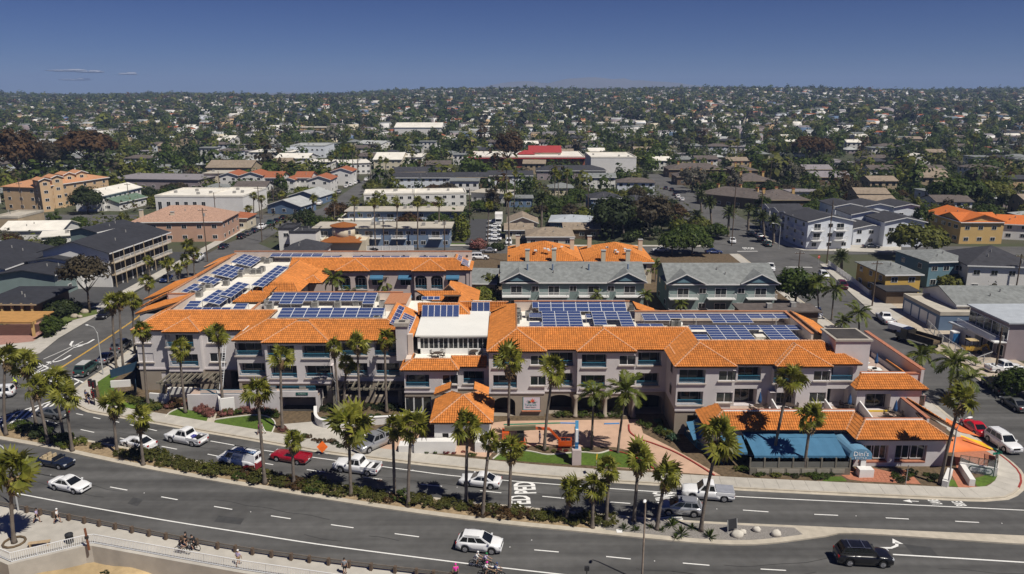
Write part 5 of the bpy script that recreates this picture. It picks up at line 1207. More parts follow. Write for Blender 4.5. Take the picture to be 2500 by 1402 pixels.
def fan_palm(label, base, crown, s=1.0, group='fan palms', skirt=True, n=30, r0=.2, z=.14):
 """base, crown: places in the photograph of the foot and of the centre of the crown"""
 global npalm; npalm += 1
 b = G(base[0], base[1], z); Y = b[1]; zt = ZAT(crown[0], crown[1], Y); xt = GX(crown[0], Y, zt)
 t = thing('fan_palm', label, 'palm tree', b, 0, group)
 top = (xt, Y + rnd.uniform(-.3, .3), zt - .1); trunk('trunk', b, top, r0, r0 * .72, t, bark_m)
 c = Vector(top) - Vector(b)
 for i, (az, el, ro, sc_) in enumerate(palm_dist(npalm, n - 8)):
  o = put('frond', FANS[(i + npalm) % 4], t); el -= .34 * math.cos(az - .35); az -= .22 * math.sin(az - .35)   # sea breeze from the left
  o.matrix_local = Matrix.Translation(c) @ frond_rot(az, el, ro * 2.2) @ Matrix.Scale(s * sc_ * 1.08, 4)
 if skirt: put('skirt', SKIRT[npalm % 3], t, c, rnd.uniform(0, 6), s)
 return t
med = [((15, 1063), (12, 872), 1.0), ((89, 1041), (58, 883), 1.25), ((118, 1083), (83, 946), 1.0), ((156, 1069), (127, 928), 1.1), ((177, 1101), (160, 962), 1.1), ((287, 1108), (272, 990), 1.1), ((350, 1135), (342, 1020), 1.05), ((647, 1182), (628, 952), 1.1), ((718, 1186), (714, 1076), .8), ((857, 1210), (851, 1040), 1.5), ((964, 1213), (958, 1045), .95), ((997, 1237), (1004, 1038), 1.1), ((1138, 1234), (1142, 1037), 1.05), ((1179, 1262), (1196, 1078), .75), ((1244, 1255), (1248, 1100), .95), ((1383, 1274), (1392, 1195), .95), ((1446, 1288), (1450, 1190), .95), ((1480, 1279), (1488, 1142), .85), ((1548, 1272), (1560, 1118), 1.15), ((1604, 1293), (1626, 1160), 1.1), ((1711, 1297), (1754, 1062), 1.35)]
notes = ['', ', its crown the largest there', '', '', '', '', '', ', tall and thin', ', very short and yellowish', ', with the biggest bushy crown', '', '', '', ', leaning right with a ragged crown', '', ', short with bare trunk base', ', short and ragged', ', with a long brown skirt', '', ', with drooping fronds', '']
for i, (b, c, s) in enumerate(med): fan_palm(f'fan palm, {ORD[i]} from the left in the planted median{notes[i]}', b, c, s, 'fan palms in the median')
fan_palm('fan palm in a round bed on the beach walk, cut by the left edge', (35, 1325), (28, 1150), 1.35)
for l, b, c, s in (('fan palm on the corner lawn at the left front of the hotel', (362, 992), (347, 805), 1.1), ('fan palm in front of the left pergola bay', (453, 1008), (437, 850), 1.15), ('fan palm by the garden path and long ladder', (546, 1005), (530, 815), 1.05), ('fan palm beside the garage ramp', (690, 1050), (683, 872), 1.1), ('fan palm at the left of the garage wall cluster', (828, 1012), (815, 845), 1.0), ('lower fan palm inside the garage wall cluster', (840, 1002), (846, 888), 1.0), ('fan palm in the middle behind the curved garden wall', (879, 1013), (873, 838), 1.05), ('fan palm at the right end of the curved garden wall', (944, 1007), (938, 830), 1.05),
  ('tall fan palm by the orange lift in the forecourt', (1241, 1077), (1245, 878), 1.45), ('fan palm on the island bed left of the tall blue sign', (1329, 1100), (1351, 905), 1.35), ('tall fan palm in front of the blue patio awning', (1886, 1137), (1930, 922), 1.3), ('shorter fan palm at the right half of the patio awning', (1962, 1157), (1978, 1020), 1.2), ('fan palm leaning beside the lamp post at the restaurant corner', (2295, 1181), (2345, 975), 1.2),
  ('left palm of the close pair by the side street parking', (285, 905), (271, 742), 1.05), ('right palm of the close pair by the side street parking', (302, 905), (290, 733), 1.0), ('palm at the hotel corner beside the street yellow line', (330, 862), (322, 735), 1.1), ('palm standing alone beside the left wing near the blue car', (372, 755), (357, 688), 1.15), ('palm on the far kerb behind the parked blue car', (366, 675), (362, 635), 1.0), ('palm directly above the parked blue car', (411, 690), (408, 645), 1.1), ('front palm of the street cluster by the white van', (461, 680), (452, 634), 1.1), ('right palm of the street cluster by the white van', (475, 674), (474, 618), 1.1), ('back palm of the street cluster by the motel end', (440, 678), (458, 597), 1.2), ('low palm between the two on the motel side', (440, 690), (432, 655), .9)):
 fan_palm(l, b, c, s * .92 if c[1] > 1 else s, 'fan palms around the hotel', n=26)
# feather palms: one mesh of crown each
def feather_crowns(n, seed, L, droop, nn, ll, lo, hi):
 r = np.random.default_rng(seed); P = []
 for k in range(n):
  t = k / n; P.append((pinnate(seed * 50 + k, L * r.uniform(.85, 1.1), droop * r.uniform(.7, 1.2), nn, .05 * L / 2, ll), frond_rot(k * 2.39996 + r.uniform(-.2, .2), math.radians(hi + (lo - hi) * t + r.uniform(-8, 8)))))
 return join_fronds(P)
QUEEN = [arrays_mesh('crown', q[0], q[1], pin_m, q[2]) for q in (feather_crowns(15, s, 2.6, 1.0, 18, .75, -25, 72) for s in (1, 2, 3))]
DATE = [arrays_mesh('crown', q[0], q[1], date_m, q[2]) for q in (feather_crowns(44, s, 3.0, .62, 16, .6, -45, 80) for s in (4, 5, 6))]
def fan_crown(seed, n=22):
 q = join_fronds([(fan_frond(300 + seed * 30 + k, 1.0, .7, 8), frond_rot(az, el, ro) @ Matrix.Scale(s, 4)) for k, (az, el, ro, s) in enumerate(palm_dist(seed + 70, n))]); return arrays_mesh('crown', q[0], q[1], pf_m, q[2])
FANC = [fan_crown(s) for s in range(4)]
_TR = {}
def tree_at(name, label, cat, base, zt, xt, crown, scale, r0, group=None, mat=None, skirt=False):
 t = thing(name, label, cat, base, 0, group); trunk('trunk', base, (xt, base[1], zt), r0, r0 * .75, t, mat or bark_m, 1.25, 7, .3)
 put('crown', crown, t, (xt - base[0], 0, zt - base[2]), rnd.uniform(0, 6), scale)
 if skirt: put('skirt', SKIRT[rnd.randrange(3)], t, (xt - base[0], 0, zt - base[2]), rnd.uniform(0, 6), scale * .8)
 return t
def palm_px(kind, label, base, crown, s=1.0, group=None, z=0):
 b = G(base[0], base[1], z); zt = ZAT(crown[0], crown[1], b[1]); xt = GX(crown[0], b[1], zt)
 nm, C_, r0 = {'q': ('queen_palm', QUEEN, .17), 'd': ('date_palm', DATE, .42), 'f': ('fan_palm', FANC, .22)}[kind]
 return tree_at(nm, label, 'palm tree', b, zt, xt, C_[rnd.randrange(len(C_))], s, r0, group, None, kind == 'f')
for a in (('q', 'feathery queen palm in front of the porch columns', (1444, 1097), (1450, 958), 1.05), ('q', 'larger queen palm with bushy crown right of the porch columns', (1508, 1108), (1528, 955), 1.35), ('q', 'queen palm behind the restaurant on the side street kerb', (2250, 936), (2250, 868), 1.3), ('q', 'queen palm nearest the restaurant corner on the side street', (2312, 985), (2332, 885), 1.5), ('q', 'lower queen palm hanging over the side street by the corner', (2345, 975), (2362, 925), 1.2), ('q', 'left queen palm at the hotel back corner on the side street', (1998, 772), (1994, 690), 1.25), ('q', 'middle queen palm at the hotel back corner on the side street', (2030, 782), (2036, 708), 1.2), ('q', 'right queen palm leaning over the side street', (2097, 812), (2096, 765), 1.3), ('q', 'queen palm low by the right roof band', (2062, 815), (2060, 785), 1.0),
          ('q', 'courtyard queen palm at the left by the small hip roof', (812, 790), (812, 682), 1.25), ('q', 'courtyard queen palm in front of the back wing windows', (936, 770), (940, 688), 1.15), ('q', 'low courtyard palm behind the wide solar array', (860, 775), (858, 712), .9),
          ('q', 'palm behind the right deck by the small hip roof', (1585, 775), (1575, 720), .8), ('q', 'palm before the right grey apartment block', (1662, 780), (1662, 742), .8), ('q', 'small palm before the left grey apartment block', (1457, 760), (1457, 722), .75), ('q', 'young palm between the grey blocks, left of the pair', (1587, 690), (1582, 655), .9), ('q', 'young palm between the grey blocks, right of the pair', (1600, 690), (1602, 648), 1.0),
          ('d', 'short date palm on the right street corner lawn', (2054, 660), (2054, 628), .95), ('d', 'date palm by the stop legend, front left of the row', (1777, 578), (1780, 520), 1.0), ('d', 'date palm in the middle of the row beyond the crossing', (1737, 560), (1733, 497), 1.0), ('d', 'date palm left in the row beyond the crossing', (1699, 562), (1700, 528), 1.0), ('d', 'date palm at the far left end of the row', (1712, 520), (1710, 478), .95), ('d', 'date palm fourth in the row before the white terraces', (1826, 564), (1828, 510), .8), ('d', 'date palm before the white terraces, left of the pair', (1865, 581), (1862, 530), .9), ('d', 'date palm before the white terraces, right of the pair', (1888, 594), (1889, 540), .95),
          ('d', 'tall date palm beside the tan roofs', (1322, 555), (1323, 484), 1.05), ('d', 'date palm by the blue row houses', (1234, 502), (1231, 458), 1.0), ('d', 'left date palm before the dark round trees', (1522, 580), (1520, 520), 1.15), ('d', 'right date palm before the dark round trees', (1585, 578), (1587, 527), 1.1), ('d', 'date palm at the far end of the corner street', (1575, 470), (1575, 436), 1.0)):
 palm_px(*a)
gl_ = 'tall fan palms along the blue apartments'
for i, (b, c) in enumerate((((765, 560), (764, 485)), ((817, 560), (817, 484)), ((866, 580), (865, 489)), ((917, 609), (913, 494)), ((969, 606), (970, 494)), ((1020, 609), (1020, 492)), ((1072, 590), (1072, 492)))):
 palm_px('f', f'tall fan palm, {ORD[i]} from the left in the row before the blue apartments', b, c, 1.15, gl_)
for l, b, c in (('fan palm over the parked car lot, thick crown', (1190, 606), (1194, 500)), ('tall thin palm left of the pair by the blue row houses', (1237, 523), (1237, 405)), ('tall thin palm right of the pair by the blue row houses', (1255, 519), (1257, 424)), ('palm left in the trio before the grey roofed houses', (1354, 500), (1355, 417)), ('palm in the middle of the trio before the grey roofed houses', (1364, 505), (1362, 430)), ('palm right in the trio before the grey roofed houses', (1383, 500), (1385, 421)), ('tall palm by the parking lot hedge on the back street', (1243, 640), (1241, 480))):
 palm_px('f', l, b, c, 1.0)
for i, (x, y, h) in enumerate(((808, 440, 52), (822, 438, 62), (836, 440, 75), (846, 436, 70), (862, 434, 72), (872, 438, 66), (905, 450, 70), (930, 455, 66), (940, 452, 60), (955, 462, 44), (1003, 430, 55), (690, 520, 45), (620, 540, 62), (640, 535, 50), (605, 550, 40))):
 palm_px('f', 'far fan palm in the tall street row beyond the white town houses', (x, y), (x + rnd.uniform(-3, 3), y - h), 1.1, 'fan palms along the far left street')
# ------------------------------------------------------------------ broadleaf trees and shrubs
def crown_arrays(seed, rx, ry, rz, ncl, nl, ls, flat=0, spread=.3, shell=.45):
 r = np.random.default_rng(seed)
 d = r.normal(size=(ncl, 3)); d /= np.linalg.norm(d, axis=1)[:, None];
 if flat: d[:, 2] = np.abs(d[:, 2]) * (1 - flat) - .25
 rad = shell + (1 - shell) * r.random(ncl) ** .6; lump = 1 + .22 * np.sin(d[:, 0] * 5 + seed) * np.cos(d[:, 1] * 4 + seed * 2) + r.normal(0, .06, ncl)
 c = d * rad[:, None] * lump[:, None] * [rx, ry, rz]
 cs = spread * min(rx, rz) * r.uniform(.6, 1.3, ncl); tint = r.random(ncl)
 e = r.normal(size=(ncl, nl, 3)); e /= np.linalg.norm(e, axis=2)[:, :, None]
 p = c[:, None] + e * cs[:, None, None] * r.uniform(.5, 1, (ncl, nl, 1))
 nrm = e * .7 + (p / [rx, ry, rz]) * .5 + r.normal(size=e.shape) * .3 + [0, 0, .3]; nrm /= np.linalg.norm(nrm, axis=2)[:, :, None]
 a = np.cross(nrm, r.normal(size=e.shape)); a /= np.linalg.norm(a, axis=2)[:, :, None]; b = np.cross(nrm, a)
 s = ls * r.uniform(.6, 1.3, (ncl, nl, 1)); a = a * s; b = b * s * .6
 V = np.stack([p - a, p - b, p + a, p + b], 2).reshape(-1, 3); n = len(V) // 4
 return V, np.arange(n * 4).reshape(n, 4), np.clip(np.repeat(tint, nl) * .7 + r.random(n) * .3, 0, 1)
def limbs(seed, h, rx, rz, r0, n=5):
 r = random.Random(seed); m = MB(); m.tube([(0, 0, 0), (.05, 0, h * .3), (.1 * r.uniform(-1, 1), .1, h * .62)], [r0, r0 * .75, r0 * .6], 7)
 for k in range(n):
  a = k * 6.283 / n + r.uniform(-.4, .4); e = rx * r.uniform(.45, .75); m.tube([(0, 0, h * .5), (math.cos(a) * e * .5, math.sin(a) * e * .5, h * .62 + rz * .1), (math.cos(a) * e, math.sin(a) * e, h * .75 + rz * r.uniform(0, .4))], [r0 * .5, r0 * .33, r0 * .12], 5)
 return m.mesh('trunk', bark2, True)
FORM = {'round': (3.2, 3.2, 3.0, 95, 36, .31, .1, .34), 'wide': (4.4, 4.2, 2.7, 115, 36, .34, .2, .32), 'tall': (2.5, 2.5, 4.2, 85, 32, .30, 0, .3), 'airy': (3.4, 3.4, 3.4, 60, 22, .30, .1, .22), 'gum': (3.6, 3.6, 4.4, 90, 30, .34, .1, .26)}
_CR = {}
def crownmesh(form, col, k):
 key = (form, col, k)
 if key not in _CR:
  rx, ry, rz, nc, nl, ls, fl, sp = FORM[form]; V, F, T = crown_arrays(hash((form, k)) % 999 if False else 17 * k + len(form) * 3, rx, ry, rz, nc, nl, ls, fl, sp); _CR[key] = arrays_mesh('crown', V, F, LEAF[col], T)
 return _CR[key]
_LB = {}
def broad(label, x, y, form, col, s, hs=1.0, group=None, name='tree', k=None):
 k = rnd.randrange(3) if k is None else k; z = terrain(x, y); rz = FORM[form][2]; h = rz * 1.45 * hs
 t = thing(name, label, 'tree' if name != 'shrub' else 'shrub', (x, y, z - .05), rnd.uniform(0, 6.28), group, s)
 if (form, k, hs) not in _LB: _LB[(form, k, hs)] = limbs(k + len(form), h, FORM[form][0], rz, .22 if form != 'gum' else .3)
 put('trunk', _LB[(form, k, hs)], t); put('crown', crownmesh(form, col, k), t, (0, 0, h))
 return t
def bpx(label, px, py, form, col, s, hs=1.0, **kw): g = G(px, py); return broad(label, g[0], g[1], form, col, s, hs, **kw)
OCC = []                                                   # circles and boxes already taken
def taken(x, y, r=0): return any(a - r < x < b + r and c - r < y < d + r for a, b, c, d in OCC)
for a in (('dark brown leaved tree with a bare pale trunk on the motel lawn', 220, 765, 'round', 'brown', 1.25, 1.7), ('wide green street tree by the stop legend', 1690, 622, 'wide', 'green', 1.35, .8), ('second green street tree left of the stop legend', 1640, 625, 'round', 'green', 1.2, .8), ('round green tree on the corner behind the right deck', 1940, 752, 'round', 'green', 1.45, .8), ('wide clipped olive tree before the yellow orange roofed house', 2235, 632, 'wide', 'olive', 1.75, .9), ('left wide dark tree behind the yellow orange roofed house', 2330, 515, 'wide', 'green', 2.3, .9), ('right wide olive tree behind the yellow orange roofed house', 2410, 510, 'wide', 'olive', 2.0, .9),
          ('big rusty gum tree at the left edge of town', 50, 455, 'gum', 'rust', 3.0, .9), ('second rusty gum tree near the left edge', 110, 445, 'gum', 'brown', 2.4, .9), ('largest rusty gum tree behind the peach apartment house', 215, 425, 'wide', 'rust', 3.6, 1.2), ('rusty gum tree in front of the red roofed school', 1240, 418, 'gum', 'rust', 2.5, .9), ('round rusty tree on the right far side', 1975, 400, 'wide', 'rust', 3.0, 1.0), ('left dark round tree behind the date palms', 1495, 580, 'round', 'dark', 2.2, .8), ('right dark round tree behind the date palms', 1585, 575, 'round', 'brown', 2.1, .85), ('dark conifer like tree by the white gabled house', 215, 522, 'round', 'dark', 1.7, .8), ('olive bush tree before the yellow wooden house', 2320, 705, 'wide', 'olive', .8, .6), ('brownish tree before the white balcony house', 2400, 705, 'wide', 'grey', .9, .7), ('dense tree before the white warehouse', 1475, 408, 'round', 'dark', 1.7, .8), ('dark rounded tree beside the left dark cedar', 1500, 640, 'round', 'dark', 1.0, .7), ('broad leaved shrub at the right edge of the side street', 2485, 968, 'round', 'green', .95, .5), ('leafless grey tree beside the corner street', 1690, 470, 'airy', 'grey', 2.0, .7), ('second leafless grey tree beside the brown roofs', 1915, 455, 'airy', 'grey', 2.0, .8), ('yellow green bush by the back wing end', 1180, 745, 'round', 'lime', .9, .5), ('second bush by the back wing end', 1195, 715, 'round', 'olive', .9, .6), ('rounded pink flowering shrub by the parking lot', 1168, 608, 'round', 'pink', .75, .4), ('dark hedge ball by the parking lot', 1210, 610, 'wide', 'dark', .6, .4), ('small green tree in the motel garden', 120, 822, 'tall', 'green', .55, .5), ('second small tree in the motel garden', 133, 808, 'round', 'green', .6, .5), ('large dark shrub at the motel corner', 150, 770, 'wide', 'dark', .85, .5)):
 bpx(*a)
# shrubs of the median, each a bush of its own
SHR = {}
def shrub_mesh(col, k, fl=.3):
 if (col, k) not in SHR: V, F, T = crown_arrays(50 + k, 1.0, 1.0, .62, 34, 30, .085, fl, .34, .55); V[:, 2] += .42; SHR[(col, k)] = arrays_mesh('shrub', V, F, LEAF[col], T)
 return SHR[(col, k)]
def shrub(label, x, y, s, col, group=None, z=.14, sz=1.0): return tag(put('shrub', shrub_mesh(col, rnd.randrange(4)), None, (x, y, z), rnd.uniform(0, 6), (s, s, s * sz)), label, 'shrub', group)
mnA = offset(mn, .9)
for p, q in zip(mnA, offset(mf_, -.7)[:len(mnA)]): pass
mfA = np.array(mf_)
for i, p in enumerate(mnA):
 if not (-62 < p[0] < 10.5): continue
 j = np.argmin(np.abs(mfA[:, 0] - p[0])); w = mfA[j][1] - p[1] - .9
 for k in range(max(1, int(w / 1.15))):
  if rnd.random() < (.04 if p[0] > -50 else .4): continue
  t = (k + rnd.uniform(.2, .8)) / max(1, int(w / 1.15)); s = rnd.uniform(.8, 1.4) * (1.25 if -48 < p[0] < -8 else 1.0)
  shrub('low leafy shrub in the planted median hedge', p[0] + rnd.uniform(-.4, .4), p[1] + .2 + t * w, s, rnd.choice(['hedge', 'hedge', 'olive', 'hedge', 'rust', 'green']), 'shrubs of the median hedge', .14, .85)
def spiky(seed, n=34, L=.75):
 r = np.random.default_rng(seed); V = []; F = []; T = []
 for k in range(n):
  a = r.uniform(0, 6.28); e = math.radians(r.uniform(15, 85)); l = L * r.uniform(.7, 1.1); d = np.array([math.cos(a) * math.cos(e), math.sin(a) * math.cos(e), math.sin(e)]); s = np.array([-math.sin(a), math.cos(a), 0]) * .035
  i = len(V); V += [-s, d * l * .6 + s * 0 - s * 1.2, d * l - [0, 0, .1 * l], d * l * .6 + s * 1.2]; F.append((i, i + 1, i + 2, i + 3)); T.append(r.random())
 return arrays_mesh('spiky_plant', V, F, LEAF['green'], T)
SPK = [spiky(i) for i in range(3)]
for i, (px, py, s, l) in enumerate(((1524, 1292, 1, 'spiky plant beside the square drain cover'), (1552, 1296, .9, 'spiky plant by the eighteenth palm base'), (1588, 1290, .8, 'spiky plant left of the drooping palm'), (1617, 1296, .7, 'small yellow green plant at the gravel edge'), (1640, 1285, 1.4, 'large spiky clump before the tall leaning palm'), (1663, 1305, 1.3, 'spreading spiky clump low on the gravel'), (1690, 1292, .9, 'spiky plant at the tall leaning palm base'), (1733, 1312, 1.3, 'round spiky plant alone on the gravel'), (1650, 1315, .8, 'low spiky tuft nearest the road'))):
 tag(put('spiky_plant', SPK[i % 3], None, G(px, py, .15), rnd.uniform(0, 6), s * 1.15), l, 'plant', 'spiky plants on the gravel')
# gardens of the hotel front
def bed(label, group, pts, n, cols_, s0, s1, sz=1.0, w=.8):
 L = smoothline([G(*p)[:2] for p in pts], .2)
 for k in range(n):
  p = L[int((k + .5) / n * (len(L) - 1))]; shrub(label, p[0] + rnd.uniform(-w, w) * .5, p[1] + rnd.uniform(-w, w) * .5, rnd.uniform(s0, s1), rnd.choice(cols_), group, .12, sz)
bed('pink flowering bush in the hedge before the left patio wall', 'pink bushes of the left hedge', ((420, 995), (450, 993), (490, 1002), (512, 1012), (500, 1020)), 13, ['pink', 'pink', 'rust'], .8, 1.2, 1.1)
bed('pink flowering bush in the long hedge beside the garage ramp', 'pink bushes of the long hedge', ((535, 1018), (570, 1012), (620, 1010), (660, 1014), (680, 1020)), 14, ['pink', 'pink', 'green'], .7, 1.1, 1.2)
bed('green shrub at the corner of the front garden', 'corner garden shrubs', ((285, 985), (310, 972), (330, 985), (360, 995), (385, 1000), (360, 985)), 12, ['dark', 'green', 'olive'], .6, 1.2, 1.1)
bed('dark shrub along the shaded hotel base', 'shaded base shrubs', ((800, 1005), (850, 1000), (900, 1000), (960, 1000), (985, 1005)), 14, ['dark', 'dark', 'brown'], .7, 1.2)
bed('green garden shrub behind the curved garden wall', 'shrubs behind the curved wall', ((790, 1030), (830, 1032), (880, 1025), (930, 1024), (980, 1026)), 14, ['green', 'teal', 'green', 'olive'], .5, .9)
bed('small plant on the verge before the garage ramp', 'verge plants', ((680, 1048), (705, 1058), (760, 1072), (820, 1088), (860, 1095)), 12, ['dark', 'rust', 'green', 'pink'], .4, .75, .8)
bed('leafy shrub before the patio wall of the restaurant', 'patio wall shrubs', ((1800, 1150), (1850, 1158), (1900, 1160), (1950, 1165), (2000, 1165), (2030, 1160)), 22, ['green', 'green', 'dark', 'olive'], .4, .8, .9, 1.2)
bed('low plant on the island bed of the forecourt', 'island bed plants', ((1232, 1103), (1270, 1098), (1310, 1100), (1350, 1104), (1400, 1102), (1450, 1103)), 12, ['red', 'olive', 'green', 'red'], .3, .55)
bed('plant in the porch bed between the columns', 'porch bed plants', ((1355, 1018), (1365, 1018), (1420, 1018), (1430, 1020), (1495, 1020), (1520, 1020)), 8, ['green', 'olive'], .5, .95, 1.2, .3)
bed('plant in the shaded garden left of the restaurant', 'shaded garden plants', ((1560, 1040), (1590, 1050), (1610, 1060), (1640, 1075), (1600, 1035), (1620, 1030)), 12, ['green', 'teal', 'olive'], .5, 1.0, 1.3)
bed('shrub by the restaurant front steps', 'restaurant step shrubs', ((2185, 1160), (2195, 1175), (2240, 1160), (2265, 1165), (2285, 1170), (2275, 1180)), 10, ['green', 'dark', 'olive'], .4, .7)
bed('small plant before the white gatehouse wall', 'gatehouse verge plants', ((1005, 1095), (1040, 1103), (1080, 1108), (1120, 1110), (1170, 1118), (1195, 1122)), 10, ['olive', 'lime', 'red', 'green'], .3, .55)
bed('big leafed plant at the crosswalk end of the median', 'crosswalk end plants', ((20, 1045), (60, 1050), (100, 1068), (150, 1085), (195, 1095)), 16, ['green', 'dark', 'lime'], .8, 1.4, 1.2, 1.5)
shrub('round dark bush on the dry sand slope', *G(95, 1372, -1.3)[:2], .9, 'green', None, -1.5); shrub('low dark bush at the bottom edge of the sand', *G(255, 1400, -1.3)[:2], .5, 'dark', None, -1.5)
# ================================================================== vehicles
def paint(name, c, metal=0.0): return M(name, c, .28, .02, .5, spec=.5, coat=.6, metal=metal)
PAINT = {'white': paint('white_car_paint', (.80, .80, .80)), 'black': paint('black_car_paint', (.008, .008, .010)), 'silver': paint('silver_car_paint', (.42, .43, .45), .5), 'grey': paint('grey_car_paint', (.16, .165, .165), .4), 'red': paint('red_car_paint', (.30, .008, .02)), 'bright_red': paint('bright_red_car_paint', (.55, .01, .02)), 'blue': paint('blue_car_paint', (.012, .03, .12)), 'navy': paint('navy_car_paint', (.01, .016, .035)), 'green': paint('green_car_paint', (.02, .055, .05)), 'sand': paint('sand_car_paint', (.42, .37, .28)), 'maroon': paint('maroon_car_paint', (.10, .01, .02))}
tyre_m = M('tyre_rubber', (.012, .012, .013), .85, .1); rim_m = M('alloy_rim', (.5, .5, .52), .3, .05, metal=.7); lampw = M('headlamp', (.6, .62, .65), .1, .02); lampr = M('tail_lamp', (.35, .01, .01), .2, .02); carglass = M('car_glass', (.010, .012, .014), .04, .3, spec=.7); trimb = M('black_trim', (.015, .015, .016), .6); chrome = M('chrome', (.6, .6, .62), .2, .02, metal=.9)
# kind: length, half width, hood z, belt z, roof z, axle x front, rear, wheel r, cabin x: base front, roof front, roof rear, base rear, deck z, rear end z
KIND = {'sedan': (4.8, .92, .90, .96, 1.44, 1.42, -1.42, .34, 1.12, .22, -.80, -1.72, 1.03), 'suv': (4.55, .93, 1.04, 1.12, 1.68, 1.36, -1.32, .37, 1.30, .32, -1.62, -2.12, 1.10), 'bigsuv': (5.2, 1.0, 1.14, 1.20, 1.88, 1.58, -1.52, .39, 1.28, .55, -2.02, -2.44, 1.2), 'pickup': (5.75, 1.0, 1.14, 1.18, 1.88, 1.78, -1.72, .39, 1.20, .55, -.62, -.86, .86), 'elcamino': (5.1, .96, .92, .94, 1.36, 1.50, -1.45, .34, .62, .08, -.62, -.80, .78), 'van': (5.7, 1.0, 1.30, 1.34, 2.12, 1.85, -1.75, .37, 1.95, 1.30, -2.74, -2.82, 1.34), 'open': (4.6, .90, .90, .93, 1.30, 1.38, -1.35, .33, .72, .28, .2, .2, .95), 'minivan': (5.0, .98, 1.06, 1.10, 1.74, 1.55, -1.45, .34, 1.55, .85, -2.2, -2.4, 1.1)}
def lofted(kind):
 L, w, hz, bz, rz, xf, xr, wr, c0, c1, c2, c3, dk = KIND[kind]; R_ = wr + .07; h = L / 2
 xs = set([-h, -h + .06, -h + .25, h, h - .06, h - .3, h - .7, c0, c3, 0, .5, -.5])
 for ax in (xf, xr):
  for t in (-1, -.85, -.5, 0, .5, .85, 1): xs.add(ax + t * R_)
  xs.add(ax - R_ - .01); xs.add(ax + R_ + .01)
 xs = sorted(x for x in xs if -h <= x <= h); V = []; F = []
 for x in xs:
  zb = .24 + .12 * max(0, abs(x) - h + .5) / .5
  for ax in (xf, xr):
   if abs(x - ax) <= R_ + 1e-6: zb = max(zb, wr + math.sqrt(max(0, R_ ** 2 - (x - ax) ** 2)))
  if x > c0: t = (x - c0) / (h - c0); zt = hz + (bz - hz) * (1 - t) - .10 * t ** 2 - (.16 if x > h - .03 else .05 if x > h - .1 else 0)
  elif x < c3: t = (c3 - x) / max(.05, h + c3); zt = dk - .04 * t - (.12 if x < -h + .03 and dk > .9 else 0)
  else: zt = bz
  e = max(0, (abs(x) - h + .7) / .7); ww = w * (1 - .13 * e ** 2.2); zt = max(zt, zb + .1)
  half = [(ww * .93, zb), (ww, zb + (zt - zb) * .42), (ww * .985, zb + (zt - zb) * .78), (ww * .90, zt - .015), (ww * .55, zt + .012)]
  V += [(x, -y, z) for y, z in half] + [(x, y, z) for y, z in half[::-1]]
 n = 10
 for i in range(len(xs) - 1):
  for j in range(n): F.append((i * n + j, i * n + (j + 1) % n, (i + 1) * n + (j + 1) % n, (i + 1) * n + j))
 F.append(tuple(range(n))[::-1]); F.append(tuple((len(xs) - 1) * n + j for j in range(n)))
 return V, [f[::-1] for f in F]
def quadin(a, b, c, d, u0, u1, v0, v1, off=.012):
 a, b, c, d = map(Vector, (a, b, c, d)); P = lambda u, v: (a * (1 - u) + b * u) * (1 - v) + (d * (1 - u) + c * u) * v
 n = (d - a).cross(b - a).normalized() * off; q = [P(u0, v0), P(u1, v0), P(u1, v1), P(u0, v1)]; m = MB(); t = [p + n for p in q]; o = [p - n * .5 for p in q]
 m.face(t[::-1]); [m.face([t[i], o[i], o[(i + 1) % 4], t[(i + 1) % 4]]) for i in range(4)]; return m
_W = {}
def wheelmesh(r):
 if r not in _W:
  t = MB().tube([(0, -.11, 0), (0, -.115, 0.0001), (0, .115, 0), (0, .11, 0.0001)], [r * .9, r, r, r * .9], 16); q = MB().tube([(0, -.125, 0), (0, .125, 0)], r * .66, 10)
  for k in range(5): a = k * 1.2566; q.bar((math.cos(a) * .06, -.13, math.sin(a) * .06), (math.cos(a) * r * .62, -.13, math.sin(a) * r * .62), .05, .02); q.bar((math.cos(a) * .06, .13, math.sin(a) * .06), (math.cos(a) * r * .62, .13, math.sin(a) * r * .62), .05, .02)
  _W[r] = (t.mesh('wheel', tyre_m), q.mesh('rim', rim_m))
 return _W[r]
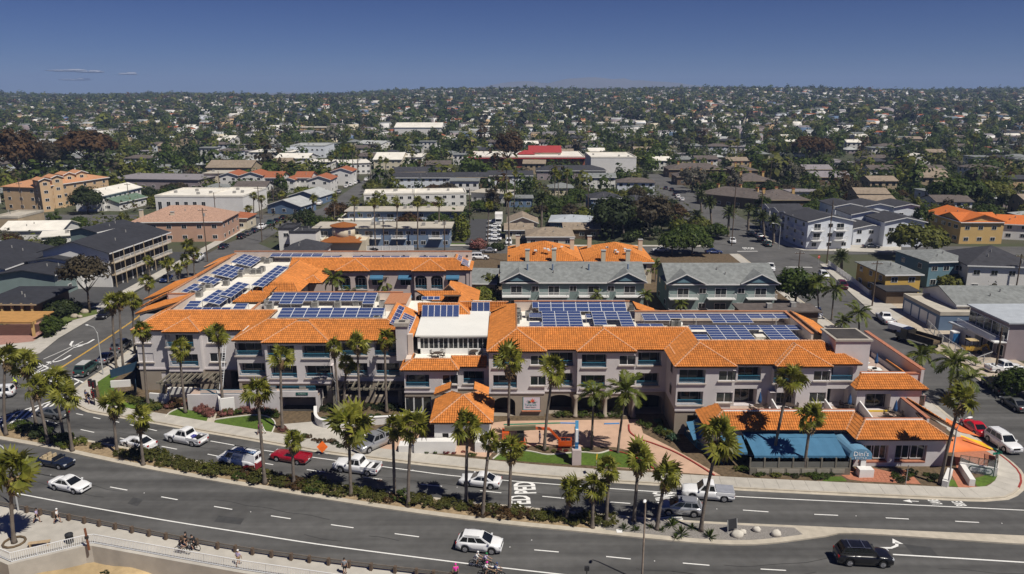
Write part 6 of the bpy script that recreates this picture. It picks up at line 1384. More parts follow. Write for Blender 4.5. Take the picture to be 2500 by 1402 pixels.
def carparts(kind, col):
 """list of (name, MB or mesh, material, smooth) of the fixed parts"""
 L, w, hz, bz, rz, xf, xr, wr, c0, c1, c2, c3, dk = KIND[kind]; h = L / 2; wb, wt = w * .9, w * .74; out = []
 P = PAINT[col]; V, F = lofted(kind); b = MB(); b.v = V; b.f = F; b.m = [0] * len(F); out.append(('body', b, P, True))
 A = [(c0, -wb, bz - .02), (c1, -wt, rz), (c2, -wt, rz), (c3, -wb, bz - .02)]; B = [(x, -y, z) for x, y, z in A]
 if kind == 'open':
  out.append(('windscreen', quadin(B[0], A[0], A[1], B[1], .02, .98, .0, 1), carglass, False)); ii = MB().box(-1.35, .7, -.7, .7, .93, .96); out.append(('interior', ii, M('tan_leather', (.42, .34, .22), .7), False))
  for x in (-.15, -.95):
   for y in (-.36, .36): out.append(('seat', MB().box(x - .3, x + .25, y - .26, y + .26, .94, 1.02).box(x - .4, x - .22, y - .25, y + .25, 1.0, 1.35), MATS['tan_leather'], False))
  ws = MB().bar(A[0], A[1], .05, .05).bar(B[0], B[1], .05, .05).bar(A[1], B[1], .05, .05); out.append(('windscreen_frame', ws, P, False)); out.append(('folded_roof', MB().box(-1.75, -1.3, -.68, .68, .95, 1.08), MATS['tan_leather'], False))
 else:
  m = MB().face([A[0], A[3], A[2], A[1]][::-1]).face([B[0], B[1], B[2], B[3]][::-1]).face([A[0], A[1], B[1], B[0]][::-1]).face([A[3], B[3], B[2], A[2]][::-1])
  k = 4; rows = []
  for i in range(5):
   t = i / 4; x = c1 + (c2 - c1) * t; z = rz + .07 * math.sin(math.pi * t) ** .7 if 0 < t < 1 else rz
   rows.append([(x, -wt + 2 * wt * j / k, z + (.03 * math.sin(math.pi * j / k))) for j in range(k + 1)])
  for i in range(4):
   for j in range(k): m.face([rows[i][j], rows[i + 1][j], rows[i + 1][j + 1], rows[i][j + 1]][::-1])
  out.append(('cabin', m, P, True)); out.append(('windscreen', quadin(B[0], A[0], A[1], B[1], .05, .95, .06, .95), carglass, False))
  if kind != 'van': out.append(('rear_window', quadin(A[3], B[3], B[2], A[2], .08, .92, .25 if rz > 1.6 else .08, .92), carglass, False))
  else: out += [('rear_window', quadin(A[3], B[3], B[2], A[2], u, u + .36, .3, .85), carglass, False) for u in (.1, .54)]
  for sgn, (p, q, r_, s) in ((0, (A[0], A[3], A[2], A[1])), (1, (B[3], B[0], B[1], B[2]))):
   if kind in ('pickup', 'elcamino'): sp = [(.1, .55), (.6, .93)] if kind == 'pickup' else [(.12, .9)]
   elif kind == 'van': sp = [(.07, .26)]
   elif rz > 1.6: sp = [(.1, .38), (.41, .68), (.71, .94)]
   else: sp = [(.14, .49), (.52, .86)]
   for a, b_ in sp:
    a2, b2 = (a, b_) if sgn == 0 else (1 - b_, 1 - a)
    out.append(('side_window', quadin(p, q, r_, s, a2, b2, .12, .88), carglass, False))
 for y in (-1, 1):
  out.append(('headlight', MB().box(h - .22, h - .01, y * w * .72 - .17, y * w * .72 + .17, hz - .30, hz - .14), lampw, False)); out.append(('tail_light', MB().box(-h - .012, -h + .12, y * w * .74 - .13, y * w * .74 + .13, max(dk, .95) - .32, max(dk, .95) - .08), lampr, False))
  if kind != 'elcamino': out.append(('wing_mirror', MB().box(c0 - .28, c0 - .12, y * (wb + .09) - .09, y * (wb + .09) + .09, bz + .02, bz + .17), P, False))
 out.append(('grille', MB().box(h - .06, h + .012, -.45, .45, hz - .42, hz - .2), trimb, False)); out.append(('bumper', MB().box(h - .1, h + .03, -w * .8, w * .8, .32, .5).box(-h - .03, -h + .1, -w * .8, w * .8, .34, .52), P if kind in ('sedan', 'suv', 'open') else (chrome if kind != 'van' else trimb), False)); out.append(('underbody', MB().box(-h + .3, h - .3, -w * .85, w * .85, .2, .5), trimb, False)); out.append(('number_plate', MB().box(-h - .04, -h - .031, -.16, .16, .55, .68), trim_white, False))
 if kind in ('pickup', 'elcamino'):
  r1, z0, z1 = (c3 + .02, dk - .03, 1.16) if kind == 'pickup' else (c3 + .02, dk - .03, .96)
  bed = MB(); [bed.box(-h + .05, r1, y * (w - .05) - .05, y * (w - .05) + .05, z0, z1) for y in (-1, 1)]; bed.box(-h + .02, -h + .1, -w + .1, w - .1, z0, z1).box(r1 - .08, r1 - .005, -w + .1, w - .1, z0, z1); out.append(('bed_side', bed, P, False)); out.append(('bed_liner', MB().box(-h + .1, r1 - .08, -w + .1, w - .1, dk - .02, dk + .03), trimb if kind == 'pickup' and col == 'white' else P, False))
 if kind in ('suv', 'bigsuv', 'minivan'): out.append(('roof_rail', MB().box(c2 + .2, c1 - .2, -wt + .06, -wt + .12, rz + .03, rz + .08).box(c2 + .2, c1 - .2, wt - .12, wt - .06, rz + .03, rz + .08), chrome, False))
 return out
_CP = {}
def car(label, kind, col, px, py, face, cat='car', name='parked_car', group=None, z=.008, extra=None):
 """face: place in the photograph straight ahead of the car's middle"""
 g = G(px, py, z); f = G(face[0], face[1], z); a = math.atan2(f[1] - g[1], f[0] - g[0]); t = thing(name, label, cat, g, a, group); wr = KIND[kind][7]
 if (kind, col) not in _CP: _CP[(kind, col)] = [(n, m.mesh(n, mt, s)) for n, m, mt, s in carparts(kind, col)]
 for n, me in _CP[(kind, col)]:
  o = put(n, me, t)
  if n == 'cabin': b = o.modifiers.new('soft', 'BEVEL'); b.width = .085; b.segments = 3
 tm, rm = wheelmesh(wr)
 for x in (KIND[kind][5], KIND[kind][6]):
  for y in (-1, 1): o = put('wheel', tm, t, (x, y * (KIND[kind][1] - .13), wr)); put('rim', rm, o)
 if extra: extra(t, KIND[kind])
 return t
def sunroof(t, K): MB().box(K[9] - .75, K[9] - .2, -.38, .38, K[4] + .05, K[4] + .07).build('sunroof', carglass, t)
car('white sedan with black sunroof in the near lane, front left', 'sedan', 'white', 172, 1194, (400, 1240), name='moving_car', extra=sunroof)
car('dark open top convertible with tan seats beside the median', 'open', 'navy', 137, 1136, (400, 1184), name='moving_car')
car('white small suv in the near carriageway above two cyclists', 'suv', 'white', 1171, 1340, (1500, 1370), name='moving_car')
def bars2(t, K): [MB().box(x - .04, x + .04, -.75, .75, K[4] + .09, K[4] + .13).build('roof_bar', chrome, t) for x in (-.2, -1.5)]
car('large black suv with roof bars at the lower right', 'bigsuv', 'black', 2105, 1372, (2500, 1392), name='moving_car', extra=bars2)
def load(t, K): MB().box(-1.5, -1.0, -.3, .3, .9, 1.15).build('blue_bundle', paint('bundle_blue', (.05, .05, .3)), t); MB().box(-2.2, -1.6, -.5, .3, .9, 1.05).build('dark_bag', trimb, t); sunroof(t, K)
car('white pickup truck carrying bundles in its open bed', 'pickup', 'white', 456, 1079, (200, 1030), 'pickup truck', 'pickup_truck', extra=load)
car('white coupe behind the seventh median palm', 'sedan', 'white', 340, 1091, (120, 1040), name='moving_car')
car('white sedan with dark sunroof in front of the forecourt lawn', 'sedan', 'white', 1173, 1184, (900, 1153), name='moving_car', extra=sunroof)
def sroof(t, K): sunroof(t, K)
car('silver small suv beside the gravel end of the median', 'suv', 'silver', 1662, 1252, (1300, 1224), name='moving_car', extra=sroof)
def tonneau(t, K): MB().box(-2.82, -.88, -.9, .9, 1.17, 1.24).build('bed_cover', M('grey_vinyl', (.28, .29, .33), .5), t)
car('white pickup truck with grey bed cover by the driveway mouth', 'pickup', 'white', 1727, 1214, (1400, 1190), 'pickup truck', 'pickup_truck', extra=tonneau)
car('plain white pickup truck with empty bed behind the biggest median palm', 'pickup', 'white', 873, 1150, (600, 1113), 'pickup truck', 'pickup_truck')
car('dark red low muscle pickup with open bed', 'elcamino', 'red', 711, 1124, (450, 1080), 'pickup truck', 'pickup_truck')
def shell(t, K):
 m = MB().hexa([(-2.82, -.98, 1.16), (-.86, -.98, 1.16), (-.86, .98, 1.16), (-2.82, .98, 1.16), (-2.7, -.78, 1.84), (-.9, -.78, 1.84), (-.9, .78, 1.84), (-2.7, .78, 1.84)]); m.build('camper_shell', PAINT['silver'], t)
 for y in (-1, 1): MB().hexa([(-2.55, y * .955, 1.28), (-1.05, y * .955, 1.28), (-1.05, y * .90, 1.3), (-2.55, y * .90, 1.3), (-2.5, y * .84, 1.7), (-1.05, y * .84, 1.7), (-1.05, y * .80, 1.7), (-2.5, y * .80, 1.7)]).build('shell_window', carglass, t)
 MB().box(-2.4, -1.2, -.8, .8, 1.9, 1.94).build('roof_rack', trimb, t)
car('silver pickup truck with camper shell leaving the salmon driveway', 'pickup', 'silver', 917, 1090, (860, 1115), 'pickup truck', 'pickup_truck', extra=shell, z=.14)
car('grey sedan crossing the lower crosswalk', 'sedan', 'grey', 130, 1017, (-60, 978), name='moving_car')
car('white minivan cut off by the left edge', 'minivan', 'white', -8, 970, (-140, 980), name='moving_car')
def plumber(t, K):
 h = K[0] / 2; red = paint('van_red', (.22, .01, .02)); m = MB()
 for y in (-1, 1):
  m.hexa([(-h + .02, y * (K[1] + .004) - .006, .34), (xr_ := .6, y * (K[1] + .004) - .006, .34), (.6, y * (K[1] + .004) + .006, .34), (-h + .02, y * (K[1] + .004) + .006, .34), (-h + .02, y * K[1] * .985 - .01, 1.05), (-.2, y * (K[1] + .004) - .006, .5), (-.2, y * (K[1] + .004) + .006, .5), (-h + .02, y * K[1] * .985 + .01, 1.05)])
 m.box(-h - .05, -h - .02, -.9, .9, .34, 1.1); m.build('red_livery', red, t)
 gm = M('van_lettering', (.35, .37, .42), .5)
 lean = math.atan2(K[1] * .16, K[4] - K[3])
 for y, rz_ in ((1, math.pi), (-1, 0)):
  o = put('lettering', text_mesh('PLUMBERS', .36, gm), t, (.0, y * (K[1] * .865 + .02), 1.68), Matrix.Rotation(rz_, 3, 'Z').to_4x4().to_euler()); o.rotation_euler = (R(90) - lean * .98, 0, rz_)
  o = put('lettering', text_mesh('& SERVICE', .2, gm), t, (.3, y * (K[1] * .90 + .03), 1.42), (R(90) - lean * .98, 0, rz_))
 m = MB()
 for y in (-1, 1): m.bar((-2.6, y * .62, 2.3), (1.2, y * .62, 2.3), .06, .06); [m.bar((x, y * .62, 2.12), (x, y * .62, 2.3), .05, .05) for x in (-2.4, -.7, 1.0)]
 [m.bar((x, -.62, 2.3), (x, .62, 2.3), .05, .05) for x in (-2.4, -.7, 1.0)]; m.build('roof_rack', trimb, t)
 l = MB(); [l.bar((-2.6, y, 2.38), (.4, y, 2.38), .06, .08) for y in (.15, .55)]; [l.bar((-2.5 + k * .3, .15, 2.38), (-2.5 + k * .3, .55, 2.38), .04, .04) for k in range(10)]; l.build('ladder', paint('ladder_blue', (.06, .22, .5)), t)
car('white plumber van with dark red lower body and roof ladders', 'van', 'white', 588, 1138, (300, 1083), 'van', 'work_van', extra=plumber)
# parked along the streets
def roofrack(t, K): MB().box(K[10] + .1, K[9] - .1, -.7, .7, K[4] + .1, K[4] + .15).build('roof_rack', galv, t)
S1 = (302, 838)
for a in (('dark green suv with roof rack at the head of the parking row', 'bigsuv', 'green', 213, 910, (262, 876), 'car', 'parked_car', None, .008, roofrack), ('pale blue and white sedan second in the parking row', 'sedan', 'silver', 263, 880, (310, 846)), ('grey minivan third in the parking row, under the palms', 'minivan', 'grey', 297, 852, (338, 822)), ('small black car at the far kerb by the motel lawn', 'sedan', 'black', 256, 774, (228, 793)), ('blue sedan at the far kerb under a palm', 'sedan', 'blue', 407, 686, (385, 700)), ('white van at the far kerb behind the palm cluster', 'van', 'white', 484, 637, (500, 627), 'van', 'parked_van'), ('dark sedan alone on the side street above the left wing', 'sedan', 'navy', 547, 606, (570, 594)), ('black suv before the pink house, first of its row', 'suv', 'black', 590, 582, (610, 570)), ('slate blue sedan second in the row by the pink house', 'sedan', 'grey', 606, 574, (625, 563)), ('dark car third in the row by the pink house', 'sedan', 'navy', 622, 567, (640, 556)), ('white pickup fourth in the row by the pink house', 'pickup', 'white', 640, 559, (660, 547), 'pickup truck', 'pickup_truck'), ('dark green pickup fifth in the row by the pink house', 'pickup', 'green', 660, 550, (678, 538), 'pickup truck', 'pickup_truck'), ('dark blue car sixth in the row by the pink house', 'sedan', 'navy', 676, 543, (694, 532)), ('dark car at the street corner before the grey roofed house', 'sedan', 'black', 692, 535, (720, 520)), ('black car on the driveway of the grey roofed house', 'sedan', 'black', 682, 521, (720, 521)),
          ('silver sedan on the back street before the parking lot', 'sedan', 'silver', 1193, 617, (1100, 617)), ('white old suv on the back street near the hotel corner', 'bigsuv', 'white', 1171, 634, (1260, 634)), ('white van with blue roof box on the short driveway', 'minivan', 'white', 1242, 596, (1242, 620)), ('black car before the picket fence, left one', 'sedan', 'black', 905, 612, (950, 612)), ('black car before the picket fence, right one', 'sedan', 'black', 977, 610, (1020, 610)),
          ('white hatchback half hidden by trees on the back street', 'sedan', 'white', 1612, 615, (1560, 615)), ('white car facing out by the stop legend', 'sedan', 'white', 1788, 592, (1795, 606)), ('grey sedan first under the date palm pair', 'sedan', 'grey', 1833, 573, (1815, 562)), ('silver sedan second under the date palm pair', 'sedan', 'silver', 1852, 580, (1832, 569)), ('dark car before the white terraces', 'sedan', 'navy', 1860, 590, (1840, 579)), ('dark green car nearest the crossing', 'sedan', 'green', 1873, 600, (1853, 589)), ('dark blue car on the crossing beside the green tree', 'sedan', 'blue', 1742, 620, (1780, 620)), ('white utility truck with tool rack before the right grey block', 'pickup', 'white', 1880, 660, (1890, 680), 'pickup truck', 'pickup_truck'),
          ('white suv in front of the picket fence on the corner street', 'suv', 'white', 2010, 678, (2034, 698)), ('maroon suv at the corner street kerb', 'suv', 'maroon', 2056, 703, (2075, 722)), ('white car behind the right deck parapet', 'suv', 'white', 1994, 773, (2000, 795)), ('white pickup with tools parked by the blue garages', 'pickup', 'white', 2160, 785, (2130, 762), 'pickup truck', 'pickup_truck'), ('red car behind the upper terrace wall', 'sedan', 'bright_red', 2112, 850, (2090, 825)), ('white pickup on the driveway at the right edge', 'pickup', 'white', 2450, 907, (2520, 905), 'pickup truck', 'pickup_truck'), ('black pickup parked across the side street', 'pickup', 'black', 2428, 950, (2408, 934), 'pickup truck', 'pickup_truck'), ('dark grey sedan at the right edge of the side street', 'sedan', 'grey', 2476, 995, (2444, 975)),
          ('bright red car parked beside the orange shade sails', 'sedan', 'bright_red', 2378, 1053, (2350, 1032)), ('white suv with roof rack parked at the rounded corner', 'bigsuv', 'white', 2446, 1090, (2480, 1112)), ('blue car before the white blue terraces garage', 'sedan', 'navy', 2126, 606, (2160, 607)), ('white van by the blue house beyond the tan roofs', 'minivan', 'white', 1440, 522, (1441, 540))):
 car(*a)
for i, y in enumerate((545, 556, 567, 578, 588)):
 car(f'white car in the parking lot row, {ORD[i]} from the back', 'sedan', 'white', 1206, y, (1150, y), group='white cars in the parking lot', z=.03)
bt = thing('box_truck', 'white box truck at the back of the parking lot', 'truck', G(1218, 545, .03)); MB().box(-1.3, 1.3, -3, 3, .9, 3.6).build('cargo_box', white_wall, bt); MB().box(-1.1, 1.1, -4.6, -3.05, .5, 2.3).build('cab', PAINT['white'], bt); MB().box(-1.0, 1.0, -4.63, -4.55, 1.4, 2.1).build('windscreen', carglass, bt)
for x in (-1, 1):
 for y in (-3.8, 2): put('wheel', wheelmesh(.36)[0], bt, (x, y, .42), (0, 0, R(90)))
for i, (px, py, c, k) in enumerate(((765, 503, 'white', 'sedan'), (780, 500, 'white', 'pickup'), (788, 494, 'white', 'sedan'), (832, 505, 'grey', 'suv'), (755, 518, 'navy', 'sedan'), (828, 472, 'silver', 'suv'), (845, 458, 'white', 'sedan'), (856, 454, 'white', 'sedan'), (868, 449, 'white', 'suv'), (875, 446, 'black', 'sedan'), (895, 442, 'white', 'pickup'), (1665, 490, 'white', 'sedan'), (1655, 483, 'white', 'sedan'), (1648, 477, 'black', 'sedan'), (1640, 466, 'black', 'sedan'), (1625, 462, 'navy', 'sedan'), (1440, 540, 'white', 'sedan'))):
 car('parked ' + {'sedan': 'car', 'suv': 'suv', 'pickup': 'pickup'}[k] + f' in {c}, {ORD[i]} one along the far streets', k, c, px, py, (px + 12, py - 12) if px < 1000 else (px - 6, py - 12), group='cars along the far streets')
tag(MB().cyl((0, 0, 0), .34, .012, 14).build('manhole_cover', M('rusty_iron', (.16, .10, .07), .8, .3, 4), None, False, G(927, 1174, .004)), 'rusty round manhole cover in the lane behind the median', 'manhole cover')
# dump truck and its trailer
dt = thing('dump_truck', 'black dump truck with open load bed on the side street', 'truck', G(2240, 842)); a = R(118); dt.rotation_euler[2] = a
MB().box(-3.6, 1.4, -1.2, 1.2, 1.0, 1.15).box(-3.6, 1.4, -1.25, -1.15, 1.15, 2.2).box(-3.6, 1.4, 1.15, 1.25, 1.15, 2.2).box(1.3, 1.4, -1.2, 1.2, 1.15, 2.5).build('load_bed', M('rusty_black', (.03, .025, .02), .8, .4, 2), dt); MB().box(-3.4, 1.2, -1.1, 1.1, 1.2, 1.6).build('load', soil, dt)
MB().box(1.6, 2.9, -1.1, 1.1, .7, 2.6).box(2.9, 4.0, -.8, .8, .7, 1.6).build('cab', PAINT['black'], dt); MB().box(2.9, 2.93, -.95, .95, 1.65, 2.4).build('windscreen', carglass, dt)
for x in (-2.8, -1.7, 3.2):
 for y in (-1, 1): put('wheel', wheelmesh(.39)[0], dt, (x, y, .45))
tr = thing('trailer', 'white enclosed utility trailer behind the dump truck', 'trailer', G(2195, 812), R(118)); MB().box(-1.8, 1.8, -1, 1, .5, 1.5).build('box', PAINT['white'], tr); MB().bar((1.8, 0, .6), (2.8, 0, .55), .1, .1).build('drawbar', galv, tr); [put('wheel', wheelmesh(.33)[0], tr, (0, y, .34)) for y in (-1.05, 1.05)]
# orange boom lift in the forecourt
om = paint('lift_orange', (.62, .09, .012)); ol = M('olive_boom', (.16, .15, .09), .6)
bl = thing('boom_lift', 'orange articulated boom lift parked in the salmon forecourt', 'boom lift', G(1262, 1092, .14)); P = lambda px, py, z=0: Vector(G(px, py, .14 + z)) - bl.location
MB().hexa([(-1.6, -1, .5), (1.2, -1, .5), (1.2, 1, .5), (-1.6, 1, .5), (-1.5, -.9, 1.2), (1.0, -.9, 1.2), (1.0, .9, 1.2), (-1.5, .9, 1.2)]).box(-1.9, -1.0, -.7, .7, 1.2, 2.3).build('chassis', om, bl); MB().box(.0, .9, -.8, .8, 1.2, 2.0).build('engine_cover', trimb, bl)
MB().bar((-1.6, 0, 2.6), (2.4, 0, 2.75), .45, .5).bar((-1.5, .35, 2.2), (1.6, .35, 2.4), .25, .3).build('boom', ol, bl); MB().bar((2.3, 0, 2.65), (4.2, 0, 2.55), .3, .3).bar((4.2, 0, 2.5), (5.6, 0, .9), .26, .26).build('jib', om, bl)
MB().box(5.3, 7.0, -.5, .5, .3, .45).box(5.3, 7.0, -.55, -.45, .45, 1.1).box(6.9, 7.0, -.5, .5, .45, 1.2).build('basket', om, bl); m = MB(); [m.bar((x, -.5, .45), (x, -.5, 1.6), .05, .05) for x in (5.4, 6.2, 7.0)]; m.bar((5.4, -.5, 1.6), (7.0, -.5, 1.6), .05, .05); m.build('basket_rail', om, bl)
for x in (-1.2, .9):
 for y in (-1, 1): put('wheel', wheelmesh(.39)[0], bl, (x, y, .45))
# yellow digger and portable toilet on the building site
dg = thing('backhoe', 'yellow backhoe with tan canopy on the building site lot', 'backhoe', G(2370, 862)); ym = paint('digger_yellow', (.5, .3, .03)); MB().box(-1.4, 1.4, -.7, .7, .6, 1.3).build('body', ym, dg); MB().box(-.9, .7, -.75, .75, 2.4, 2.5).build('canopy', M('canopy_tan', (.5, .38, .2), .8), dg); m = MB(); [m.bar((x, y, 1.3), (x, y, 2.4), .08, .08) for x in (-.8, .6) for y in (-.65, .65)]; m.build('canopy_post', trimb, dg)['kind'] = 'stuff'; MB().bar((1.4, 0, 1.0), (2.6, 0, 1.6), .3, .3).bar((2.6, 0, 1.6), (3.2, 0, .5), .25, .25).build('digging_arm', ym, dg)
for x in (-1, 1):
 for y in (-.85, .85): put('wheel', wheelmesh(.39)[0], dg, (x, y, .39))
pt_ = thing('portable_toilet', 'blue portable toilet cabin with white roof on the building site', 'portable toilet', G(2328, 838)); MB().box(-.6, .6, -.6, .6, 0, 2.1).build('cabin', paint('toilet_blue', (.03, .14, .38)), pt_); MB().box(-.65, .65, -.65, .65, 2.1, 2.3).build('roof', trim_white, pt_); MB().box(-.4, .4, -.63, -.6, .1, 1.9).build('door', paint('toilet_door', (.05, .2, .45)), pt_)
# ================================================================== the neighbouring buildings
BM = {'white': white_wall, 'cream': M('cream_wall', (.62, .55, .42), .9, .06, .5), 'peach': M('peach_wall', (.56, .39, .23), .9, .07, .4), 'pink': M('pink_wall', (.52, .32, .23), .9, .06, .4), 'blue': M('slate_blue_wall', (.16, .22, .32), .9, .06, .5), 'grn': M('sage_wall', (.20, .26, .25), .9, .07, .5), 'pale': M('pale_blue_wall', (.70, .73, .78), .9, .05, .5), 'yel': M('yellow_wall', (.62, .40, .10), .9, .07, .5), 'ochre': M('ochre_wall', (.60, .40, .16), .9, .06, .5), 'teal': M('teal_wall', (.14, .24, .29), .9, .06, .5), 'tan': M('tan_wall', (.42, .33, .22), .9, .08, .5), 'brown': M('brown_wall', (.16, .11, .07), .9, .1, .8), 'mauve': M('mauve_wall', (.30, .25, .26), .9, .07, .5), 'brick': M('brick_red_wall', (.32, .10, .06), .9, .1, .8), 'denim': M('denim_wall', (.12, .18, .28), .9, .06, .5), 'olive': M('olive_wall', (.20, .21, .12), .9, .07, .5)}
RM = {'grey': M('grey_shingle', (.20, .21, .205), .95, .22, 1.2, detail=9, big=.08), 'dark': M('dark_shingle', (.045, .045, .052), .92, .22, 1.2, detail=9, big=.1), 'char': M('charcoal_roof', (.032, .033, .04), .9, .2, .9, detail=9, big=.1), 'white': white_roof, 'tan': M('tan_shingle', (.27, .215, .16), .95, .2, 1.0, detail=9, big=.08), 'red': M('red_tile', (.33, .11, .05), .85, .25, 2.2, detail=8), 'rose': M('rose_tile', (.40, .25, .18), .85, .28, 2.4, detail=8), 'peach': M('peach_tile', (.50, .25, .13), .85, .2, 2.2, detail=8), 'orange': M('orange_tile', (.56, .15, .03), .75, .15, 2.4, detail=8), 'brown': M('brown_shingle', (.115, .095, .085), .95, .22, 1.0, detail=9, big=.1), 'silver': M('silver_roof', (.42, .45, .48), .6, .1, .6), 'crim': M('crimson_roof', (.34, .04, .04), .8, .12, 1), 'lgrey': M('light_grey_roof', (.40, .41, .40), .9, .12, .6), 'mauve': M('mauve_grey_roof', (.24, .22, .23), .95, .15, .7), 'green': M('green_roof', (.12, .18, .13), .9, .15, .7), 'beige': M('beige_flat_roof', (.46, .42, .35), .95, .12, .5)}
_WS = {}
def smallwin(w, h, fm=None):
 k = (round(w, 1), round(h, 1), fm)
 if k not in _WS:
  w, h = k[:2]; m = MB().box(-w / 2, w / 2, -.06, .05, 0, h, 0); t = .09
  for a, b in ((-w / 2 + t, -.03), (.03, w / 2 - t)): m.box(a, b, -.075, -.05, t, h - t, 1)
  _WS[k] = m.mesh('window', [fm or trim_white, glass])
 return _WS[k]
def roofmesh(kind, w, d, p, ov=.5, th=.18):
 """roof over 0..w, 0..d, eaves at z 0"""
 m = MB(); x0, x1, y0, y1 = -ov, w + ov, -ov, d + ov; zo = -ov * p
 def slab(P):
  P = [Vector(q) for q in P]; m.face(P); m.face([q - Vector((0, 0, th)) for q in P][::-1]); n = len(P)
  for i in range(n): m.face([P[i], P[i] - Vector((0, 0, th)), P[(i + 1) % n] - Vector((0, 0, th)), P[(i + 1) % n]])
 if kind == 'gx': r = zo + (d / 2 + ov) * p; slab([(x0, y0, zo), (x1, y0, zo), (x1, d / 2, r), (x0, d / 2, r)]); slab([(x1, y1, zo), (x0, y1, zo), (x0, d / 2, r), (x1, d / 2, r)])
 elif kind == 'gy': r = zo + (w / 2 + ov) * p; slab([(x0, y1, zo), (x0, y0, zo), (w / 2, y0, r), (w / 2, y1, r)]); slab([(x1, y0, zo), (x1, y1, zo), (w / 2, y1, r), (w / 2, y0, r)])
 elif kind == 'hip':
  h = min(w, d) / 2 + ov; r = zo + h * p
  if w >= d: a, b = (x0 + h, d / 2, r), (x1 - h, d / 2, r); slab([(x0, y0, zo), (x1, y0, zo), b, a]); slab([(x1, y1, zo), (x0, y1, zo), a, b]); slab([(x0, y1, zo), (x0, y0, zo), a]); slab([(x1, y0, zo), (x1, y1, zo), b])
  else: a, b = (w / 2, y0 + h, r), (w / 2, y1 - h, r); slab([(x0, y0, zo), (x1, y0, zo), a]); slab([(x1, y1, zo), (x0, y1, zo), b]); slab([(x0, y1, zo), (x0, y0, zo), a, b]); slab([(x1, y0, zo), (x1, y1, zo), b, a])
 elif kind == 'flat': m.box(x0, x1, y0, y1, 0, .25)
 elif kind == 'para':
  m.box(0.25, w - .25, .25, d - .25, -.1, .02); m.box(-.1, w + .1, -.1, .25, -.2, .5).box(-.1, w + .1, d - .25, d + .1, -.2, .5).box(-.1, .25, .25, d - .25, -.2, .5).box(w - .25, w + .1, .25, d - .25, -.2, .5)
 return m
rb = random.Random(21)
def hb(label, A, B, depth, h, roof='gx', wm='white', rm='grey', fl=2, nc=4, sc_=3, p=.32, ov=.5, wh=1.25, ww=1.5, bal=(), chim=(), name='house', cat=None, group=None, doors=False, solid=True):
 """front eave line seen from A to B in the photograph, at height h; outside on the right walking from A to B"""
 a, b = Vector(G(A[0], A[1], h)), Vector(G(B[0], B[1], h)); v = b - a; w = v.length; ang = math.atan2(v.y, v.x)
 z0 = min(terrain(a.x, a.y), 0) ; t = thing(name, label, cat or ('house' if name == 'house' else name.replace('_', ' ')), (a.x, a.y, 0), ang, group)
 m = MB().box(0, w, 0, depth, -.1, h - .02)
 if roof == 'gx': [m.face(q) for q in ([(0, 0, h - .02), (0, depth, h - .02), (0, depth / 2, h + depth / 2 * p - .2)][::-1], [(w, 0, h - .02), (w, depth, h - .02), (w, depth / 2, h + depth / 2 * p - .2)])]
 if roof == 'gy': [m.face(q) for q in ([(0, 0, h - .02), (w, 0, h - .02), (w / 2, 0, h + w / 2 * p - .2)], [(0, depth, h - .02), (w, depth, h - .02), (w / 2, depth, h + w / 2 * p - .2)][::-1])]
 m.build('wall', BM[wm], t); r = put('roof', roofmesh(roof, w, depth, p, ov).mesh('roof', RM[rm]), t, (0, 0, h))
 if roof in ('gx', 'gy', 'hip'):
  tr = MB().box(-ov - .02, w + ov + .02, -ov - .06, -ov - .005, -ov * p - .24, -ov * p + .02) if roof != 'gy' else MB().bar((-ov, -ov - .04, -ov * p - .1), (w / 2, -ov - .04, w / 2 * p - .1), .06, .22).bar((w + ov, -ov - .04, -ov * p - .1), (w / 2, -ov - .04, w / 2 * p - .1), .06, .22)
  tr.build('fascia', trim_white if wm not in ('brown', 'tan') else BM['tan'], r)
 if roof in ('para', 'flat') and w > 10:
  for k in range(int(w / 7)): MB().box(-.5, .5, -.5, .5, 0, .9).build('roof_unit', acm, r, False, (rb.uniform(1.5, w - 1.5), rb.uniform(2, depth - 2), .03 if roof == 'para' else .26))
 elif w > 7: [MB().cyl((0, 0, -.1), .13, .7, 6).build('roof_vent', acm, r, False, (rb.uniform(.3, .7) * w, y * depth, (y * depth if roof != 'gy' else w * .3) * p)) for y in ((.2, .32) if roof != 'gy' else ())]
 fh = h / fl
 for f in range(fl):
  zz = f * fh + .85 * min(1, fh / 2.8)
  for k in range(nc):
   x = w * (k + .5) / nc
   if any(b0 <= x / w <= b1 for b0, b1, *_ in bal) and (f > 0 or len(bal) > 2): continue
   put('window', smallwin(ww, wh), t, (x, 0, zz))
  dn = max(1, int(sc_)) if sc_ else 0
  for k in range(dn):
   y = depth * (k + .5) / dn; put('window', smallwin(ww * .9, wh), t, (0, y, zz), R(-90)); put('window', smallwin(ww * .9, wh), t, (w, y, zz), R(90))
 for b0, b1, fs in bal:
  L = (b1 - b0) * w; x = (b0 + b1) / 2 * w
  for f in fs:
   z = f * fh; MB().box(x - L / 2, x + L / 2, -1.5, 0, z - .15, z).build('balcony', trim_white, t); railing(L, 1.0, t, (x, -1.46, z), 0, trim_white, .22, 'balcony_railing', .07)
   [put('balcony_railing', _RAIL.setdefault('s', MB().box(0, 1.46, -.02, .02, .9, 1.0).mesh('balcony_railing', trim_white)), t, (x + s * L / 2, -1.46, z), R(90)) for s in (-1, 1)]
   put('sliding_door', smallwin(min(2.4, L * .6), 2.0), t, (x, 0, z + .02))
 for cx, cy, ch in chim: c = MB().box(-.5, .5, -.4, .4, 0, ch).build('chimney', BM['cream'] if wm != 'brown' else BM['ochre'], r, False, (cx * w, cy * depth, 0)); MB().box(-.6, .6, -.5, .5, ch, ch + .2).build('cap', RM['red' if wm == 'brown' else 'lgrey'], c)
